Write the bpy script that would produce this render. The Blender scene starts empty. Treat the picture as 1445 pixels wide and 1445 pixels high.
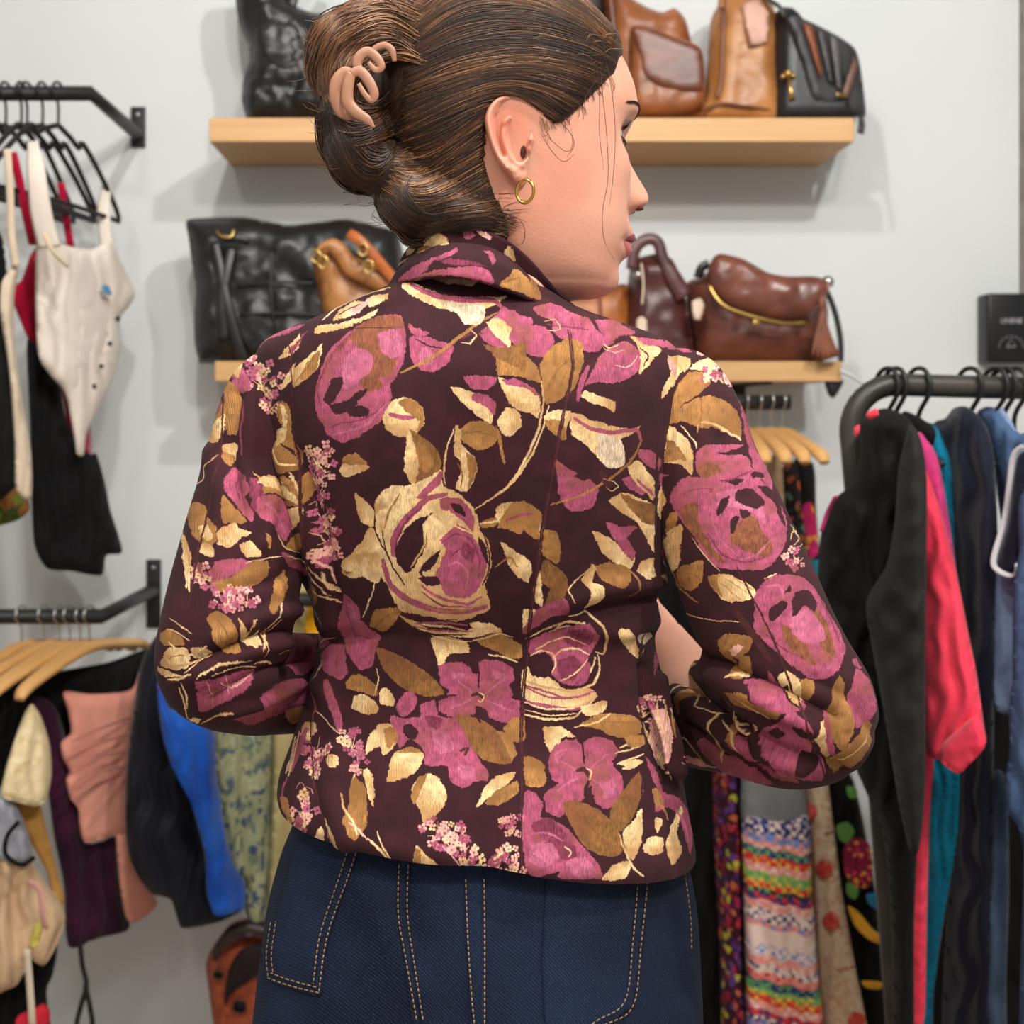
import bpy, bmesh, math, random
import numpy as np
from mathutils import Vector, Matrix, noise
from mathutils.geometry import delaunay_2d_cdt
from mathutils.bvhtree import BVHTree
random.seed(3)
SC = bpy.context.scene; COL = SC.collection
F, CX, CY, H0, YW = 1700.0, 640.0, 580.0, 1.42, 2.65
def W(px, py, Y): return Vector(((px-CX)*Y/F, Y, H0+(CY-py)*Y/F))
def PXY(v): return (CX+v[0]*F/v[1], CY+(H0-v[2])*F/v[1])
# ---------------------------------------------------------------- objects
def tag(o, label=None, cat=None, group=None, kind=None):
    if label: o['label'] = label
    if cat: o['category'] = cat
    if group: o['group'] = group
    if kind: o['kind'] = kind
    return o
def thing(name, label, cat, loc, group=None):
    o = bpy.data.objects.new(name, None); COL.objects.link(o); o.location = loc; o.empty_display_size = .05
    return tag(o, label, cat, group)
def link(name, verts, faces, mats, parent=None, smooth=True, uv=None, mi=None, label=None):
    me = bpy.data.meshes.new(name); me.from_pydata([tuple(v) for v in verts], [], [tuple(f) for f in faces]); me.validate()
    for m in (mats if isinstance(mats, (list, tuple)) else [mats]): me.materials.append(m)
    if smooth: me.polygons.foreach_set('use_smooth', [True]*len(me.polygons))
    if mi is not None and len(mi) == len(me.polygons): me.polygons.foreach_set('material_index', mi)
    if uv is not None:
        l = me.uv_layers.new(name='fabric'); a = np.zeros(len(me.loops), np.int32); me.loops.foreach_get('vertex_index', a)
        l.data.foreach_set('uv', np.asarray(uv, np.float32)[a].ravel())
    me.update()
    o = bpy.data.objects.new(name, me); COL.objects.link(o)
    if parent:
        o.parent = parent
        if parent.type == 'EMPTY': o.location = -parent.location
    if label: o['label'] = label
    return o
class MB:                                                            # collects primitive shapes into one mesh
    def __init__(s): s.v = []; s.f = []
    def add(s, v, f):
        n = len(s.v); s.v += [Vector(p) for p in v]; s.f += [tuple(i+n for i in q) for q in f]; return s
    def box(s, c, d, rz=0, bev=0):
        bm = bmesh.new(); bmesh.ops.create_cube(bm, size=1)
        bmesh.ops.scale(bm, vec=d, verts=bm.verts)
        if bev: bmesh.ops.bevel(bm, geom=bm.edges[:], offset=bev, segments=3, affect='EDGES', profile=.5)
        R = Matrix.Rotation(rz, 3, 'Z'); bm.verts.index_update()
        s.add([R @ v.co + Vector(c) for v in bm.verts], [[v.index for v in f.verts] for f in bm.faces]); bm.free(); return s
    def tube(s, pts, r, n=10, smooth=0, flat=1.0, caps=True, up=None):
        pts = [Vector(p) for p in pts]; r = list(r) if isinstance(r, (list, tuple)) else [r]*len(pts)
        if smooth: pts, r = spline(pts, r, smooth)
        V = []; Fc = []; a = None; k = len(pts)
        for i, p in enumerate(pts):
            d = (pts[min(i+1, k-1)]-pts[max(i-1, 0)]).normalized()
            if a is None:
                a = Vector(up) if up is not None else (Vector((0, 0, 1)) if abs(d.z) < .9 else Vector((1, 0, 0)))
            a = (a-d*a.dot(d))
            if a.length < 1e-6: a = d.orthogonal()
            a.normalize(); b = d.cross(a)
            for j in range(n):
                t = 2*math.pi*j/n; V.append(p+(a*math.cos(t)*flat+b*math.sin(t))*r[i])
        for i in range(k-1):
            for j in range(n): Fc.append((i*n+j, i*n+(j+1) % n, (i+1)*n+(j+1) % n, (i+1)*n+j))
        if caps: Fc.append(tuple(range(n))[::-1]); Fc.append(tuple((k-1)*n+j for j in range(n)))
        return s.add(V, Fc)
    def ball(s, c, r, seg=16):
        bm = bmesh.new(); bmesh.ops.create_uvsphere(bm, u_segments=seg, v_segments=seg//2+2, radius=1); bm.verts.index_update()
        rr = r if isinstance(r, (tuple, list)) else (r, r, r)
        s.add([Vector((v.co.x*rr[0], v.co.y*rr[1], v.co.z*rr[2]))+Vector(c) for v in bm.verts], [[v.index for v in f.verts] for f in bm.faces]); bm.free(); return s
    def build(s, name, mat, parent=None, smooth=True, label=None): return link(name, s.v, s.f, mat, parent, smooth, label=label)
def spline(pts, r, n):
    P = []; R = []; k = len(pts)
    for i in range(k-1):
        a, b, c, d = pts[max(i-1, 0)], pts[i], pts[i+1], pts[min(i+2, k-1)]
        for t in [j/n for j in range(n)]:
            P.append(.5*((2*b)+(c-a)*t+(2*a-5*b+4*c-d)*t*t+(-a+3*b-3*c+d)*t**3)); s = t*t*(3-2*t); R.append(r[i]*(1-s)+r[i+1]*s)
    P.append(pts[-1]); R.append(r[-1]); return P, R
def sm2(pts, n=5, closed=True, corner=0):                            # smooth a 2-D outline
    P = [np.array(p, float) for p in pts]; k = len(P); out = []
    for i in (range(k) if closed else range(k-1)):
        if closed: a, b, c, d = P[i-1], P[i], P[(i+1) % k], P[(i+2) % k]
        else: a, b, c, d = P[max(i-1, 0)], P[i], P[i+1], P[min(i+2, k-1)]
        for t in [j/n for j in range(n)]:
            q = .5*((2*b)+(c-a)*t+(2*a-5*b+4*c-d)*t*t+(-a+3*b-3*c+d)*t**3); out.append(q*(1-corner)+(b*(1-t)+c*t)*corner)
    if not closed: out.append(P[-1])
    return np.array(out)
def segdist(P, A, B):                                                # distances point set -> segments, min
    P = P[:, None, :]; A = A[None]; D = B[None]-A
    t = np.clip(((P-A)*D).sum(2)/np.maximum((D*D).sum(2), 1e-9), 0, 1)[..., None]
    return np.sqrt((((A+D*t)-P)**2).sum(2)).min(1)
def inside(P, Q):
    c = np.zeros(len(P), bool); k = len(Q)
    for i in range(k):
        ax, ay = Q[i]; bx, by = Q[(i+1) % k]
        if ay == by: continue
        m = (P[:, 1] >= min(ay, by)) & (P[:, 1] < max(ay, by)); c ^= m & (P[:, 0] < ax+(P[:, 1]-ay)*(bx-ax)/(by-ay))
    return c
def pillow(name, pts, plane, depth, mat, parent=None, r=20, step=6, disp=None, corner=0.3, smooth_n=5, power=.5, label=None, flatback=0, squeeze=.55):
    """A soft body: an outline standing in a vertical plane (pxA,YA,pxB,YB), swollen to its own thickness on both sides."""
    q = sm2(pts, smooth_n, True, corner) if smooth_n else np.array(pts, float)
    if not isinstance(plane, tuple): plane = (CX-100, plane, CX+100, plane)
    a = W(plane[0], 0, plane[1]); b = W(plane[2], 0, plane[3]); ax, ay, bx, by = a.x, a.y, b.x, b.y
    if squeeze != 1: my = (plane[1]+plane[3])/2; A_ = W(plane[0], 0, my+(plane[1]-my)*squeeze); B_ = W(plane[2], 0, my+(plane[3]-my)*squeeze); ax, ay, bx, by = A_.x, A_.y, B_.x, B_.y
    n = Vector((by-ay, -(bx-ax), 0)).normalized()
    if n.y > 0 or (abs(n.y) < 1e-3 and n.x*((ax+bx)/2) > 0): n = -n
    if (Vector((0, 0, 0))-Vector((ax, ay, 0))).dot(n) < 0: n = -n    # n looks to the viewing side
    d0 = n.x*ax+n.y*ay; nd = Vector(((ax+bx)/2, (ay+by)/2, 0)).normalized()*-1
    x0, y0 = q.min(0); x1, y1 = q.max(0)
    gx, gy = np.meshgrid(np.arange(x0+step/2, x1, step), np.arange(y0+step/2, y1, step)); gy = gy.copy(); gx = gx.copy(); gx[1::2] += step/2
    g = np.stack([gx.ravel(), gy.ravel()], 1); q2 = np.roll(q, -1, 0)
    g = g[inside(g, q)]; dg = segdist(g, q, q2) if len(g) else np.zeros(0)
    g = g[dg > step*.6+1.2]
    tg = np.roll(q, -1, 0)-np.roll(q, 1, 0); tg /= np.linalg.norm(tg, axis=1, keepdims=True)+1e-9; rim = np.concatenate([q+np.stack([-tg[:, 1], tg[:, 0]], 1)*1.3, q+np.stack([tg[:, 1], -tg[:, 0]], 1)*1.3]); rim = rim[inside(rim, q)]
    if len(rim): rim = rim[segdist(rim, q, q2) > 1.0]
    if len(rim): g = np.concatenate([g, rim])
    k = len(q); allp = np.concatenate([q, g]) if len(g) else q
    V, E, Fc, ov, oe, of = delaunay_2d_cdt([Vector(p) for p in allp], [(i, (i+1) % k) for i in range(k)], [], 1, 1e-4)
    P = np.array([tuple(v) for v in V]); dist = segdist(P, q, q2); m = len(P)
    edge = dist < 1e-2
    t = np.clip(dist/r, 0, 1); h = depth/2*(1-(1-t)**2)**power
    front = []; back = []
    for i in range(m):
        dx, dz = (P[i, 0]-CX)/F, (CY-P[i, 1])/F
        Y = d0/(n.x*dx+n.y); p = Vector((dx*Y, Y, H0+dz*Y))
        dd = disp(P[i, 0], P[i, 1])*min(1, t[i]*1.5) if disp else 0
        dd *= t[i]**.5; front.append(p+nd*(h[i]+dd)); back.append(p-nd*(h[i]*(1-flatback)-dd*.9))
    idx = list(range(m)); bi = {}
    Vv = list(front)
    for i in range(m):
        if edge[i]: bi[i] = i
        else: bi[i] = len(Vv); Vv.append(back[i])
    Ff = []
    s0 = None
    for f in Fc:
        A, B, C_ = [front[j] for j in f]
        nn = (B-A).cross(C_-A)
        f = tuple(f) if nn.dot(Vector((0, 0, H0))-A) > 0 else tuple(f)[::-1]
        Ff.append(f); bf = tuple(bi[j] for j in f)[::-1]
        if len(set(bf)) == 3 and not all(edge[j] for j in f): Ff.append(bf)
    uv = None
    return link(name, Vv, Ff, mat, parent, True, label=label)
def nz(x, y, s, seed=0): return noise.noise(Vector((x/s, y/s, seed*7.3)))
# ---------------------------------------------------------------- materials
def srgb(r, g, b): return tuple((c/255/12.92 if c/255 <= .04045 else ((c/255+.055)/1.055)**2.4) for c in (r, g, b))+(1,)
MATS = {}
def mat(name, col, rough=.6, metal=0, spec=.4, col2=None, nscale=20, bump=0, bscale=200, wave=None, sheen=0, sss=0, coat=0, contrast=.35, detail=4, stretch=None):
    if name in MATS: return MATS[name]
    m = bpy.data.materials.new(name); m.use_nodes = True; nt = m.node_tree; N = nt.nodes; L = nt.links; b = N['Principled BSDF']
    b.inputs['Base Color'].default_value = srgb(*col); b.inputs['Roughness'].default_value = rough; b.inputs['Metallic'].default_value = metal
    b.inputs['Specular IOR Level'].default_value = spec
    if sheen: b.inputs['Sheen Weight'].default_value = sheen; b.inputs['Sheen Roughness'].default_value = .4
    if coat: b.inputs['Coat Weight'].default_value = coat; b.inputs['Coat Roughness'].default_value = .25
    if sss:
        b.inputs['Subsurface Weight'].default_value = sss; b.inputs['Subsurface Radius'].default_value = (.012, .004, .002); b.inputs['Subsurface Scale'].default_value = 1
    tc = N.new('ShaderNodeTexCoord'); src = tc.outputs['Object']
    if stretch:
        mp = N.new('ShaderNodeMapping'); mp.inputs['Scale'].default_value = stretch; L.new(src, mp.inputs[0]); src = mp.outputs[0]
    nz_ = N.new('ShaderNodeTexNoise'); nz_.inputs['Scale'].default_value = nscale; nz_.inputs['Detail'].default_value = detail; L.new(src, nz_.inputs[0])
    c2 = col2 or tuple(max(0, c*.82) for c in col)
    rp = N.new('ShaderNodeValToRGB'); rp.color_ramp.elements[0].position = .5-contrast/2; rp.color_ramp.elements[1].position = .5+contrast/2
    rp.color_ramp.elements[0].color = srgb(*c2); rp.color_ramp.elements[1].color = srgb(*col)
    L.new(nz_.outputs['Fac'], rp.inputs[0]); L.new(rp.outputs[0], b.inputs['Base Color'])
    if bump:
        n2 = N.new('ShaderNodeTexNoise'); n2.inputs['Scale'].default_value = bscale; n2.inputs['Detail'].default_value = 5; L.new(src, n2.inputs[0])
        bp = N.new('ShaderNodeBump'); bp.inputs['Strength'].default_value = bump; bp.inputs['Distance'].default_value = .004
        L.new(n2.outputs['Fac'], bp.inputs['Height']); L.new(bp.outputs[0], b.inputs['Normal'])
        if wave:
            wv = N.new('ShaderNodeTexWave'); wv.inputs['Scale'].default_value = wave; wv.bands_direction = 'DIAGONAL'; L.new(src, wv.inputs[0])
            ad = N.new('ShaderNodeMath'); L.new(wv.outputs['Fac'], ad.inputs[0]); L.new(n2.outputs['Fac'], ad.inputs[1]); L.new(ad.outputs[0], bp.inputs['Height'])
    MATS[name] = m; return m
def cloth(name, col, col2=None, **k): 
    k.setdefault('bump', .25); k.setdefault('bscale', 60)
    return mat(name, col, rough=k.pop('rough', .85), spec=.2, col2=col2, nscale=k.pop('nscale', 9), sheen=k.pop('sheen', .15), **k)
def leather(name, col, col2=None, rough=.34, **k): return mat(name, col, rough=rough+.07, spec=.5, col2=col2, nscale=k.pop('nscale', 14), bump=k.pop('bump', .35), bscale=k.pop('bscale', 45), coat=k.pop('coat', .08), **k)
def spots(name, ground, cols, scale=30, cover=.45, rough=.85, stretch=(1, 1, 1), warp=.5):   # printed cloth: scattered patches of several colours
    m = bpy.data.materials.new(name); m.use_nodes = True; nt = m.node_tree; N = nt.nodes; L = nt.links; b = N['Principled BSDF']
    b.inputs['Roughness'].default_value = rough; b.inputs['Specular IOR Level'].default_value = .2
    tc = N.new('ShaderNodeTexCoord'); mp = N.new('ShaderNodeMapping'); mp.inputs['Scale'].default_value = stretch; L.new(tc.outputs['Object'], mp.inputs[0])
    n0 = N.new('ShaderNodeTexNoise'); n0.inputs['Scale'].default_value = scale*.8; L.new(mp.outputs[0], n0.inputs[0])
    mx = N.new('ShaderNodeVectorMath'); mx.operation = 'MULTIPLY_ADD'; L.new(n0.outputs['Color'], mx.inputs[0]); mx.inputs[1].default_value = (warp/scale*2,)*3; L.new(mp.outputs[0], mx.inputs[2])
    v = N.new('ShaderNodeTexVoronoi'); v.inputs['Scale'].default_value = scale; L.new(mx.outputs[0], v.inputs[0])
    r = N.new('ShaderNodeValToRGB'); r.color_ramp.interpolation = 'CONSTANT'; e = r.color_ramp.elements
    e[0].position = 0; e[0].color = srgb(*cols[0]); e[1].position = 1/len(cols); e[1].color = srgb(*cols[1])
    for i, c in enumerate(cols[2:]): x = e.new((i+2)/len(cols)); x.color = srgb(*c)
    sp = N.new('ShaderNodeSeparateColor'); L.new(v.outputs['Color'], sp.inputs[0]); L.new(sp.outputs[0], r.inputs[0])
    n3 = N.new('ShaderNodeTexNoise'); n3.inputs['Scale'].default_value = scale*1.2; n3.inputs['Detail'].default_value = 3; L.new(mp.outputs[0], n3.inputs[0])
    md = N.new('ShaderNodeMath'); md.operation = 'ADD'; L.new(v.outputs['Distance'], md.inputs[0]); L.new(n3.outputs['Fac'], md.inputs[1])
    lt = N.new('ShaderNodeMath'); lt.operation = 'LESS_THAN'; L.new(md.outputs[0], lt.inputs[0]); lt.inputs[1].default_value = .5+cover
    mi = N.new('ShaderNodeMix'); mi.data_type = 'RGBA'; L.new(lt.outputs[0], mi.inputs[0]); mi.inputs[6].default_value = srgb(*ground); L.new(r.outputs[0], mi.inputs[7]); L.new(mi.outputs[2], b.inputs['Base Color'])
    return m
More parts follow.
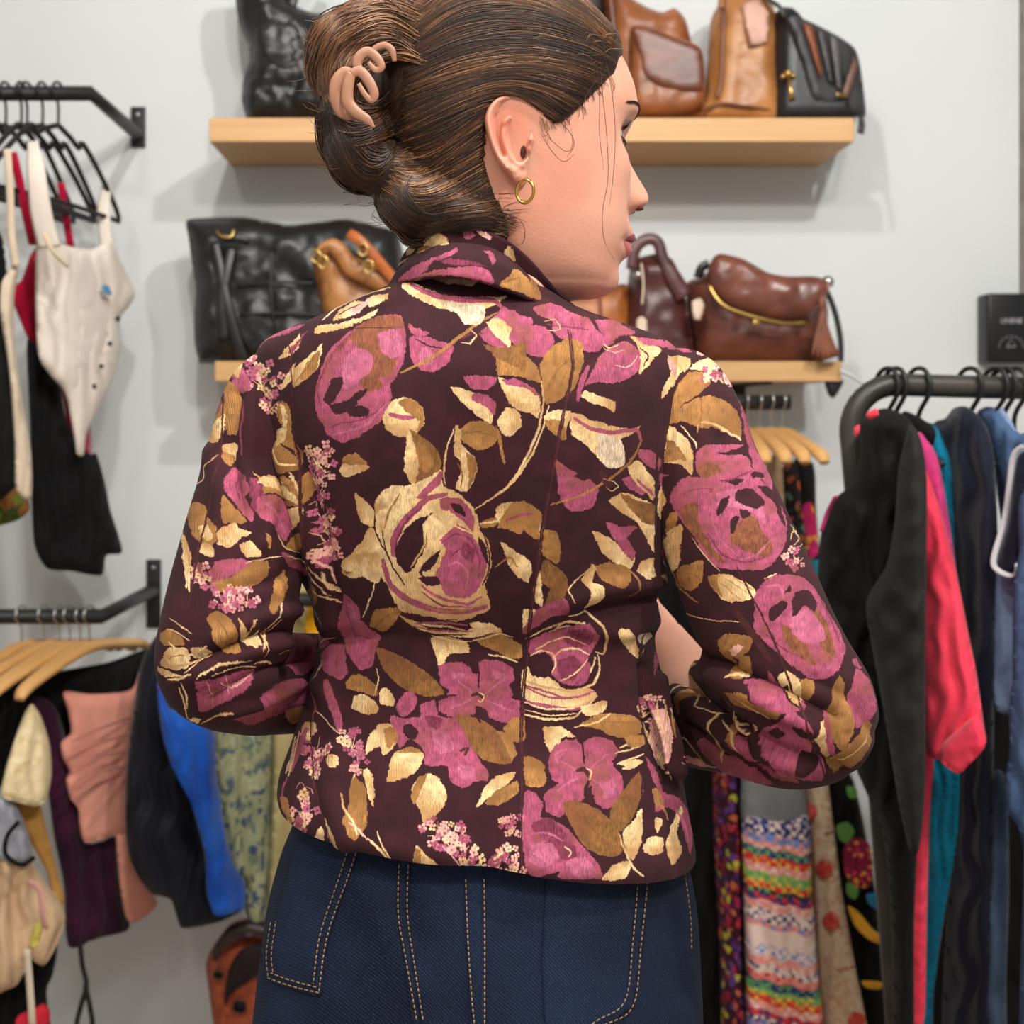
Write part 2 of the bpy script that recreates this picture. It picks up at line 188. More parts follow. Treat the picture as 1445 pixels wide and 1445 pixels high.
# ---------------------------------------------------------------- fabric print (drawn in memory, flower by flower)
import numpy as np
PX0, PY0, PX1, PY1, PS = 215, 300, 1245, 1260, 1.9
PAL = dict(G=(56,22,29), P=(164,77,104), L=(182,98,124), M=(122,50,72), R=(128,76,52), T=(166,117,66),
           D=(132,90,48), C=(236,200,146), Y=(240,206,132), K=(238,176,160), W=(214,190,160), B=(74,34,34))
TILES = {'0':(0,0,1), '1':(220,320,.36), '2':(700,380,.3737), '3':(220,780,.36), '4':(700,780,.3737), '5':(560,300,.22145)}
PRINT = """
t 1
p P 965 365 900 360 820 390 740 440 690 490 655 560 635 640 630 700 650 760 680 810 730 845 780 830 830 800 880 770 910 720 925 670 920 620 945 590 970 540 985 470 980 420
p R 830 385 900 362 960 372 975 400 930 420 880 425 875 470 905 510 950 520 925 580 870 600 900 620 860 650 820 640 790 560 800 490 770 440
s R 16 660 600 690 520 760 450 830 400
p L 745 520 800 480 850 510 855 560 810 600 750 640 730 600
p L 880 430 940 420 975 460 965 510 920 520 885 490
p G 700 600 740 590 730 640 690 700 665 680 680 640
p G 690 700 760 680 790 650 835 640 790 695 740 730 705 735
p G 750 712 810 700 840 720 830 745 770 745
s M 8 655 700 640 640 670 560 720 480 800 410
s M 6 680 790 730 770 800 760 870 730 900 690
s L 10 700 815 760 800 840 770 900 700
p C 632 428 640 405 720 395 800 375 875 338 860 365 780 400 700 425
p C 700 385 730 340 790 305 830 325 800 355 745 378
s C 9 660 385 720 330 800 290 860 270 930 255
p C 845 330 830 305 870 285 920 280 915 300 880 320
p K 760 345 800 320 860 300 820 340 780 365
s G 4 720 365 770 335 810 322
p P 330 480 400 450 480 420 560 400 590 398 540 425 450 455 400 490 350 520
p C 490 522 530 475 575 430 568 480 530 510
p P 515 505 560 480 562 455 530 490
p C 545 630 538 570 580 535 635 490 665 465 645 555 605 595
p T 575 600 600 540 650 490 640 560 600 600
s D 4 560 610 600 560 640 500
p C 500 640 520 580 555 535 550 580 525 620
c 78 435 610
c 34 395 545
c 50 455 690
p T 290 612 332 640 328 795 282 812 276 710
p C 212 845 235 770 278 730 276 800 250 850
p T 240 740 275 690 280 735 235 765
p C 268 865 300 845 330 860 325 880 300 915 270 900
p T 262 885 300 900 285 945 270 925
p P 250 690 270 680 262 720 245 740
s M 10 345 680 350 740 340 800 345 900
s C 5 160 1020 200 990 205 945 235 930 265 890
p P 310 570 350 560 370 600 380 640 340 650 315 620
p C 310 570 320 530 345 510 350 550 330 600
p T 500 680 530 705 538 830 568 870 560 950 510 960 468 900 490 830 512 790 482 740
p C 500 690 520 720 515 830 490 860 480 800 505 780
s G 6 500 850 530 870 545 900
s C 8 485 870 510 920 550 935
c 56 645 890
c 66 650 950
c 44 645 1030
s K 4 570 1090 600 1010 640 930
s K 4 590 1060 640 1000 690 960
p C 725 950 750 905 790 885 840 940 800 965 740 980
p T 740 900 790 885 835 930 780 930 735 925
p P 990 395 1030 415 1075 430 1060 442 1010 435
p P 1000 440 1060 445 1110 460 1168 480 1150 540 1090 575 1030 565 1000 510
p L 1040 480 1090 500 1080 550 1040 540
s G 5 1020 450 1080 480 1150 490
s T 13 960 577 1040 545 1110 505 1200 440 1270 390 1335 350
p C 975 225 1010 235 1060 268 1140 292 1250 300 1370 285 1330 320 1290 340 1270 400 1210 400 1180 360 1110 340 1040 310 975 265
p W 1100 320 1200 325 1290 330 1270 400 1210 400 1180 360
s P 22 1000 245 1070 285 1150 305 1230 312 1320 305 1350 330
p C 1068 203 1150 222 1262 214 1240 256 1160 250 1100 235
p P 1270 425 1310 395 1350 330 1400 340 1440 370 1445 390 1400 400 1370 410 1340 440
p C 1292 392 1340 372 1395 405 1385 482 1340 450
p P 1262 430 1330 440 1385 485 1300 470
p P 1390 410 1445 390 1520 400 1560 440 1540 500 1440 490 1385 450
s M 6 1200 455 1240 430 1255 445 1220 470
s C 5 1195 465 1230 470 1255 440 1230 420
p C 895 745 928 682 990 670 1045 710 1052 770 1010 815 950 822 905 790
p T 950 690 1000 672 1045 712 1050 775 1020 800 1030 760 990 735
s P 18 915 735 960 748 1010 750
p D 990 792 1050 830 1100 870 1116 930 1092 972 1040 990 1010 1005 1030 930 1010 860
p C 990 792 1012 860 1030 930 1008 1005 978 960 975 880
p T 1000 830 1050 860 1085 920 1060 960 1030 940 1020 880
s D 4 1005 820 1040 900 1030 990
p C 1152 630 1222 642 1270 665 1310 690 1325 740 1310 772 1270 745 1210 700
p P 1240 655 1292 658 1332 692 1325 742 1290 700 1240 680
p P 1205 592 1332 592 1308 638 1240 638
p T 1185 800 1230 762 1300 762 1342 812 1330 852 1270 872 1205 842
s D 5 1200 810 1260 800 1330 820
s T 9 1310 770 1345 810 1358 870 1370 925
p C 1172 778 1192 790 1195 850 1250 900 1257 960 1220 1030 1168 1020 1192 960 1190 912 1165 890
p T 1215 880 1255 910 1250 970 1220 1025 1225 960
s C 8 1165 790 1135 870 1125 960 1130 1010
p C 1343 760 1380 712 1425 728 1432 780 1385 822 1350 800
s T 4 1360 770 1400 755 1430 745
s C 9 1250 1103 1320 1060 1380 1020 1430 960 1480 880 1520 780 1540 700
p C 930 1010 990 1008 1050 985 1100 955 1118 948 1120 1010 1180 1040 1232 1080 1262 1130 1272 1180 1312 1240 1318 1320 1290 1400 1310 1490 1180 1538 1060 1518 960 1498 925 1430 872 1340 860 1250 862 1180 870 1080 920 1040
p C 782 1040 820 1075 855 1110 860 1170 835 1172 800 1140
p C 860 1125 870 1060 935 1005 930 1050 900 1100
p C 860 1190 835 1175 815 1225 765 1285 735 1350 770 1372 830 1365 870 1392 890 1345 900 1290 880 1240
p T 740 1310 790 1285 850 1290 835 1330 750 1355
s G 6 860 1110 858 1180 880 1240 910 1280
p P 1060 1010 1110 955 1122 970 1105 1010 1040 1060 1020 1050
s P 26 1140 1045 1060 1060 1010 1110 960 1170 935 1230 935 1290
s M 8 945 1290 950 1220 990 1140 1040 1090
p P 1110 1060 1190 1060 1230 1100 1250 1150 1240 1190 1200 1150 1150 1110 1110 1100
p G 1150 1080 1190 1085 1215 1130 1170 1110
p P 1180 1165 1225 1190 1262 1240 1300 1290 1290 1360 1265 1410 1220 1445 1140 1440 1110 1395 1090 1370 1110 1320 1130 1260 1110 1220
p M 1200 1230 1250 1260 1240 1310 1200 1290
p G 1085 1120 1040 1160 1060 1210 1050 1260 1010 1330 985 1352 955 1320 945 1260 975 1190 1020 1140
p G 1110 1260 1090 1320 1060 1345 1040 1345 1070 1380 1100 1385 1050 1370 1030 1345 1060 1300
s C 10 1070 1110 1050 1180 1050 1240 1000 1330
s C 9 1090 1130 1140 1170 1170 1170 1240 1200
p G 1265 1210 1300 1250 1305 1320 1285 1290 1270 1250
s P 24 888 1300 920 1400 985 1450 1080 1490 1200 1500 1300 1480
s P 12 1040 1400 1120 1450 1220 1470 1280 1440
s M 6 1040 1420 1120 1475 1240 1480
p G 1030 1370 1095 1365 1110 1395 1060 1400
p T 1270 1155 1330 1135 1350 1150 1330 1170 1280 1175
p T 1335 1120 1380 1085 1440 1075 1460 1120 1450 1170 1430 1200 1400 1190 1350 1160
p K 1360 1160 1400 1130 1430 1120 1420 1160 1390 1180
s C 8 1270 1160 1340 1150 1410 1130
p C 1355 1228 1400 1262 1440 1300 1475 1350 1445 1390 1400 1340 1375 1290
p C 375 960 410 985 440 975 500 1000 560 1020 590 1080 560 1085 500 1050 440 1010 410 1000
p T 430 980 480 1030 540 1060 580 1090 530 1080 440 1050 410 1060 420 1010
s T 22 520 970 550 1010 580 1060
p P 300 940 340 960 360 1000 375 1030 360 1060 385 1120 380 1160 340 1130 300 1080 272 1035 280 980
p M 370 990 410 1000 420 1040 400 1120 380 1100
p P 400 1065 450 1058 500 1080 528 1130 525 1180 500 1230 470 1210 440 1160 395 1125
s L 8 430 1090 470 1140 500 1200
p T 500 1250 530 1210 590 1190 605 1230 560 1270 500 1262
p C 520 1190 540 1100 590 1095 590 1150 560 1180
p T 268 1160 270 1058 300 1095 360 1160 310 1165
p T 132 1110 160 1085 200 1090 215 1140 250 1180 245 1245 215 1270 160 1220 140 1170
p C 175 1180 210 1170 240 1210 225 1240 190 1220
p C 250 1250 258 1190 310 1162 330 1185 375 1200 340 1220 290 1262
p C 330 1250 370 1232 412 1270 410 1290 360 1298 335 1275
p C 115 1200 130 1230 150 1290 145 1390 130 1420 120 1330
p C 200 1240 240 1260 235 1300 200 1290 175 1265
c 50 185 1370
p P 220 1400 240 1340 280 1310 330 1300 400 1330 350 1350 290 1370 240 1410
p T 220 1412 300 1370 350 1345 430 1310 435 1350 400 1400 340 1430 260 1440
c 44 300 1440
s C 5 350 1320 430 1300 490 1290
p T 425 1200 440 1225 440 1265 428 1250
p T 450 1440 470 1380 500 1350 505 1380 480 1440
c 54 650 1140
c 62 665 1210
c 40 700 1270
c 36 650 1290
s K 3 600 1090 615 1080 620 1100
s K 3 640 1110 660 1095 655 1120
s K 3 675 1095 680 1120 660 1130
p P 480 1270 540 1300 600 1340 590 1360 540 1340 500 1310
t 2
p P 145 150 190 140 240 150 300 180 350 200 370 230 400 260 440 280 400 300 360 320 330 315 310 280 240 270 215 240 210 200 170 190 135 165
p P 30 175 130 190 135 215 100 220 65 235 20 200
p P 60 245 100 225 150 222 190 240 215 280 185 335 130 330 90 305 60 280
p P 372 200 440 200 500 230 520 250 470 255 420 280 385 240
s M 7 190 215 240 225 300 235 350 240
s C 4 180 205 220 200 240 235 200 240
p T 0 300 60 310 120 340 160 380 168 430 110 415 40 405 0 400
p C 5 410 60 430 110 430 150 470 165 500 160 560 130 545 60 520 30 470
p P 20 420 80 418 140 450 170 490 110 450 50 440
p T 165 360 215 290 270 270 320 285 325 350 300 440 250 490 185 508 175 430
s D 4 180 480 220 400 280 330
s D 4 210 440 230 370 250 330
s D 4 240 450 270 380 300 340
s C 10 170 420 178 500 160 600 130 680 80 770 40 820 0 850
p C 5 570 40 525 85 535 92 590 40 632 15 610
p T 0 590 20 640 33 735 20 700
p C 180 560 220 532 285 535 265 600 262 645 215 620
p T 185 570 230 570 265 610 255 645 200 610
p P 225 718 260 745 302 765 290 780 330 800 350 790 382 830 365 890 320 912 270 905 235 850 228 780
s T 10 200 885 280 865 350 835 410 800 480 745 520 690 540 640
p C 285 540 350 565 430 590 500 600 540 590 500 625 460 640 480 700 470 740 420 750 380 710 330 660 280 620
p W 380 620 460 640 480 700 470 745 420 750 380 700
s P 16 290 560 350 600 430 615 520 605 540 650
p P 530 680 570 680 612 720 600 755 560 740 530 710
p P 470 790 520 775 560 830 540 850 490 820
p C 490 740 530 720 560 760 585 800 580 870 540 830 500 780
s P 12 520 790 560 830 580 850
s B 26 390 760 410 800 430 820
s C 4 400 790 440 800 455 820 430 835 410 820
p C 420 870 480 840 540 865 585 900 585 1070 555 1010 520 950 470 920
p D 465 845 530 870 585 890 585 960 540 950 500 900
p C 360 985 420 1010 470 1050 520 1080 500 1130 450 1110 400 1070
p P 408 952 460 968 525 972 490 1010 520 1070 510 1100 470 1060 430 1000
p T 370 1120 430 1105 490 1120 500 1160 470 1195 410 1185 380 1150
s T 8 490 1130 515 1160 520 1200 500 1230
p C 320 1170 360 1110 375 1130 360 1180 400 1200 385 1260 350 1295 330 1280 350 1220
s C 6 350 1130 300 1170 270 1210 290 1250
p C 525 1140 545 1095 585 1090 585 1150 550 1168
p C 0 900 40 875 100 880 140 905 160 940 180 925 100 960 20 960
p T 60 880 120 880 170 910 180 960 160 1020 100 980 10 970
s P 12 40 945 90 925 140 920
p C 20 1020 60 1060 110 1080 135 1110 120 1180 80 1150 40 1080
p T 165 1040 180 980 225 990 243 1060 230 1110 180 1080
p D 160 1170 180 1090 220 1120 260 1150 272 1200 240 1250 180 1275 200 1200
p C 140 1200 165 1140 172 1180 175 1270 150 1250
s C 5 165 960 160 1050 150 1100
t 2
p P 330 440 360 380 400 320 450 280 500 280 540 320 540 370 500 410 430 435 370 430
s K 5 440 365 480 375 510 360 530 330
s K 4 400 300 440 320 480 310
s C 6 400 290 430 300 460 290
p C 500 255 560 275 620 310 590 340 570 370 530 400 540 340 530 290
s G 5 540 300 570 330 550 370
p C 640 330 730 345 725 380 700 400 660 440 610 490 615 450 650 400
p K 640 340 670 360 680 400 655 400
p P 520 260 600 275 680 290 740 320 700 320 620 300 560 290
p C 330 460 370 475 440 500 435 540 400 520 350 505 320 480
s P 20 345 370 320 430 305 500
p T 730 395 800 400 800 440 760 480 700 520 650 590 645 570 665 490 700 420
p C 730 380 770 350 810 350 830 390 850 440 800 400
c 60 800 370
p K 850 390 890 420 880 450 850 430
p T 740 500 800 480 870 510 910 560 920 640 880 620 820 600 770 600 700 575 650 590 690 530
s C 9 760 620 770 580 830 590 900 630 920 650
s C 6 700 590 750 650 760 680
p C 640 590 700 620 730 650 745 700 740 780 700 740 650 730 620 720
p T 630 640 680 660 720 720 690 720 640 725
s D 5 770 490 775 560 760 620
s G 22 820 450 870 470 900 500
p P 905 480 940 510 965 600 990 680 1020 760 1035 840 1000 810 960 740 940 660 920 560
s M 7 920 520 950 620 985 700
p P 755 700 790 665 850 660 930 665 890 685 830 695 930 705 945 720 960 750 1000 800 960 800 900 790 850 800 790 800 755 760
p R 765 750 800 730 850 760 800 790 770 780
s M 7 750 800 830 810 900 790 960 765
p P 665 840 700 790 760 785 840 800 900 815 960 790 1020 830 1060 890 1085 950 1080 1030 1040 1110 1000 1140 930 1135 850 1130 800 1090 750 1010 690 930 665 880
p R 700 900 760 880 770 960 820 1050 870 1110 820 1090 760 1020 710 950
p L 830 850 900 830 960 850 1000 900 1000 970 960 920 900 900 850 900
p P 1000 840 1040 880 1070 960 1050 1060 990 1100 1020 1000 1010 920
p R 940 940 975 945 990 1000 1030 1050 1010 1090 930 1060 890 1030 900 980
p G 905 840 950 828 990 860 1005 890 980 912 940 895 900 870
p G 830 920 850 870 878 858 870 900 840 930
p G 885 960 900 935 915 940 900 1000 888 1000
p G 920 910 950 915 955 940 925 945
p G 960 770 995 775 1000 795 960 790
p G 980 825 1020 830 1060 890 1080 980 1060 950 1040 890 1000 850
s M 6 700 850 760 830 820 830
s M 6 800 1000 860 1080 940 1110 1010 1090
s L 8 1020 1030 980 1080 920 1100
s L 6 820 960 850 1020 900 1070
s C 4 740 1010 800 1090 850 1140
p T 645 980 660 920 685 915 690 950 655 1020
p C 655 990 700 960 710 980 700 1050 700 1110 660 1150 615 1110 620 1060
s P 14 640 1000 615 1060 625 1110
p T 690 1130 740 1110 785 1095 780 1180 740 1212 700 1190
s D 4 700 1140 750 1150 775 1170
p C 595 1155 640 1150 690 1190 680 1210 630 1190
p C 590 860 620 810 650 870 640 900 600 940
p P 600 770 660 775 630 790 610 820
s T 7 670 1130 700 1200 770 1260
p C 805 1160 870 1150 920 1170 970 1200 985 1240 920 1255 860 1250 820 1200
p T 805 1160 850 1155 840 1180 860 1240 820 1200
s T 3 860 1160 960 1230
s T 3 900 1165 975 1215
s T 3 850 1180 930 1250
s C 4 1100 1030 1105 1000 1130 990
s C 4 1110 1050 1130 1020 1100 970
s C 4 1120 1060 1150 1040
c 44 1110 1100
p P 985 1210 1030 1165 1090 1160 1150 1175 1200 1220 1240 1290 1290 1370 1310 1445 1280 1520 1230 1545 1170 1540 1110 1490 1030 1420 980 1360 975 1290
p R 1080 1340 1120 1370 1170 1440 1200 1500 1150 1470 1090 1410
p R 1180 1290 1230 1330 1270 1430 1250 1480 1200 1400
p G 1115 1225 1165 1220 1200 1265 1185 1300 1150 1275 1115 1320 1105 1270
p G 1035 1280 1075 1255 1090 1275 1050 1330 1028 1320
p G 1090 1200 1100 1225 1080 1230
p L 1110 1320 1160 1290 1220 1350 1230 1400 1170 1420 1110 1370
s L 9 1010 1200 1060 1200 1080 1250
s M 6 1010 1370 1080 1430 1170 1480
s M 6 1200 1230 1260 1340 1290 1420
s C 5 705 1285 760 1310 830 1325 930 1330
s C 6 1010 1170 1050 1155
s B 26 905 1280 960 1360 1040 1480
t 4
p T 845 330 870 305 920 305 970 320 965 360 920 400 880 405 850 370
p K 880 365 920 345 940 355 910 385
p T 890 400 960 390 970 450 930 480 890 470
s B 12 900 390 920 410 890 430
s C 12 880 470 920 465 955 475
s P 20 940 490 1000 500 1060 560 1120 590
p P 955 500 1010 480 1060 480 1080 530 1110 570 1150 600 1080 600 1000 560
p T 880 510 950 520 1000 560 1080 600 1050 620 960 590 900 560
s C 6 900 530 960 575 1040 625
p C 1065 465 1100 445 1140 470 1160 520 1150 580 1120 570 1090 530
p T 1150 480 1195 480 1195 530 1165 560
p G 1085 500 1105 495 1112 525 1095 530
p P 1160 560 1165 590 1140 590
p P 1025 440 1050 460 1070 510 1040 500
p P 1000 665 1060 640 1110 600 1180 640 1200 700 1190 760 1240 800 1230 850 1160 850 1090 800 1020 750 980 700
p G 1010 690 1060 660 1090 680 1060 700
p G 1140 780 1190 760 1220 800 1170 830 1140 810
p G 1120 640 1180 660 1200 690 1150 690
p C 1200 690 1235 620 1255 660 1265 720 1255 780 1225 740
p P 1230 630 1250 590 1270 700 1280 760 1250 740
p T 1250 600 1280 465 1315 520 1345 620 1340 680 1300 740 1265 690
s D 4 1265 650 1285 560 1280 480
p P 1330 530 1350 440 1390 470 1420 540 1425 600 1390 650 1350 660 1340 610
p T 1250 790 1300 740 1350 690 1410 630 1415 680 1380 760 1330 810 1270 830
s C 5 1270 800 1340 750 1400 690
p P 1335 410 1350 400 1370 440 1340 430
p P 770 710 830 710 870 760 910 760 960 800 1010 830 1050 860 960 850 880 830 800 760
s C 12 840 610 835 660 855 720 865 780
s C 5 800 600 830 612 880 610
p P 900 700 950 700 1000 760 1080 800 1150 860 1050 840 960 790
s G 7 880 740 960 790 1060 830
p T 890 640 920 690 930 720 900 700
s C 9 900 610 940 650 970 690
p T 720 480 760 500 770 540 740 560 700 610 690 580 720 520
s C 12 660 480 700 460 740 480 770 520
s C 14 640 520 680 490 720 500
p C 680 440 740 425 770 445 720 455 690 460
s C 4 750 520 770 590 800 600
p K 720 760 780 770 800 800 740 790
s C 7 690 790 740 810 830 820
t 4
p C 105 210 150 215 160 240 130 270 102 300
p P 160 210 250 165 275 195 260 230 200 240 110 310 100 290
p G 110 310 180 270 260 240 330 260 370 300 400 380 380 470 350 560 300 590 200 580 110 540 100 400
p M 290 275 340 270 380 300 378 340 350 370 330 430 300 470 260 480 215 420 220 370 190 350 230 310
p P 230 330 280 310 330 330 320 400 270 440 230 400
s C 10 270 235 330 230 390 270 410 320 400 380 370 370
s C 8 130 370 190 320 260 260 320 260
s C 7 200 300 260 280 330 275
s C 9 290 470 350 450 370 390
p C 100 440 150 430 200 470 270 520 350 510 380 540 340 580 260 590 180 580 100 545
s P 14 110 560 200 580 300 590 350 560
s P 8 110 500 180 520 260 550
p G 135 430 170 410 215 425 200 460 160 465
s C 8 130 420 160 400 210 410
s C 10 105 610 200 630 290 620 310 600
p C 180 660 240 655 295 695 250 700 210 765 185 720
p C 310 580 370 570 400 600 350 610
p T 310 655 380 610 440 605 510 620 535 650 520 690 470 700 420 690 380 665
s C 7 290 660 380 640 430 605
s D 4 400 640 460 640 510 640
s C 8 460 740 500 720 540 705
s C 8 450 800 500 780 545 760
s C 12 470 820 510 810 540 790
p P 195 810 205 750 250 710 300 708 330 760 320 810 270 850 220 870
p P 320 720 370 695 430 710 458 750 430 790 370 790 330 790
p P 360 810 420 805 465 840 470 900 430 960 390 970 360 920 355 860
p P 270 860 320 850 330 930 290 945 240 1000 190 980 180 920 220 880
p L 380 850 430 850 440 910 400 930
p L 220 760 270 740 290 780 240 820
s M 12 290 830 320 810 350 850 320 860
s C 5 335 820 355 830 345 860
p P 105 910 150 910 175 950 170 1000 250 1030 300 1080 350 1140 390 1190 390 1225 240 1225 235 1200 150 1220 110 1180 100 1080
p M 130 1030 200 1000 240 1040 290 1100 300 1150 250 1160 200 1110
s M 12 240 1100 270 1140 300 1130
p L 130 1110 200 1090 240 1150 180 1190 130 1170
p L 260 1170 330 1150 370 1200 300 1220
p D 250 945 320 940 380 970 430 1020 465 1080 460 1140 400 1148 340 1120 290 1050
s R 4 260 950 340 1020 400 1090 460 1140
s R 4 330 1000 390 1010
p D 418 1000 430 950 480 890 535 830 548 900 520 980 465 1055 430 1030
s R 4 440 1040 490 950 530 860
p C 470 1060 510 1010 545 965 545 1080 510 1160 480 1140
p C 545 1110 580 1070 620 1080 618 1130 580 1145 550 1130
s C 10 450 1060 480 1140 510 1190 550 1220
p C 395 1230 430 1180 480 1165 500 1185 480 1225
p C 440 290 480 280 520 350 515 395 480 360
p W 510 300 560 290 575 310 540 350
s C 9 540 360 530 390
c 46 560 590
p P 550 770 600 830 620 900 680 930 730 1000 735 1060 720 1140 700 1080 680 1000 640 960 590 980 600 900
p T 580 890 610 900 620 950 595 960
p C 590 1000 620 1010 600 1060 590 1030
p C 640 1060 680 960 695 980 670 1050 690 1130 650 1180 630 1120
p K 580 600 640 600 660 700 640 800 600 700
s C 7 560 640 600 720 640 800
s P 24 620 170 600 240 590 300
p P 580 400 600 330 600 400 580 470
p T 0 280 50 320 90 350 95 400 50 400 0 370
p T 105 770 170 790 190 850 175 885 110 880
p T 0 680 50 690 80 760 50 800 0 770
t 3
p C 735 60 740 20 790 0 870 0 880 60 860 110 800 80
s C 7 870 90 850 160 815 250
p T 845 280 860 220 920 205 965 220 940 270 890 305
s D 4 860 290 910 240 960 225
s C 10 970 250 1060 275 1140 280 1220 300
s P 9 1000 270 1120 265 1220 275
p C 1075 330 1140 325 1220 350 1225 395 1150 400 1115 450 1090 390
p C 1225 265 1310 265 1360 300 1320 310 1260 300
p T 1265 330 1330 310 1400 340 1430 370 1400 400 1330 390 1270 360
s C 8 1210 350 1290 330 1350 310 1400 330
s C 7 1300 400 1360 410 1420 430
p D 868 375 930 385 1010 430 1080 480 1130 550 1060 560 970 530 900 460
s R 4 880 390 970 450 1120 548
p T 750 530 770 480 820 478 870 520 870 560 810 545
p C 790 560 830 555 870 590 880 620 840 635 775 610
p C 880 550 905 525 940 570 935 600 890 595
s C 5 870 450 878 500 860 560
p P 722 180 760 170 800 215 810 260 880 330 870 360 855 440 810 460 775 420 720 330
p P 660 400 690 360 740 370 760 460 740 500 690 480 665 450
s M 10 740 240 770 290 780 350
s M 7 790 320 840 340
p L 740 200 780 210 800 270 760 260
s P 26 680 500 700 560 730 640 740 710
s C 5 640 500 670 420 650 460
p P 1110 440 1180 430 1230 450 1255 500 1250 545 1190 545 1120 520
p P 1265 430 1330 420 1400 450 1405 500 1350 540 1290 540 1265 490
p P 1110 580 1190 555 1240 580 1250 630 1180 650 1110 620
p P 1290 590 1360 570 1430 580 1445 650 1380 670 1310 650
p L 1160 470 1210 470 1220 520 1170 510
p L 1320 460 1370 470 1360 510 1310 500
s M 16 1230 560 1260 550 1280 560
s C 6 1265 560 1285 560 1275 580
p P 945 610 975 550 1015 545 1025 600 990 640 960 640
p P 925 640 980 650 1040 640 1040 600 1090 575 1110 640 1180 650 1220 720 1250 790 1300 860 1300 900 1250 900 1200 925 1150 900 1140 840 1060 840 1050 770 1000 730 960 770 930 700
p G 970 680 1000 670 1030 700 1020 735 980 720
p M 1060 640 1120 650 1110 690 1070 680
p L 1080 700 1140 710 1170 770 1110 790
p L 1180 840 1240 840 1250 890 1190 890
s B 14 1190 780 1220 770 1210 800
p D 1175 635 1260 650 1330 690 1370 760 1395 830 1320 830 1250 790 1210 710
s R 4 1190 640 1280 710 1390 830
s R 4 1290 680 1340 760
p T 1365 690 1400 650 1445 650 1445 740 1380 740
p C 830 800 840 730 880 675 920 670 950 710 940 760 900 800 880 760
p T 900 690 940 690 950 730 920 770 905 730
p C 915 905 920 850 940 790 1000 765 1048 790 1045 830 1000 880
p T 940 790 1000 765 1045 785 980 790
p C 1002 940 1030 885 1070 868 1110 890 1138 940 1130 990 1060 1070 1035 1010
p T 1002 950 1030 885 1068 868 1050 910 1015 990
p C 1253 1002 1290 920 1340 880 1410 865 1395 900 1320 950
p T 1290 985 1330 940 1420 900 1415 950 1360 990
c 62 640 760
c 50 780 740
c 46 800 830
c 50 630 830
p C 690 830 700 800 730 810 730 845 705 850
p C 820 870 840 850 860 890 860 1000 840 960
s C 10 790 870 770 940
p T 790 880 830 930 835 1000 830 1070 780 1130 740 1060 760 1000 765 940
s C 9 735 950 745 1010 780 1060 790 1110
s K 9 760 1060 800 1090 830 1130
s C 10 830 1120 870 1150 920 1200
s C 7 870 1090 890 1150 930 1200
p C 620 1120 660 1070 665 1130 640 1140
p C 675 1035 700 1080 735 1150 700 1160 680 1110
c 60 590 1000
c 46 570 1060
s K 3 560 930 580 905 600 930
s K 3 600 920 620 930 625 950
p T 500 960 530 970 545 1060 510 1010
p C 590 670 640 670 640 700 600 740 580 720
s P 20 600 690 570 780 540 860
s C 8 560 720 540 800 520 870
s P 9 525 880 510 930 505 960
c 60 1100 1090
c 60 1150 1130
c 54 1210 1170
c 44 1190 1100
s K 5 1120 1150 1180 1210 1220 1270
p C 1010 1240 1020 1150 1060 1180 1110 1220 1100 1255
p T 1010 1235 1018 1160 1045 1180 1030 1240
c 44 1375 1180
c 50 1400 1060
c 60 1330 1240
c 50 1420 1250
c 50 1270 1240
s C 4 1235 1230 1260 1215 1280 1240
p P 220 80 245 35 300 25 350 40 340 70 280 90 215 125
p T 215 128 290 95 350 60 400 30 438 50 430 90 380 120 300 125
c 66 280 180
c 50 350 180
c 44 200 80
s C 8 120 20 140 80 140 160
p T 205 260 240 230 290 260 320 330 330 390 270 400 240 340
s D 5 240 260 280 320 290 390
p C 320 260 350 300 380 260 410 310 400 370 350 370 325 320
p G 360 300 400 240 400 290 385 330 365 330
p T 430 230 460 130 500 60 508 110 480 200 440 240
s C 6 415 400 430 300 480 200
p T 30 320 60 300 110 330 120 360 60 365 35 350
s C 5 70 260 110 290 150 320
s C 5 55 300 90 310 140 345
p C 30 430 60 375 120 370 135 400 130 450 70 455
s T 5 50 420 90 400 130 400
p C 140 375 190 365 215 385 200 410 150 415
p C 20 440 60 460 120 480 60 480 30 470
s C 7 120 470 170 430 220 410
s C 8 130 600 125 540 110 500
s C 10 60 490 100 490 150 470
p P 165 490 250 480 330 455 390 450 395 480 350 540 260 590 175 612
s K 4 200 490 220 590
s K 4 270 470 290 560
s K 4 190 560 300 530 380 490
s C 7 170 480 260 430 370 410
s C 7 220 470 300 440 390 440
p P 520 340 560 320 620 350 650 370 620 440 560 490 520 440
p M 540 380 600 380 600 430 550 430
p P 400 560 460 510 520 500 580 510 580 550 500 600 430 640 360 670 300 640 330 620 400 600
p M 430 560 500 540 480 590 430 600
p T 500 620 540 560 575 590 580 640 520 660
p P 600 350 660 330 680 350 660 380
s C 4 470 390 500 370 520 380
p C 130 640 180 640 170 660
s C 6 180 660 260 620 300 610
t 1
p D 1445 460 1360 480 1280 470 1262 455 1330 520 1420 560 1445 590
t 1
p C 400 1000 430 980 470 1005 500 1030 470 1040 430 1025
p T 560 1000 590 960 610 1010 600 1070 575 1085
s C 7 540 960 560 1010 580 1060
s C 6 520 990 550 1040 585 1090
s C 6 500 1290 560 1300 620 1330 640 1380
s C 6 610 1300 650 1350 690 1400 720 1440
s C 7 600 1340 620 1400 640 1445
s K 8 640 1290 680 1340 700 1400
p T 600 1440 620 1380 650 1400 660 1445 640 1480
s C 5 470 1210 500 1260 560 1280
p M 300 1010 330 960 350 980 340 1040 320 1080
s M 7 600 420 560 470 530 520
s D 6 1180 920 1200 970 1190 1020
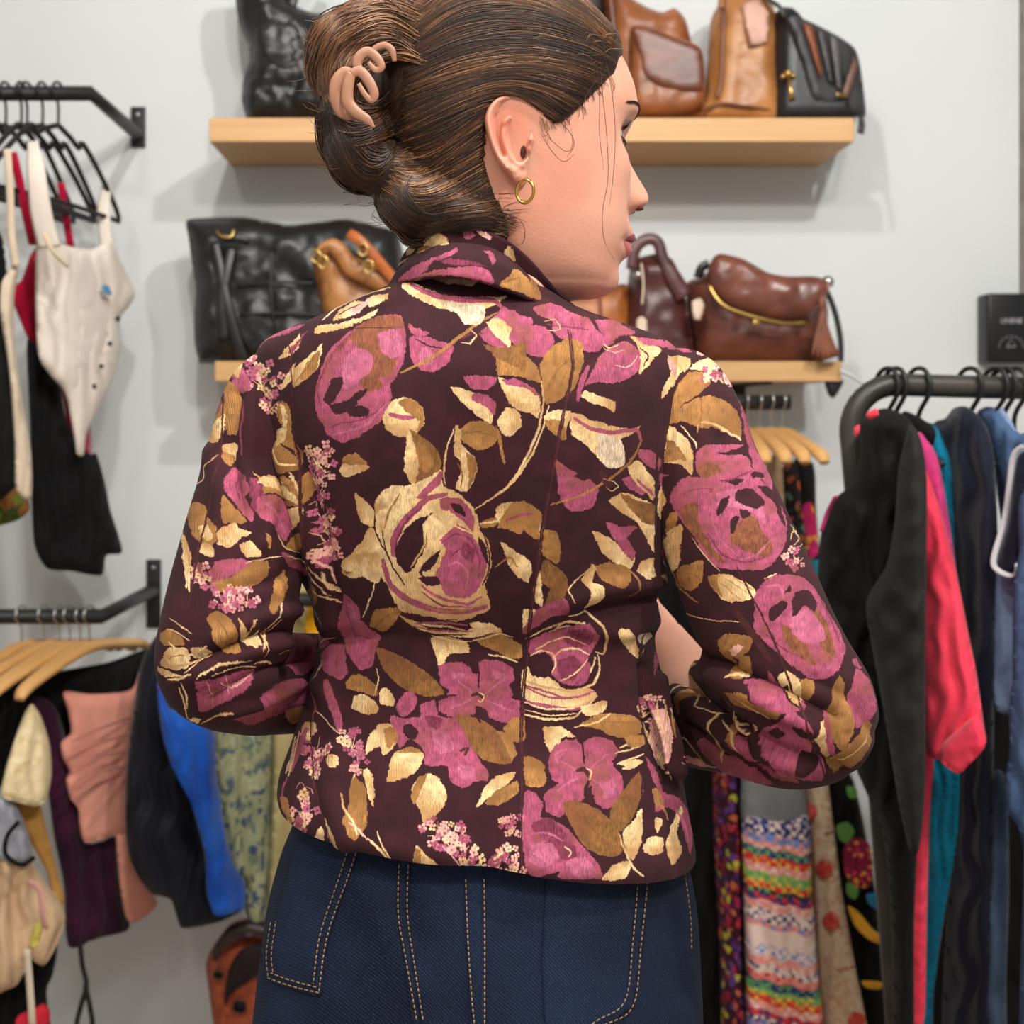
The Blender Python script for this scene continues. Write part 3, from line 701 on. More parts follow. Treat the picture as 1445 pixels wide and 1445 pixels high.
s T 7 1330 1330 1390 1290 1420 1330
s M 7 1120 1230 1170 1200 1230 1220 1270 1300 1260 1380
s M 7 1150 1290 1190 1260 1240 1300 1240 1370
s L 7 1130 1330 1180 1310 1220 1350 1210 1410
s G 7 890 1190 900 1260 930 1330 980 1400
s G 6 1285 1200 1310 1270 1306 1340 1280 1400
s T 8 960 1040 920 1110 900 1180
s T 8 1060 1480 1140 1500 1230 1490
s G 5 960 1500 1060 1530 1180 1530
t 4
p P 112 350 150 320 200 300 260 290 300 268 345 265 378 300 372 350 345 400 352 440 332 490 280 502 225 480 200 440 212 400 180 380 140 400
p M 275 300 330 275 365 300 350 350 300 360 260 340
p M 230 410 290 390 320 430 290 480 240 470
p G 120 400 160 385 215 410 215 445 180 470 135 460
s C 8 110 330 180 290 260 262 330 262
s C 6 150 372 210 340 280 325 350 350
s C 7 215 400 250 370 310 365 350 385
s C 6 240 482 300 450 345 400
s C 7 130 395 170 375 215 385 225 420 210 450
s C 10 105 480 180 505 280 520 360 495 385 440 378 380
s P 9 108 505 200 545 300 545 370 520
s C 8 100 560 190 590 290 585 370 550
s C 6 108 590 200 615 300 605
s C 9 300 610 350 580 410 590
p C 380 560 420 565 400 600 350 620 320 600
s C 10 640 640 634 560 650 490 690 470
s C 8 690 455 740 470 780 520 790 570
s C 7 655 560 680 520 720 500
s T 12 670 700 660 620 680 570
s C 7 700 720 720 690 760 740 800 790
s K 8 700 770 760 790 840 800
s C 9 870 600 930 640 1000 670
s C 6 860 640 910 690 940 740
s M 9 1000 660 1060 720 1150 760
s L 6 900 720 1000 790 1100 840
s C 8 560 660 620 760 650 860
s K 10 580 640 600 720 625 800
s C 7 600 560 612 640 650 720
s T 8 600 900 620 960 640 1010
s L 8 660 960 700 1020 715 1100
s C 7 440 760 500 745 550 720
p C 455 800 520 780 545 790 500 815
p T 480 700 540 690 550 720 500 740
t 3
p C 955 235 1060 285 1180 300 1300 280 1330 300 1240 330 1120 320 1020 290
s P 8 1000 282 1120 300 1240 300
s G 5 1010 300 1110 318 1220 315
s C 6 1080 320 1160 345 1220 350
p P 420 540 500 500 580 510 590 580 520 610 430 640 400 600
s M 12 430 590 500 560 570 540
s M 9 450 630 520 600 580 590
s C 7 400 380 440 320 470 250
s C 8 380 430 430 420 480 440
s C 8 60 350 130 400 200 360
s C 9 40 400 80 440 150 430 200 390
s C 6 100 520 120 580 130 640
s K 7 250 500 300 540 390 480
s C 7 560 760 545 830 530 880
s K 9 575 700 555 780 530 860
s P 8 630 540 640 600 625 660
s C 6 640 620 690 660 740 720
s C 6 620 400 660 340 700 330
s K 6 615 180 640 230 680 270
s C 6 640 130 690 170 720 200
s C 8 660 60 680 120 715 160
s C 5 600 40 650 100 690 160
t 3
p P 1160 500 1230 470 1290 480 1370 500 1400 560 1340 640 1262 600 1200 640 1140 590
s L 9 1180 500 1220 530 1245 560
s L 9 1380 480 1330 520 1285 556
s L 8 1150 610 1200 590 1240 570
s L 8 1400 620 1350 600 1290 575
s G 7 1258 425 1264 480 1262 530
s G 12 1256 600 1262 640 1270 670
s G 6 1130 562 1180 556
s B 16 1232 560 1262 550 1286 572
s C 7 1262 545 1285 560 1275 585 1260 580
t 4
p P 235 780 300 725 360 735 430 780 425 860 360 880 300 915 235 880
s L 9 240 790 280 810 310 835
s L 9 420 760 380 790 350 825
s L 8 400 880 370 870 345 850
s L 8 230 900 270 870 310 855
s G 7 318 715 324 760 328 800
s G 12 330 920 340 880 345 860
s B 16 300 830 325 818 350 850
s C 7 335 815 355 832 345 862
s M 8 180 1100 230 1080 280 1110
s L 9 130 1060 200 1060 250 1090
s C 6 255 1110 280 1130 270 1150
t 0
s B 3 803 470 808 520 796 580 770 720 752 850 738 1000 736 1130 737 1246
s G 2.2 800 470 806 520 793 580 767 720 749 850 735 1000 733 1130 734 1246
s B 3 412 490 416 600 418 640 444 800 446 900 440 1000 444 1100 470 1190
s G 3 928 540 922 640 920 740 918 830
s G 2.5 905 850 898 950 905 1050 902 1140
s B 3 1040 800 1090 900 1130 1000 1165 1100
s B 3 320 560 312 660 288 760 268 860
t 5
p P 10 450 60 390 130 340 230 300 330 260 385 235 380 270 300 300 230 320 200 370 130 420
p P 130 420 250 370 400 355 520 350 600 395 605 460 500 430 350 410 200 410
p M 280 310 350 300 480 320 570 350 500 345 360 340
s R 9 100 440 200 405 330 375
p T 640 470 700 410 740 360 800 400 860 470 910 540 900 565 830 540 740 500
s D 9 650 460 730 430 780 420
p D 830 400 880 460 915 545 870 520
p P 550 250 600 260 625 310 600 335 580 280
p T 130 260 190 160 260 120 310 150 340 200 250 220 170 260
p C 190 200 270 130 340 205 240 218
p C 60 270 100 210 150 160 140 210 100 260
p C 670 260 710 210 740 250 752 310 700 280
p P 420 120 470 115 500 150 460 170 430 160
p K 500 115 560 125 600 160 590 180 540 150
s K 8 560 125 605 160
s C 14 0 360 40 310 90 290
"""
def _vnoise(h, w, cell, seed, aspect=1.0):
    r = np.random.RandomState(seed)
    gh, gw = int(h/cell)+3, int(w/(cell*aspect))+3
    g = r.rand(gh, gw).astype(np.float32)
    y = np.arange(h)/cell; x = np.arange(w)/(cell*aspect)
    yi = y.astype(int); xi = x.astype(int); fy = (y-yi); fx = (x-xi)
    fy = (fy*fy*(3-2*fy))[:,None]; fx = (fx*fx*(3-2*fx))[None,:]
    a = g[yi][:,xi]; b = g[yi][:,xi+1]; c = g[yi+1][:,xi]; d = g[yi+1][:,xi+1]
    return ((a*(1-fx)+b*fx)*(1-fy)+(c*(1-fx)+d*fx)*fy).astype(np.float32)
def _smooth(pts, closed, n=5):
    P = np.array(pts, float); k = len(P); out = []
    rng = range(k) if closed else range(k-1)
    for i in rng:
        if closed: a,b,c,d = P[i-1],P[i],P[(i+1)%k],P[(i+2)%k]
        else: a,b,c,d = P[max(i-1,0)],P[i],P[i+1],P[min(i+2,k-1)]
        for t in np.arange(n)/n:
            out.append(.62*.5*((2*b)+(c-a)*t+(2*a-5*b+4*c-d)*t*t+(-a+3*b-3*c+d)*t**3)+.38*(b*(1-t)+c*t))
    if not closed: out.append(P[-1])
    return np.array(out)
def make_print():
    W = int((PX1-PX0)*PS); H = int((PY1-PY0)*PS)
    img = np.zeros((H, W, 3), np.float32); img[:] = PAL['G']
    n1 = _vnoise(H,W,5,1); n2 = _vnoise(H,W,14,2); n3 = _vnoise(H,W,40,3); fine = _vnoise(H,W,2.0,4); streak = _vnoise(H,W,9,5,.22)
    img *= (1+.25*(n3-.5)+.12*(fine-.5))[...,None]
    wx = ((n1-.5)*4.0+(n2-.5)*4+(streak-.5)*1.3); wy = ((np.roll(n1,37,1)-.5)*4.0+(np.roll(n2,55,0)-.5)*4+(streak-.5)*2.0)
    rr = np.random.RandomState(7)
    def fill(pts, col, rough=1.0):
        q = (np.array(pts)-[PX0,PY0])*PS
        x0,y0 = np.floor(q.min(0)-4).astype(int); x1,y1 = np.ceil(q.max(0)+4).astype(int)
        x0=max(x0,0); y0=max(y0,0); x1=min(x1,W); y1=min(y1,H)
        if x1<=x0 or y1<=y0: return
        X,Y = np.meshgrid(np.arange(x0,x1)+.5, np.arange(y0,y1)+.5)
        X = X+wx[y0:y1,x0:x1]*rough; Y = Y+wy[y0:y1,x0:x1]*rough
        ins = np.zeros(X.shape, bool); k = len(q)
        for i in range(k):
            ax,ay = q[i]; bx,by = q[(i+1)%k]
            if ay==by: continue
            c = (Y>=min(ay,by))&(Y<max(ay,by))
            ins ^= c & (X < ax+(Y-ay)*(bx-ax)/(by-ay))
        base = np.array(PAL[col],np.float32)
        m = 1+.22*(n2[y0:y1,x0:x1]-.5)+.30*(streak[y0:y1,x0:x1]-.5)*(.4 if col in 'GB' else 1)+.12*(fine[y0:y1,x0:x1]-.5)
        val = base*m[...,None]
        if col in 'PLM':                                             # mottled petals
            k2 = np.clip((n3[y0:y1,x0:x1]*.6+streak[y0:y1,x0:x1]*.4-.52)*4,0,1)[...,None]*.55
            val = val*(1-k2)+np.array(PAL['R' if col=='P' else 'P'],np.float32)*k2
        if col in 'CTD' and len(q)>24 and min(x1-x0,y1-y0)>26:            # one side of a leaf is browner
            an=rr.rand()*6.28; g=((X-q[:,0].mean())*np.cos(an)/(x1-x0)+(Y-q[:,1].mean())*np.sin(an)/(y1-y0))*2.2+(streak[y0:y1,x0:x1]-.5)*.9
            k3=np.clip(g*1.6+.1,0,1)[...,None]*.55
            val=val*(1-k3)+np.array(PAL[{'C':'T','T':'D','D':'R'}[col]],np.float32)*k3
        if col in 'PL' and min(x1-x0,y1-y0)>40:                              # bristle marks in the petals
            an=rr.rand()*3.14; ph=(X*np.cos(an)+Y*np.sin(an))*.16+n3[y0:y1,x0:x1]*16; k3=np.clip(np.sin(ph)-.80,0,1)[...,None]*3*(streak[y0:y1,x0:x1]>.45)[...,None]
            val=val*(1-k3*.6)+np.array(PAL['M' if rr.rand()<.6 else 'L'],np.float32)*k3*.6
        if col in 'CTK':
            k2 = np.clip((n3[y0:y1,x0:x1]*.5+streak[y0:y1,x0:x1]*.5-.55)*4,0,1)[...,None]*.5
            val = val*(1-k2)+np.array(PAL[{'C':'T','T':'D','K':'P'}[col]],np.float32)*k2
        mm = ins.astype(np.float32)
        mm[1:-1,1:-1] = (mm[1:-1,1:-1]*4+mm[:-2,1:-1]+mm[2:,1:-1]+mm[1:-1,:-2]+mm[1:-1,2:])/8
        mm = mm[...,None]
        img[y0:y1,x0:x1] = img[y0:y1,x0:x1]*(1-mm)+val*mm
    def stroke(pts, w, col, rough=1.0):
        c = _smooth(pts, False, 4); k = len(c)
        d = np.gradient(c, axis=0); d /= np.linalg.norm(d,axis=1)[:,None]+1e-6
        nrm = np.stack([-d[:,1],d[:,0]],1); t = np.arange(k)/(k-1)
        hw = (w/2*np.clip(np.sin(np.pi*np.clip(t*.86+.07,0,1))**.45,.15,1))[:,None]
        fill(np.concatenate([c+nrm*hw,(c-nrm*hw)[::-1]]), col, rough)
    rr = np.random.RandomState(7)
    def cluster(cx, cy, r):
        for i in range(max(4,int(r/3.2))):
            a = rr.rand()*6.28; d = r*.9*rr.rand()**.6; x = cx+d*np.cos(a); y = cy+d*np.sin(a)
            stroke([(cx,cy+r*.7),((cx+x)/2+rr.randn()*1.5,(cy+y)/2+r*.2),(x,y)],1.3,'K' if i%2 else 'C',.5)
        for i in range(max(5,int(r*.75))):
            a = rr.rand()*6.28; d = r*rr.rand()**.55; x = cx+d*np.cos(a); y = cy+d*np.sin(a)
            col = 'PLKCK'[rr.randint(5)]; s = 2.6+1.6*rr.rand()
            for j in range(4):
                b = a+j*1.57+rr.rand()*.3; px = x+s*.95*np.cos(b); py = y+s*.95*np.sin(b)
                th = np.arange(7)/7*6.28
                fill(np.stack([px+s*.72*np.cos(th),py+s*.72*np.sin(th)],1), col, .35)
            th = np.arange(6)/6*6.28
            fill(np.stack([x+s*.3*np.cos(th),y+s*.3*np.sin(th)],1), 'M', .2)
    tl = TILES['1']
    for line in PRINT.strip().splitlines():
        f = line.split()
        if not f: continue
        if f[0]=='t': tl = TILES[f[1]]; continue
        def cv(v): v = np.array(v,float).reshape(-1,2); return v*tl[2]+[tl[0],tl[1]]
        if f[0]=='p': fill(_smooth(cv(f[2:]),True), f[1])
        elif f[0]=='s': stroke(cv(f[3:]), float(f[2])*tl[2], f[1], .6)
        elif f[0]=='c':
            c = cv(f[2:])[0]; cluster(c[0],c[1],float(f[1])*tl[2])
    # wale lines of the fine corduroy
    yy,xx = np.mgrid[0:H,0:W]
    img *= (1+.05*np.sin(xx*1.35+n3*6))[...,None]
    return np.clip(img,0,255)/255., W, H
# ================================================================ the woman
PERSON = thing('person', 'woman seen from behind in floral blazer and jeans, hair clipped up, looking right', 'person', (.02, 1.0, 0))
arr, IW, IH = make_print()
img = bpy.data.images.new('rose_print', IW, IH, alpha=False)
buf = np.ones((IH, IW, 4), np.float32); buf[..., :3] = arr[::-1]; img.pixels.foreach_set(buf.ravel()); img.update(); img.pack()
del buf, arr
def fabric():
    m = bpy.data.materials.new('floral_corduroy'); m.use_nodes = True; N = m.node_tree.nodes; L = m.node_tree.links; b = N['Principled BSDF']
    uvn = N.new('ShaderNodeUVMap'); uvn.uv_map = 'fabric'; t = N.new('ShaderNodeTexImage'); t.image = img; t.extension = 'REPEAT'; L.new(uvn.outputs[0], t.inputs[0])
    hs = N.new('ShaderNodeHueSaturation'); hs.inputs['Saturation'].default_value = 1.0; hs.inputs['Value'].default_value = 1.0; L.new(t.outputs[0], hs.inputs['Color']); L.new(hs.outputs[0], b.inputs['Base Color'])
    b.inputs['Roughness'].default_value = .82; b.inputs['Specular IOR Level'].default_value = .25; b.inputs['Sheen Weight'].default_value = .02
    wv = N.new('ShaderNodeTexWave'); wv.bands_direction = 'X'; wv.inputs['Scale'].default_value = 190; wv.inputs['Distortion'].default_value = 1.5; L.new(uvn.outputs[0], wv.inputs[0])
    n2 = N.new('ShaderNodeTexNoise'); n2.inputs['Scale'].default_value = 60; n2.inputs['Detail'].default_value = 6; tc = N.new('ShaderNodeTexCoord'); L.new(tc.outputs['Object'], n2.inputs[0])
    ad = N.new('ShaderNodeMath'); ad.operation = 'MULTIPLY_ADD'; L.new(n2.outputs[0], ad.inputs[0]); ad.inputs[1].default_value = 2.2; L.new(wv.outputs['Fac'], ad.inputs[2])
    bp = N.new('ShaderNodeBump'); bp.inputs['Strength'].default_value = .4; bp.inputs['Distance'].default_value = .0008; L.new(ad.outputs[0], bp.inputs['Height']); L.new(bp.outputs[0], b.inputs['Normal'])
    return m
FAB = fabric()
def uvpx(p): return ((p[0]-PX0)/(PX1-PX0), 1-(p[1]-PY0)/(PY1-PY0))
# folds of the cloth: (polyline in garment flat coordinates, half width, height)
FOLDS = [([(935, 838), (880, 850), (830, 862)], 9, -.006), ([(930, 822), (870, 828), (800, 850)], 12, .004), ([(925, 875), (870, 890), (820, 885)], 12, .004),
  ([(900, 940), (905, 1010), (935, 1085)], 7, -.006), ([(925, 960), (935, 1030), (955, 1090)], 7, .006), ([(880, 900), (890, 980), (900, 1060)], 16, .003),
  ([(400, 640), (425, 720), (450, 800), (470, 880)], 13, .006), ([(425, 640), (455, 740), (480, 840), (490, 900)], 10, -.005), ([(375, 620), (395, 700), (420, 790)], 8, -.005),
  ([(440, 960), (470, 990), (485, 1040)], 12, .004), ([(450, 900), (500, 905), (560, 895)], 12, -.003), ([(600, 905), (700, 915), (800, 900)], 22, -.004), ([(480, 1060), (470, 1120), (490, 1190)], 14, .005),
  ([(735, 560), (745, 800), (737, 1240)], 4, -.0015), ([(414, 500), (418, 650), (445, 900), (440, 1050), (470, 1190)], 4, -.002), ([(880, 480), (820, 520), (805, 570), (770, 700)], 3, -.0018),
  ([(650, 420), (640, 520), (650, 640)], 60, .003), ([(560, 600), (600, 760)], 30, .003), ([(520, 700), (560, 820)], 12, -.002), ([(700, 1040), (720, 1150)], 26, .003), ([(850, 1100), (860, 1200)], 24, .003)]
SFOLDS = [([(965, 960), (1030, 1010), (1110, 1060), (1190, 1080)], 8, -.008), ([(960, 985), (1040, 1045), (1130, 1085)], 7, .006), ([(985, 940), (1060, 980), (1150, 1030)], 9, .007),
  ([(1000, 930), (1090, 965), (1180, 1010)], 6, -.006), ([(970, 1020), (1030, 1060), (1090, 1085)], 6, -.006), ([(1070, 760), (1120, 850), (1160, 960)], 30, .003), ([(1000, 1040), (1060, 1075)], 5, .005),
  ([(940, 880), (990, 920), (1030, 935)], 9, -.004), ([(1150, 960), (1200, 990), (1225, 1030)], 10, -.004), ([(1020, 620), (1045, 700)], 16, -.003), ([(925, 540), (925, 700), (925, 820)], 6, -.003),
  ([(400, 890), (350, 900), (280, 930)], 7, -.007), ([(420, 860), (370, 870), (310, 900)], 8, .006), ([(400, 905), (340, 925), (270, 960)], 7, .006), ([(430, 930), (370, 945), (300, 985)], 7, -.006),
  ([(410, 800), (380, 820), (330, 830)], 9, -.004), ([(340, 560), (330, 640), (345, 720)], 8, -.005), ([(300, 640), (315, 720), (300, 800)], 12, .004), ([(430, 960), (380, 985), (320, 1005)], 7, .005), ([(385, 700), (370, 770)], 8, .004)]
def foldfield(px, py, folds):
    P = np.stack([px, py], 1); d = np.zeros(len(P))
    for pl, w, h in folds:
        q = sm2(pl, 5, False); r = segdist(P, q[:-1], q[1:]); d += h*np.exp(-(r/w)**2)
    return d
def ring_mesh(rings, folds, amp, seed, cut=.34):
    """rings: list of (n,3) arrays, vertex 0 faces away from the viewer and n/2 the viewer; returns verts, faces, uv in fabric space"""
    R = np.array(rings); k, n, _ = R.shape; P = np.zeros((k, n, 2))
    P[..., 0] = CX+R[..., 0]*F/R[..., 1]; P[..., 1] = CY+(H0-R[..., 2])*F/R[..., 1]
    # normals
    du = np.roll(R, -1, 1)-np.roll(R, 1, 1); dv = np.gradient(R, axis=0); Nn = np.cross(du, dv); Nn /= np.linalg.norm(Nn, axis=2, keepdims=True)+1e-9
    cen = R.mean(1, keepdims=True); s = np.sign((Nn*(R-cen)).sum(2).mean()); Nn *= s
    UV = P.copy(); h = n//2; c = int(n*cut*.72)
    for sgn in (1, -1):
        for j in range(c, h+1):
            i0 = (h+sgn*j) % n; i1 = (h+sgn*(j-1)) % n; ib = (h+sgn*(c-4)) % n; ia = (h+sgn*(c-9)) % n
            dr = P[:, ib]-P[:, ia]; dr /= np.linalg.norm(dr, axis=1, keepdims=True)+1e-6
            al = np.linalg.norm(R[:, i0]-R[:, i1], axis=1)*F/1.0
            if j <= c: continue
            UV[:, i0] = UV[:, i1]+dr*al[:, None]
    V = R.reshape(-1, 3); NN = Nn.reshape(-1, 3); px, py = UV.reshape(-1, 2).T
    d = foldfield(px, py, folds)
    d += np.array([amp*(noise.noise(Vector((v[0]*13, v[1]*13, v[2]*9+seed)))+.4*noise.noise(Vector((v[0]*34, v[1]*34, v[2]*22+seed)))) for v in V])
    V = V+NN*d[:, None]
    Fc = [];
    for i in range(k-1):
        for j in range(n): Fc.append((i*n+j, i*n+(j+1) % n, (i+1)*n+(j+1) % n, (i+1)*n+j))
    if s > 0: Fc = [f[::-1] for f in Fc]
    return V, Fc, np.array([uvpx(p) for p in zip(px, py)])
def interp(rows, m):
    A = np.array(rows, float); k = len(A); ts = np.linspace(0, k-1, m); out = []
    for t in ts:
        i = min(int(t), k-2); f = t-i; a, b, c, d = A[max(i-1, 0)], A[i], A[i+1], A[min(i+2, k-1)]
        out.append(.5*((2*b)+(c-a)*f+(2*a-5*b+4*c-d)*f*f+(-a+3*b-3*c+d)*f**3))
    return np.array(out)
TORSO = [(392, 605, 730, 1.0, .045), (402, 570, 752, 1.0, .056), (417, 532, 778, 1.0, .068), (436, 490, 808, 1.0, .080), (455, 450, 852, 1.0, .090), (470, 412, 895, 1.0, .097), (485, 382, 930, 1.0, .103), (505, 368, 950, 1.0, .108), (545, 366, 955, 1.0, .115),
  (600, 370, 950, 1.005, .122), (680, 382, 940, 1.01, .125), (760, 402, 932, 1.012, .122), (815, 432, 925, 1.015, .118), (865, 448, 918, 1.02, .110), (900, 456, 916, 1.02, .106),
  (950, 448, 925, 1.02, .108), (1000, 435, 937, 1.018, .114), (1055, 418, 952, 1.01, .122), (1100, 403, 962, 1.005, .128), (1130, 399, 970, 1.0, .131), (1143, 401, 972, 1.0, .131)]
def torso_rings(rows, m, n, inset=0, ex=2.35):
    out = []
    for (py, Lp, Rp, Yc, b) in interp(rows, m):
        xl = (Lp-CX)*Yc/F+inset; xr = (Rp-CX)*Yc/F-inset; z = H0+(CY-py)*Yc/F; a = (xr-xl)/2; xc = (xl+xr)/2; b -= inset; ring = []
        k = max(0, (py-980)/186); tilt = -.040*k/ .33
        for j in range(n):
            t = 2*math.pi*j/n; c_, s_ = math.cos(t), math.sin(t)
            x = a*math.copysign(abs(s_)**(2/ex), s_); y = b*math.copysign(abs(c_)**(2/ex), c_)
            if y < 0 and py > 520: y += .010*math.exp(-(x/.03)**2)*min(1, (py-520)/200)    # hollow along the spine
            if y < 0 and 480 < py < 820: y -= .007*math.exp(-((abs(x)-.085)/.045)**2)*math.exp(-((py-620)/110)**2)   # shoulder blades
            ring.append((xc+x, Yc+y, z-(.030*k*max(0, x/.16) if k > 0 else 0)+(.016*k*max(0, -x/.16) if k > 0 else 0)))
        out.append(ring)
    return out
def tube_rings(path, m, n, rs=1.0):
    A = interp([(*W(p[0], p[1], p[3]), p[2]*p[3]/F) for p in path], m); out = []
    for i in range(m):
        c = Vector(A[i, :3]); d = Vector(A[min(i+1, m-1), :3])-Vector(A[max(i-1, 0), :3]); d.normalize()
        back = Vector((0, 1, 0)); back = (back-d*back.dot(d)).normalized(); sd = d.cross(back)
        r = A[i, 3]*rs; out.append([tuple(c+(back*math.cos(2*math.pi*j/n)+sd*math.sin(2*math.pi*j/n))*r) for j in range(n)])
    return out
SR = [(905, 522, 12, 1.0), (920, 532, 40, 1.0), (946, 556, 70, .99), (966, 600, 79, .98), (987, 660, 81, .97), (1022, 750, 86, .955), (1063, 850, 90, .94), (1106, 940, 92, .925), (1136, 995, 92, .92), (1138, 1018, 84, .93), (1105, 1026, 77, .96), (1040, 1018, 70, 1.03), (985, 1012, 66, 1.09), (955, 1011, 64, 1.12)]
SL = [(450, 520, 12, 1.0), (432, 530, 42, 1.0), (404, 556, 70, .99), (386, 600, 77, .98), (370, 665, 78, .975), (352, 740, 82, .96), (335, 820, 86, .95), (318, 890, 88, .94), (311, 932, 85, .94), (325, 955, 72, .96), (368, 962, 67, 1.02), (430, 963, 64, 1.08), (500, 962, 60, 1.13)]
v, f, uv = ring_mesh(torso_rings(TORSO, 230, 240), FOLDS, .0022, 1)
JACKET = link('blazer', v, f, FAB, PERSON, uv=uv, label='dark plum corduroy blazer printed with pink roses and tan leaves')
md = JACKET.modifiers.new('thick', 'SOLIDIFY'); md.thickness = .0025; md.offset = -1
for nm, pth, sd in (('sleeve', SR, 5), ('sleeve', SL, 9)):
    v, f, uv = ring_mesh(tube_rings(pth, 190, 120), SFOLDS, .0022, sd, .36)
    o = link(nm, v, f, FAB, JACKET, uv=uv); md = o.modifiers.new('thick', 'SOLIDIFY'); md.thickness = .0025; md.offset = -1
# collar: strips between curves
def strip(name, curves, n=70, rows=8, parent=JACKET, thick=.003):
    curves = [[(x, y, Y-.018*math.exp(-((x-650)/90)**2)) for x, y, Y in c] for c in curves]
    C_ = [interp([tuple(W(*p)) for p in c], n) for c in curves]; k = len(C_); V = []; UV = []
    for r in range(rows):
        t = r/(rows-1)*(k-1); i = min(int(t), k-2); g = t-i
        for j in range(n): p = C_[i][j]*(1-g)+C_[i+1][j]*g; V.append(p); UV.append(uvpx(PXY(p)))
    Fc = [(r*n+j, r*n+j+1, (r+1)*n+j+1, (r+1)*n+j) for r in range(rows-1) for j in range(n-1)]
    o = link(name, V, Fc, FAB, parent, uv=UV); m = o.modifiers.new('t', 'SOLIDIFY'); m.thickness = thick; m.offset = 0
    return o
fall_b = [(560, 430, 1.06), (548, 408, 1.02), (562, 401, .965), (604, 393, .930), (650, 393, .918), (693, 402, .918), (764, 432, .935), (818, 458, .97), (846, 484, 1.06)]
fall_m = [(566, 415, 1.06), (556, 396, 1.02), (568, 380, .968), (610, 366, .934), (650, 362, .924), (696, 370, .924), (750, 400, .94), (808, 446, .975), (838, 470, 1.06)]
fall_t = [(575, 405, 1.06), (565, 388, 1.02), (578, 366, .985), (615, 349, .952), (649, 345, .945), (692, 352, .942), (726, 373, .948), (778, 424, .972), (830, 462, 1.05)]
stand_t = [(575, 390, 1.06), (562, 383, 1.03), (577, 350, .995), (612, 327, .966), (650, 322, .958), (688, 327, .955), (720, 342, .955), (752, 370, .962), (794, 417, .985), (838, 452, 1.05)]
stand_b = [(585, 420, 1.06), (572, 405, 1.03), (590, 380, .995), (620, 360, .962), (650, 356, .955), (685, 362, .957), (708, 382, .963), (735, 410, .972), (778, 440, 1.0), (828, 475, 1.06)]
strip('collar', [fall_b, fall_m, fall_t], rows=12)
strip('collar_stand', [stand_b, stand_t], rows=8)
# pocket flap at the right hip and a small button
def on_surface(obj_v, obj_f):
    return BVHTree.FromPolygons([Vector(p) for p in obj_v], obj_f)
def drape_line(bvh, pts, off, dens=6):
    out = []
    q = sm2(pts, dens, False)
    for p in q:
        d = W(p[0], p[1], 1.0)-Vector((0, 0, H0)); d.normalize(); h = bvh.ray_cast(Vector((0, 0, H0)), d)
        if h[0]: out.append(h[0]+h[1]*off*(1 if h[1].dot(d) < 0 else -1))
    return out
tv, tf, tuv = ring_mesh(torso_rings(TORSO, 230, 240), FOLDS, .0022, 1); TB = on_surface(tv, tf)
flap_top = [(893, 1000), (915, 1002), (936, 1010)]; flap_bot = [(925, 1085), (940, 1098), (950, 1090)]
A_ = drape_line(TB, [(905, 985), (920, 990), (934, 1000)], .006); B_ = drape_line(TB, [(925, 1095), (938, 1100), (950, 1092)], .010)
if len(A_) == len(B_):
    n = len(A_); V = []; U = []
    for r in range(8):
        for j in range(n): p = A_[j].lerp(B_[j], r/7)+Vector((.004*math.sin(r/7*3.1), -.003, 0)); V.append(p); U.append(uvpx(PXY(p)))
    o = link('pocket_flap', V, [(r*n+j, r*n+j+1, (r+1)*n+j+1, (r+1)*n+j) for r in range(7) for j in range(n-1)], FAB, JACKET, uv=U); m = o.modifiers.new('t', 'SOLIDIFY'); m.thickness = .004; m.offset = 0
# ---------------------------------------------------------------- jeans
def denim(name, c1, c2, c3):
    m = bpy.data.materials.new(name); m.use_nodes = True; N = m.node_tree.nodes; L = m.node_tree.links; b = N['Principled BSDF']; b.inputs['Roughness'].default_value = .85; b.inputs['Specular IOR Level'].default_value = .2
    tc = N.new('ShaderNodeTexCoord'); n1 = N.new('ShaderNodeTexNoise'); n1.inputs['Scale'].default_value = 9; n1.inputs['Detail'].default_value = 5; L.new(tc.outputs['Object'], n1.inputs[0])
    r1 = N.new('ShaderNodeValToRGB'); r1.color_ramp.elements[0].position = .35; r1.color_ramp.elements[1].position = .68; r1.color_ramp.elements[0].color = srgb(*c1); r1.color_ramp.elements[1].color = srgb(*c2); L.new(n1.outputs[0], r1.inputs[0])
    n2 = N.new('ShaderNodeTexNoise'); n2.inputs['Scale'].default_value = 620; n2.inputs['Detail'].default_value = 2; L.new(tc.outputs['Object'], n2.inputs[0])
    wv = N.new('ShaderNodeTexWave'); wv.bands_direction = 'DIAGONAL'; wv.inputs['Scale'].default_value = 210; wv.inputs['Distortion'].default_value = 2; L.new(tc.outputs['Object'], wv.inputs[0])
    mu = N.new('ShaderNodeMath'); mu.operation = 'MULTIPLY'; L.new(wv.outputs['Fac'], mu.inputs[0]); L.new(n2.outputs[0], mu.inputs[1])
    r2 = N.new('ShaderNodeValToRGB'); r2.color_ramp.elements[0].position = .3; r2.color_ramp.elements[1].position = .75; L.new(mu.outputs[0], r2.inputs[0])
    r2.color_ramp.elements[0].color = (0, 0, 0, 1); r2.color_ramp.elements[1].color = (.6, .6, .6, 1)
    mi = N.new('ShaderNodeMix'); mi.data_type = 'RGBA'; L.new(r2.outputs[0], mi.inputs[0]); L.new(r1.outputs[0], mi.inputs[6]); mi.inputs[7].default_value = srgb(*c3); L.new(mi.outputs[2], b.inputs['Base Color'])
    bp = N.new('ShaderNodeBump'); bp.inputs['Strength'].default_value = .3; bp.inputs['Distance'].default_value = .001; L.new(mu.outputs[0], bp.inputs['Height']); L.new(bp.outputs[0], b.inputs['Normal'])
    return m
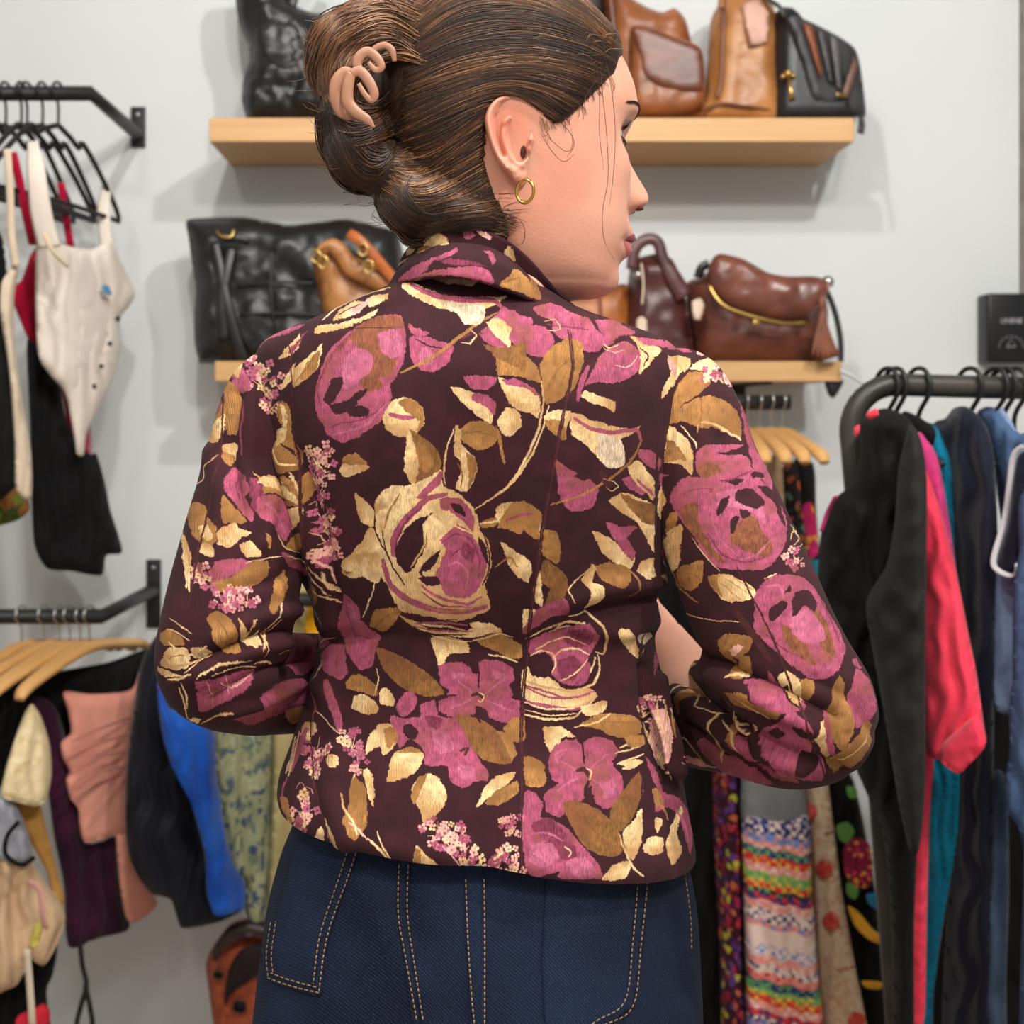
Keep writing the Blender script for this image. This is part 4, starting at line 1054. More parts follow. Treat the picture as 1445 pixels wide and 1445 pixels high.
DEN = denim('dark_denim', (14, 21, 39), (25, 37, 63), (58, 72, 96)); THREAD = mat('tan_thread', (160, 128, 88), .8)
JR = [(1060, 440, 932, 1.0, .108), (1120, 425, 945, 1.0, .112), (1165, 412, 955, 1.0, .118), (1205, 396, 966, 1.0, .124), (1260, 381, 976, 1.0, .130), (1330, 371, 982, 1.0, .134), (1400, 363, 986, 1.0, .135), (1450, 359, 987, 1.0, .133), (1520, 362, 984, 1.0, .126), (1590, 372, 976, 1.0, .118)]
JF = [([(575, 1225), (585, 1330), (600, 1460)], 6, -.004), ([(672, 1240), (678, 1460)], 8, .0012), ([(500, 1210), (540, 1300), (590, 1400)], 26, .003), ([(420, 1250), (400, 1400)], 26, -.003), ([(930, 1300), (960, 1400)], 20, -.003), ([(600, 1330), (640, 1450)], 26, -.004)]
jr = torso_rings(JR, 120, 200, 0, 2.2)
# keep the jeans ring flat (no hem tilt) and close to a crotch, then two legs
jr = [[(x, y, r[len(r)//2][2]) for (x, y, z) in r] for r in jr]
jv, jf, juv = ring_mesh(jr, JF, .0016, 3); nb = 200
JV = [tuple(p) for p in jv]; JFc = list(jf); last = (120-1)*nb; zb = JV[last][2]
xc = sum(p[0] for p in JV[last:last+nb])/nb
for sgn in (-1, 1):
    ring0 = []
    base = JV[last:last+nb]; idx = [i for i in range(nb) if (base[i][0]-xc)*sgn >= -1e-4]
    xs = [base[i][0] for i in idx]; xw = max(abs(x-xc) for x in xs); n = 64; prev = None
    for (z, rx, ry, cx, cy) in ((zb, xw/2, .112, xw/2, 1.0), (zb-.06, .082, .10, .088, 1.0), (.55, .068, .078, .092, 1.01), (.45, .062, .07, .094, 1.01), (.2, .070, .078, .096, 1.03), (.035, .078, .088, .098, 1.03)):
        s = len(JV)
        for j in range(n): t = 2*math.pi*j/n; JV.append((xc+sgn*cx+rx*math.sin(t), cy+ry*math.cos(t), z))
        if prev is not None:
            for j in range(n): JFc.append((prev+j, prev+(j+1) % n, s+(j+1) % n, s+j))
        prev = s
JEANS = link('jeans', JV, JFc, DEN, PERSON, label='dark blue denim jeans with tan stitching')
JB = on_surface(jv, jf)
def stitches(pts, parent, off=.0022, gap=1.0, name='stitching', L_=8.0, dens=14, r=.00055):
    q = sm2(pts, dens, False); d = np.r_[0, np.cumsum(np.linalg.norm(np.diff(q, axis=0), axis=1))]; mb = MB(); s = 0
    while s < d[-1]:
        e = min(s+L_*.62, d[-1]); pp = [(np.interp(x, d, q[:, 0]), np.interp(x, d, q[:, 1])) for x in (s, (s+e)/2, e)]
        P = []
        for k, p in enumerate(pp):
            dr = (W(p[0], p[1], 1.0)-Vector((0, 0, H0))).normalized(); h = JB.ray_cast(Vector((0, 0, H0)), dr)
            if h[0]: P.append(h[0]-dr*(off+(.0006 if k == 1 else 0)))
        if len(P) == 3: mb.tube(P, r, 5)
        s += L_
    if mb.v: return mb.build(name, THREAD, parent)
def patch(name, outline, mat_, parent, off=.0018, thick=.0016, step=7):
    q = sm2(outline, 6, True, .7); x0, y0 = q.min(0); x1, y1 = q.max(0); gx, gy = np.meshgrid(np.arange(x0, x1, step), np.arange(y0, y1, step)); g = np.stack([gx.ravel(), gy.ravel()], 1)
    g = g[inside(g, q)]; g = g[segdist(g, q, np.roll(q, -1, 0)) > step*.4]; k = len(q)
    V, E, Fc, a, b, c = delaunay_2d_cdt([Vector(p) for p in np.concatenate([q, g])], [(i, (i+1) % k) for i in range(k)], [], 1, 1e-4); out = []
    for p in V:
        dr = (W(p[0], p[1], 1.0)-Vector((0, 0, H0))).normalized(); h = JB.ray_cast(Vector((0, 0, H0)), dr); out.append((h[0] if h[0] else W(p[0], p[1], .9))-dr*off)
    o = link(name, out, [tuple(f) if (out[f[1]]-out[f[0]]).cross(out[f[2]]-out[f[0]]).y < 0 else tuple(f)[::-1] for f in Fc], mat_, parent); m = o.modifiers.new('t', 'SOLIDIFY'); m.thickness = thick; m.offset = -1
    return o
DEN2 = denim('pocket_denim', (15, 23, 42), (27, 40, 67), (62, 77, 101))
p1 = patch('back_pocket', [(455, 1170), (512, 1172), (500, 1215), (470, 1300), (456, 1355), (452, 1406), (415, 1398), (375, 1382), (378, 1340), (396, 1260), (415, 1200)], DEN2, JEANS)
stitches([(505, 1195), (492, 1235), (462, 1320), (450, 1400)], p1, .0042); stitches([(450, 1401), (412, 1392), (378, 1380)], p1, .0042); stitches([(446, 1393), (412, 1384), (382, 1373)], p1, .0042); stitches([(492, 1195), (478, 1240), (452, 1318), (442, 1388)], p1, .0042); stitches([(378, 1378), (376, 1345), (382, 1300)], p1, .0042); stitches([(385, 1372), (383, 1345), (389, 1300)], p1, .0042)
p2 = patch('back_pocket', [(780, 1180), (925, 1180), (918, 1240), (908, 1330), (896, 1420), (850, 1452), (800, 1490), (770, 1450), (765, 1350)], DEN2, JEANS)
stitches([(915, 1235), (905, 1330), (893, 1420), (850, 1448), (820, 1470)], p2, .0042); stitches([(901, 1235), (893, 1330), (882, 1412), (843, 1440), (810, 1462)], p2, .0042)
sp = patch('seam_strip', [(655, 1200), (683, 1200), (684, 1300), (685, 1380), (685, 1500), (664, 1500), (660, 1380), (656, 1300)], DEN2, JEANS, off=.001)
stitches([(657, 1240), (660, 1320), (665, 1400), (671, 1460)], sp, .003); stitches([(683, 1240), (684, 1320), (684, 1400), (684, 1460)], sp, .003)
sp = patch('seam_strip', [(562, 1180), (578, 1180), (578, 1300), (586, 1380), (600, 1500), (588, 1500), (572, 1380), (563, 1300)], DEN2, JEANS, off=.001)
stitches([(563, 1220), (562, 1290), (572, 1350), (588, 1440)], sp, .003); stitches([(576, 1220), (575, 1290), (583, 1350), (597, 1440)], sp, .003)
stitches([(966, 1230), (974, 1290), (976, 1340)], JEANS, .001)
# shoes, below the frame
SHOE = leather('black_shoe_leather', (28, 26, 26))
for sgn in (-1, 1):
    x = xc+sgn*.1; mb = MB(); mb.tube([(x, .955, .036), (x, 1.0, .042), (x, 1.08, .04), (x, 1.16, .032), (x, 1.205, .028)], [.03, .038, .042, .040, .022], 20, 5, .82); mb.build('shoe', SHOE, PERSON)
# ---------------------------------------------------------------- skin: head, neck, torso, arms and hands as one surface
PSI = math.radians(17); FV = Vector((math.cos(PSI), math.sin(PSI), 0)); SV = Vector((math.sin(PSI), -math.cos(PSI), 0)); YH = 1.0
def prof(tab, x): return float(np.interp(x, [t[0] for t in tab], [t[1] for t in tab]))
# full midline profile and the smooth base profile under nose, lips and chin (px of the contour)
PF = [(-30, 690), (-22, 725), (-10, 752), (10, 786), (35, 816), (60, 842), (80, 859), (100, 872), (130, 885), (150, 890), (165, 890), (180, 886), (192, 880), (202, 878), (212, 881), (230, 890), (245, 899), (258, 907), (268, 913), (276, 914.5), (284, 912), (291, 904), (297, 892), (303, 885), (312, 884), (320, 886), (328, 891), (334, 893), (339, 890), (343, 884), (348, 886), (353, 887), (360, 884), (366, 877), (372, 871), (380, 869), (390, 871), (400, 870), (408, 866), (416, 856), (422, 838), (426, 800)]
PB = [(-30, 690), (-22, 725), (-10, 752), (10, 786), (35, 816), (60, 842), (80, 859), (100, 872), (130, 884), (150, 887), (165, 884), (185, 876), (210, 874), (250, 876), (290, 877), (320, 876), (345, 870), (365, 862), (385, 858), (400, 855), (412, 846), (422, 830), (426, 800)]
BK = [(-30, 620), (-22, 590), (-10, 570), (20, 548), (60, 534), (110, 530), (160, 536), (200, 550), (240, 570), (280, 592), (320, 612), (360, 640), (400, 690), (426, 740)]
HW = [(-30, .012), (-22, .030), (-10, .042), (10, .055), (40, .066), (80, .0735), (130, .0765), (180, .0755), (230, .070), (280, .064), (330, .058), (370, .050), (400, .040), (415, .030), (426, .012)]
PW = [(150, .020), (185, .011), (215, .0085), (250, .011), (275, .0155), (290, .0150), (303, .011), (320, .022), (345, .021), (365, .018), (380, .018), (400, .020), (420, .022)]
def profs(tab, x, w=16): return sum(prof(tab, x+w*k/4) for k in range(-4, 5))/9
def to_f(px):
    P = (px-CX)/F; x0 = (715-CX)/F; return x0+(P-x0)/(math.cos(PSI)-P*math.sin(PSI))
rows = list(np.arange(-30, 150, 6))+list(np.arange(150, 427, 2.0)); nH = 160
HV = []; HF = []
x0h = to_f(715)
for py in rows:
    z = H0+(CY-py)*1.02/F; ff = to_f(prof(PF, py)); fb = to_f(profs(PB, py, 8) if py > 0 else prof(PB, py)); bk = to_f(profs(BK, py)); w = profs(HW, py, 18) if 0 < py < 405 else prof(HW, py); a = (fb-bk)/2; c0 = (fb+bk)/2; bump_ = ff-fb; pw = prof(PW, py)
    for j in range(nH):
        t = 2*math.pi*j/nH; ct, st = math.cos(t), math.sin(t); ex = 2.25
        fx = c0+a*math.copysign(abs(ct)**(2/ex), ct); s = w*math.copysign(abs(st)**(2/ex), st)
        if ct > 0:
            shape = math.exp(-abs(s/pw)**2.4)
            fx += bump_*shape
            e = math.exp(-((abs(s)-.031)/.014)**2)
            fx -= .0095*e*math.exp(-((py-199)/19)**2)                      # eye sockets
            fx += .0035*math.exp(-((abs(s)-.030)/.018)**2)*math.exp(-((py-163)/10)**2)   # brow ridge
            fx += .0035*math.exp(-((abs(s)-.042)/.018)**2)*math.exp(-((py-248)/26)**2)   # cheekbone
            fx -= .0030*math.exp(-((abs(s)-.024)/.006)**2)*math.exp(-((py-342)/7)**2)    # mouth corners
            fx += .0045*math.exp(-((abs(s)-.0135)/.0055)**2)*math.exp(-((py-284)/9)**2)  # nostril wings
            fx -= .0022*math.exp(-((abs(s)-.022)/.006)**2)*math.exp(-((py-298)/14)**2)
        p = Vector((0, YH, z)); k = fx-to_f(715)
        HV.append(Vector((to_f(715), YH, z))+FV*(k)+SV*s)
nr = len(rows)
for i in range(nr-1):
    for j in range(nH): HF.append((i*nH+j, i*nH+(j+1) % nH, (i+1)*nH+(j+1) % nH, (i+1)*nH+j))
HF.append(tuple(range(nH))[::-1]); HF.append(tuple((nr-1)*nH+j for j in range(nH)))
body = MB(); body.add(HV, HF)
body.tube([W(664, 190, 1.02), W(672, 260, 1.02), W(682, 330, 1.015), W(684, 380, 1.01), W(680, 440, 1.0)], [.048, .052, .052, .055, .062], 48, 6)
body.tube([W(770, 300, 1.01), W(745, 350, 1.01), W(722, 400, 1.0)], [.030, .032, .034], 32, 5)       # under the jaw
tr = torso_rings([TORSO[i] for i in (2, 4, 7, 9, 11, 13, 15, 17, 19)]+JR[3:7], 60, 64, .020); n = 64
TV = [p for r in tr for p in r]; TF = [(i*n+j, i*n+(j+1) % n, (i+1)*n+(j+1) % n, (i+1)*n+j) for i in range(59) for j in range(n)]+[tuple(range(n))[::-1], tuple(59*n+j for j in range(n))]
body.add(TV, TF)
def hand(wrist, palm, side, spread):
    d = (palm-wrist).normalized(); body.tube([wrist, wrist.lerp(palm, .5), palm, palm+d*.02], [.026, .028, .036, .030], 20, 4, .55, up=side.cross(d))
    for k, (L_, o_) in enumerate(((.060, -.027), (.074, -.009), (.078, .009), (.070, .026))):
        b0 = palm+side*o_; dn = Vector((0, .35, -.15)); body.tube([b0, b0+d*L_*.45+side*o_*.1, b0+d*L_*.8+dn*.02, b0+d*L_+dn*.04], [.0095, .009, .008, .006], 12, 3)
    b0 = wrist.lerp(palm, .35)+side*.026*spread; body.tube([b0, b0+side*.02*spread+d*.02, b0+side*.028*spread+d*.05], [.012, .011, .008], 12, 3)
for pth, hd in ((SR, ((930, 905, 1.155), (885, 862, 1.205))), (SL, ((560, 945, 1.19), (610, 920, 1.215)))):
    pts = [W(p[0], p[1], p[3]) for p in pth[2:]]; rr = [p[2]*p[3]/F*.72 for p in pth[2:]]; k = len(pts)
    rr[-4:] = [.036, .034, .031, .029]
    if pth is SR: pts[-2] = W(985, 990, 1.08); pts[-1] = W(960, 948, 1.12)
    else: pts[-1] = W(505, 958, 1.15)
    pts.append(W(*hd[0])); rr.append(.026); body.tube(pts, rr, 32, 4); w_ = W(*hd[0]); p_ = W(*hd[1]); sd = (p_-w_).normalized().cross(Vector((0, 1, 0))).normalized()
    hand(w_, p_, sd, 1)
me = bpy.data.meshes.new('tmp'); me.from_pydata([tuple(p) for p in body.v], [], body.f); me.update()
tmp = bpy.data.objects.new('tmp', me); COL.objects.link(tmp); m = tmp.modifiers.new('r', 'REMESH'); m.mode = 'VOXEL'; m.voxel_size = .0021; m.use_smooth_shade = True
m = tmp.modifiers.new('s', 'SMOOTH'); m.factor = .5; m.iterations = 3
dg = bpy.context.evaluated_depsgraph_get(); ev = tmp.evaluated_get(dg); me2 = bpy.data.meshes.new_from_object(ev)
bv = [v.co.copy() for v in me2.vertices]; bf = [tuple(p.vertices) for p in me2.polygons]
bpy.data.objects.remove(tmp)
# ear: relief over its outline, turned a little from the head
EO = [(722, 136), (738, 142), (748, 158), (754, 178), (757, 198), (755, 212), (751, 224), (748, 240), (744, 256), (736, 264), (727, 260), (718, 248), (708, 238), (700, 226), (693, 210), (687, 190), (684, 168), (690, 150), (704, 139)]
eq = sm2(EO, 5, True, .1); q2 = np.roll(eq, -1, 0); x0, y0 = eq.min(0); x1, y1 = eq.max(0); gx, gy = np.meshgrid(np.arange(x0, x1, 1.6), np.arange(y0, y1, 1.6)); g = np.stack([gx.ravel(), gy.ravel()], 1); g = g[inside(g, eq)]; g = g[segdist(g, eq, q2) > .9]; k = len(eq)
V, E, Fe, a, b, c = delaunay_2d_cdt([Vector(p) for p in np.concatenate([eq, g])], [(i, (i+1) % k) for i in range(k)], [], 1, 1e-4)
P = np.array([tuple(v) for v in V]); de = segdist(P, eq, q2)
def rdg(pl, w, h): q = sm2(pl, 5, False); return h*np.exp(-(segdist(P, q[:-1], q[1:])/w)**2)
rim = [(750, 200), (750, 178), (743, 156), (724, 143), (704, 147), (692, 168), (695, 194), (704, 220), (716, 240)]
hgt = rdg(rim, 6.5, .0075)+rdg([(732, 166), (716, 176), (712, 200), (722, 224), (738, 236)], 5.5, .0048)+rdg([(722, 164), (712, 176)], 4, .003)+rdg([(750, 204), (747, 218), (742, 228)], 5.5, .0075)+rdg([(733, 250), (730, 244)], 9, .005)
hgt += rdg([(737, 196), (733, 210), (736, 222)], 6.5, -.024)+rdg([(748, 206), (746, 216)], 4, .004)+rdg([(724, 160), (736, 176), (738, 188)], 5, -.007)+rdg([(703, 168), (703, 196), (711, 220)], 4.0, -.007)
prf = np.clip(de/4, 0, 1)**.5
YE = .922; ev_ = []
ebase = []
for i, (px, py) in enumerate(P):
    yy = YE+(px-684)*.00030-.0; p = W(px, py, yy); ev_.append(p+Vector((-.1, -1, .0)).normalized()*(hgt[i]+.004*prf[i])); ebase.append(W(px+(8 if px < 735 else 0), py, yy+.004+.016*min(1, de[i]/12)))
n0 = len(bv); bv += ev_; ne = len(ev_); bv += ebase
for f_ in Fe:
    A, B, C3 = [ev_[j] for j in f_]; fl = (B-A).cross(C3-A).y > 0; f_ = tuple(f_)[::-1] if fl else tuple(f_)
    bf.append(tuple(n0+j for j in f_)); bf.append(tuple(n0+ne+j for j in f_)[::-1])
for i in range(k):
    j = (i+1) % k; bf.append((n0+i, n0+j, n0+ne+j, n0+ne+i))
def skin():
    m = mat('skin', (232, 174, 148), .46, spec=.38, col2=(214, 148, 124), nscale=14, bump=.10, bscale=420, sss=.18, contrast=.5)
    N = m.node_tree.nodes; L = m.node_tree.links; b = N['Principled BSDF']; src = b.inputs['Base Color'].links[0].from_socket
    tc = N.new('ShaderNodeTexCoord'); cur = src
    for (c3, rad, colr, s) in ((W(800, 255, .93), .036, (222, 128, 108), .45), (W(722, 170, .92), .030, (214, 110, 84), .45), (W(905, 275, 1.05), .022, (220, 120, 100), .5), (W(735, 300, .95), .04, (226, 150, 118), .5)):
        vm = N.new('ShaderNodeVectorMath'); vm.operation = 'DISTANCE'; L.new(tc.outputs['Object'], vm.inputs[0]); vm.inputs[1].default_value = c3
        mr = N.new('ShaderNodeMapRange'); L.new(vm.outputs['Value'], mr.inputs[0]); mr.inputs[1].default_value = rad*.2; mr.inputs[2].default_value = rad; mr.inputs[3].default_value = s; mr.inputs[4].default_value = 0
        mi = N.new('ShaderNodeMix'); mi.data_type = 'RGBA'; L.new(mr.outputs[0], mi.inputs[0]); L.new(cur, mi.inputs[6]); mi.inputs[7].default_value = srgb(*colr); cur = mi.outputs[2]
    L.new(cur, b.inputs['Base Color']); return m
SKIN = skin()
BODY = link('body', bv, bf, SKIN, PERSON)
SB = BVHTree.FromPolygons(bv, bf)
def cast(px, py, bvh=None, off=0, pull=1):
    d = (W(px, py, 1.0)-Vector((0, 0, H0))).normalized(); h = (bvh or SB).ray_cast(Vector((0, 0, H0)), d)
    return (h[0]-d*off, d) if h[0] else (None, d)
# lips, as a thin shell over the mouth
def skin_patch(name, outline, m, off=.0006, step=2.0, parent=None, smooth_n=4):
    q = sm2(outline, smooth_n, True, .1); x0, y0 = q.min(0); x1, y1 = q.max(0); gx, gy = np.meshgrid(np.arange(x0, x1, step), np.arange(y0, y1, step)); g = np.stack([gx.ravel(), gy.ravel()], 1); g = g[inside(g, q)]; g = g[segdist(g, q, np.roll(q, -1, 0)) > step*.4]; k = len(q)
    V, E, Fc, a, b, c = delaunay_2d_cdt([Vector(p) for p in np.concatenate([q, g])], [(i, (i+1) % k) for i in range(k)], [], 1, 1e-4); dd = segdist(np.array([tuple(v) for v in V]), q, np.roll(q, -1, 0)); pts = []
    last_ = W(888, 340, 1.04)
    for i, p in enumerate(V):
        h, d = cast(p[0], p[1]); 
        if h is None: h, d = cast(p[0]-3, p[1]); h = h if h is not None else last_
        last_ = h; pts.append(h-d*(off*min(1, dd[i]/2.5)-.0001))
    return link(name, pts, Fc, m, parent or PERSON)
LIP = mat('lips_plum', (150, 62, 78), .42, col2=(130, 48, 66), sss=.1); LIP2 = mat('lips_rose', (205, 112, 112), .42, sss=.1)
mb = MB()
def fpt(py, s, out=0):                                                # point of the face surface by height and side distance from the midline
    z = H0+(CY-py)*1.02/F; o = Vector((to_f(715), YH, z))+SV*s+FV*.35; h = SB.ray_cast(o, -FV); return (h[0] if h[0] else o)+FV*out
for nm, mt, rws in (('upper_lip', LIP, ((327, .0), (331, .0007), (336, .0022), (340, .0016), (343, -.0004))), ('lower_lip', LIP2, ((343, -.0004), (347, .0012), (352, .0020), (358, .0012), (363, .0)))):
    V = []; ns = 25
    for (py, o_) in rws:
        for j in range(ns):
            s = -.0235+.047*j/(ns-1); e = 1-(abs(s)/.0235)**2; yy = 342.5+(py-342.5)*(max(0, e)**.6); V.append(fpt(yy, s, .0003+o_*e))
    link(nm, V, [(r*ns+j, r*ns+j+1, (r+1)*ns+j+1, (r+1)*ns+j) for r in range(len(rws)-1) for j in range(ns-1)], mt, PERSON)
# eyes
EW = mat('eye_white', (226, 214, 208), .15, coat=.6); IRIS = mat('iris_grey', (84, 92, 96), .1, coat=.8, col2=(50, 58, 64), nscale=400); PUP = mat('pupil', (8, 8, 8), .1, coat=.8); LASH = mat('lash', (30, 20, 18), .6)
for sg in (1, -1):
    s0 = .0315*sg; front = fpt(199, s0); c = front-FV*.0090; e = MB().ball(c, .0118, 32).build('eye', EW, PERSON)
    bmv = MB()
    look = (FV*.86+SV*.42).normalized(); u = look.orthogonal().normalized(); w_ = look.cross(u)
    for (r0, mt, nm, of) in ((.0058, IRIS, 'iris', .0002), (.0026, PUP, 'pupil', .0004)):
        V = [c+look*(.0118+of)]
        for j in range(24): a_ = 2*math.pi*j/24; V.append(c+(look*math.sqrt(.0118**2-r0**2)+u*r0*math.cos(a_)+w_*r0*math.sin(a_))*(1+of/.0118))
        link(nm, V, [(0, 1+j, 1+(j+1) % 24) for j in range(24)], mt, e)
    # lids: partial shells above and below
    for up_, nm in ((1, 'upper_eyelid'), (-1, 'lower_eyelid')):
        V = []; na, nb_ = 24, 8
        for i in range(nb_):
            el = (math.radians(14+i*9) if up_ > 0 else -math.radians(22+i*9))
            for j in range(na):
                az = math.radians(-78+156*j/(na-1)); k = math.cos(az)**.5
                el2 = el*k+(0 if up_ > 0 else 0); dv = FV*math.cos(az)*math.cos(el2)+SV*math.sin(az)*math.cos(el2)+Vector((0, 0, 1))*math.sin(el2)
                V.append(c+dv*(.0127+(.0004 if i == 0 else 0)))
        link(nm, V, [(i*na+j, i*na+j+1, (i+1)*na+j+1, (i+1)*na+j) for i in range(nb_-1) for j in range(na-1)], SKIN, PERSON)
        l = MB()
        for j in range(2, 22):
            b0 = V[j]; dv = (b0-c).normalized(); out = (dv+Vector((0, 0, .55*up_))).normalized(); L_ = .0075 if up_ > 0 else .004
            l.tube([b0, b0+out*L_*.5, b0+out*L_+Vector((0, 0, .0022*up_))], [.00035, .0003, .0001], 4)
        l.build('eyelashes', LASH, PERSON)
    mbb = MB(); rr_ = random.Random(5)
    for j in range(90):
        t = rr_.random(); s_ = (.014+.036*t)*sg; py = 168-10*math.sin(t*2.6)+rr_.uniform(-3, 3)*(1-t*.6); p = fpt(py, s_, .0006); q = fpt(py-2+3*t, s_+.005*sg, .0012); mbb.tube([p, q], [.0004, .0002], 4)
    mbb.build('eyebrow', LASH, PERSON)
# nostrils: dark balls colour in the shade of the holes
NOS = mat('nostril_shade', (92, 36, 30), .8)
for sg in (1, -1):
    p = fpt(291, .0085*sg); MB().ball(p-FV*.002+Vector((0, 0, -.001)), (.0045, .0035, .0022), 12).build('nostril', NOS, PERSON)
h, d = cast(738, 213); MB().ball(h+Vector((0, .0005, 0)), (.0024, .002, .0058), 14).build('ear_canal_shade', mat('ear_shade_brown', (84, 34, 26), .8), PERSON)  # dark ball paints in the shade of the ear hole
# earring
GOLD = mat('gold', (236, 186, 92), .18, metal=1.0)
c = W(741, 270, .914); mb = MB(); mb.tube([c+Vector((math.cos(t)*.0063, -math.cos(t)*.003, math.sin(t)*.0088)) for t in [2*math.pi*i/40 for i in range(41)]], .0013, 10, caps=False); mb.build('hoop_earring', GOLD, PERSON, label='small gold hoop earring')
# ---------------------------------------------------------------- hair
HC = [cloth('hair_dark', (62, 42, 31), (42, 28, 20), rough=.55, sheen=0), cloth('hair_brown', (98, 66, 44), (66, 44, 30), rough=.36, sheen=0), cloth('hair_light', (160, 114, 76), (118, 80, 52), rough=.34, sheen=0)]
for m in HC: m.node_tree.nodes['Principled BSDF'].inputs['Specular IOR Level'].default_value = .6
HL = [(940, -60), (930, 40), (900, 66), (876, 80), (866, 104), (846, 124), (820, 150), (800, 168), (782, 176), (766, 160), (748, 144), (722, 134), (700, 138), (690, 160), (684, 200), (684, 240), (700, 280), (716, 312), (712, 345), (600, 400), (400, 380), (400, -60)]
hl = sm2(HL, 4, True, .3); hl2 = np.roll(hl, -1, 0)
pj = np.array([PXY(HV[(i//nH)*nH+((i % nH) if math.sin(2*math.pi*(i % nH)/nH) >= 0 else (nH-i % nH) % nH)]) for i in range(len(HV))])
ins = inside(pj, hl); dd = segdist(pj, hl, hl2)
cen = [sum((HV[i*nH+j] for j in range(0, nH, 8)), Vector())/len(range(0, nH, 8)) for i in range(nr)]
OV = []
for i, v in enumerate(HV):
    nrm = (v-Vector((cen[i//nH].x, cen[i//nH].y, W(0, 170, 1).z))).normalized()
    OV.append(v+nrm*(.0085*min(1, dd[i]/30)**.7 if ins[i] else -.004))
OF = [tuple(f) for f in HF[:-2] if sum(bool(ins[j]) for j in f) >= 2]
cap = MB(); cap.add(OV, OF)
bun = MB()
for (px, py, Y, rx, rz, ry) in ((520, 62, .955, 66, 62, .042), (475, 70, .95, 44, 50, .036), (560, 40, .965, 60, 48, .045), (500, 120, .95, 56, 50, .038), (490, 165, .952, 42, 46, .036), (503, 205, .955, 48, 60, .038), (520, 240, .96, 38, 34, .034),
        (585, 285, .965, 56, 50, .040), (620, 290, .975, 70, 52, .048), (560, 250, .97, 44, 44, .04), (590, 130, .99, 56, 120, .050), (660, 310, .97, 55, 34, .046)):
    bun.ball(W(px, py, Y), (rx*Y/F, ry, rz*Y/F), 24)
me = bpy.data.meshes.new('tmp'); me.from_pydata([tuple(p) for p in bun.v], [], bun.f); tmp = bpy.data.objects.new('tmp', me); COL.objects.link(tmp)
m = tmp.modifiers.new('r', 'REMESH'); m.mode = 'VOXEL'; m.voxel_size = .004; m = tmp.modifiers.new('s', 'SMOOTH'); m.factor = .6; m.iterations = 5
me2 = bpy.data.meshes.new_from_object(tmp.evaluated_get(bpy.context.evaluated_depsgraph_get())); cap.add([v.co.copy() for v in me2.vertices], [tuple(p.vertices) for p in me2.polygons]); bpy.data.objects.remove(tmp)
HBV = BVHTree.FromPolygons(cap.v, cap.f)
HAIR = cap.build('hair', HC[0], PERSON, label='dark brown hair combed back and twisted up')
G1 = [[(840, 5), (790, -36), (740, -46), (640, -40), (585, 0)], [(862, 36), (806, -6), (722, -24), (640, -18), (580, 22)], [(876, 58), (806, 6), (720, -28), (640, -22), (580, 20)], [(880, 76), (822, 30), (740, 0), (650, 5), (575, 55)], [(876, 92), (825, 62), (735, 44), (650, 58), (572, 95)], [(862, 114), (806, 92), (735, 84), (650, 100), (568, 130)],
      [(826, 148), (775, 122), (710, 112), (640, 130), (565, 165)], [(775, 170), (735, 140), (695, 135), (635, 160), (560, 195)], [(700, 146), (680, 160), (650, 185), (605, 215), (556, 222)], [(688, 200), (668, 212), (630, 235), (590, 255), (556, 245)],
      [(690, 250), (668, 262), (630, 280), (585, 285), (545, 262)], [(714, 305), (690, 305), (640, 308), (590, 318), (540, 290)], [(712, 335), (680, 330), (630, 335), (580, 345), (538, 300)]]
G2 = [[(590, 10), (540, -5), (480, 12), (445, 50), (438, 100), (455, 140)], [(585, 40), (540, 20), (490, 35), (462, 70), (455, 110), (470, 150)], [(580, 70), (545, 50), (510, 60), (488, 90), (480, 120), (490, 150)], [(600, 90), (570, 80), (540, 85), (515, 105), (505, 130), (512, 160)]]
G3 = [[(452, 132), (448, 170), (455, 215), (480, 255), (515, 272), (548, 255)], [(462, 145), (470, 180), (480, 215), (500, 245), (525, 255), (550, 235)], [(480, 160), (495, 185), (505, 210), (520, 228), (540, 228), (556, 205)], [(500, 165), (520, 180), (530, 190), (545, 195), (560, 185), (570, 160)]]
G4 = [[(452, 150), (480, 185), (520, 185), (555, 160), (575, 120), (585, 80)], [(455, 180), (490, 205), (530, 200), (562, 178), (580, 140), (590, 110)], [(470, 110), (500, 140), (530, 145), (555, 130), (570, 100), (580, 60)]]
G5 = [[(700, 340), (650, 345), (600, 345), (555, 320), (530, 285), (545, 255)], [(690, 300), (650, 318), (610, 325), (570, 305), (555, 280), (565, 255)], [(660, 290), (630, 300), (600, 300), (580, 285), (575, 265), (585, 250)]]
hr = random.Random(11); SV_ = []; SF_ = []; SM_ = []
def add_strand(q, r, off0, mi, free=None):
    P = []; lastt = None
    for i, p in enumerate(q):
        d = (W(p[0], p[1], 1.0)-Vector((0, 0, H0))).normalized(); h = HBV.ray_cast(Vector((0, 0, H0)), d); t = h[3] if h[0] else None
        if t is not None and t > 1.12: t = None
        if free is not None: t = free
        if t is None:
            if lastt is None: continue
            t = lastt
        if lastt is not None and t > lastt: t = lastt*.45+t*.55
        lastt = t; P.append(Vector((0, 0, H0))+d*(t-off0(i/(len(q)-1))))
    if len(P) < 4: return
    mb = MB(); mb.tube(P, [r*(1 if .1 < i/(len(P)-1) < .85 else .5) for i in range(len(P))], 3, caps=False); n = len(SV_); SV_.extend(mb.v); SF_.extend([tuple(a+n for a in f) for f in mb.f]); SM_.extend([mi]*len(mb.f))
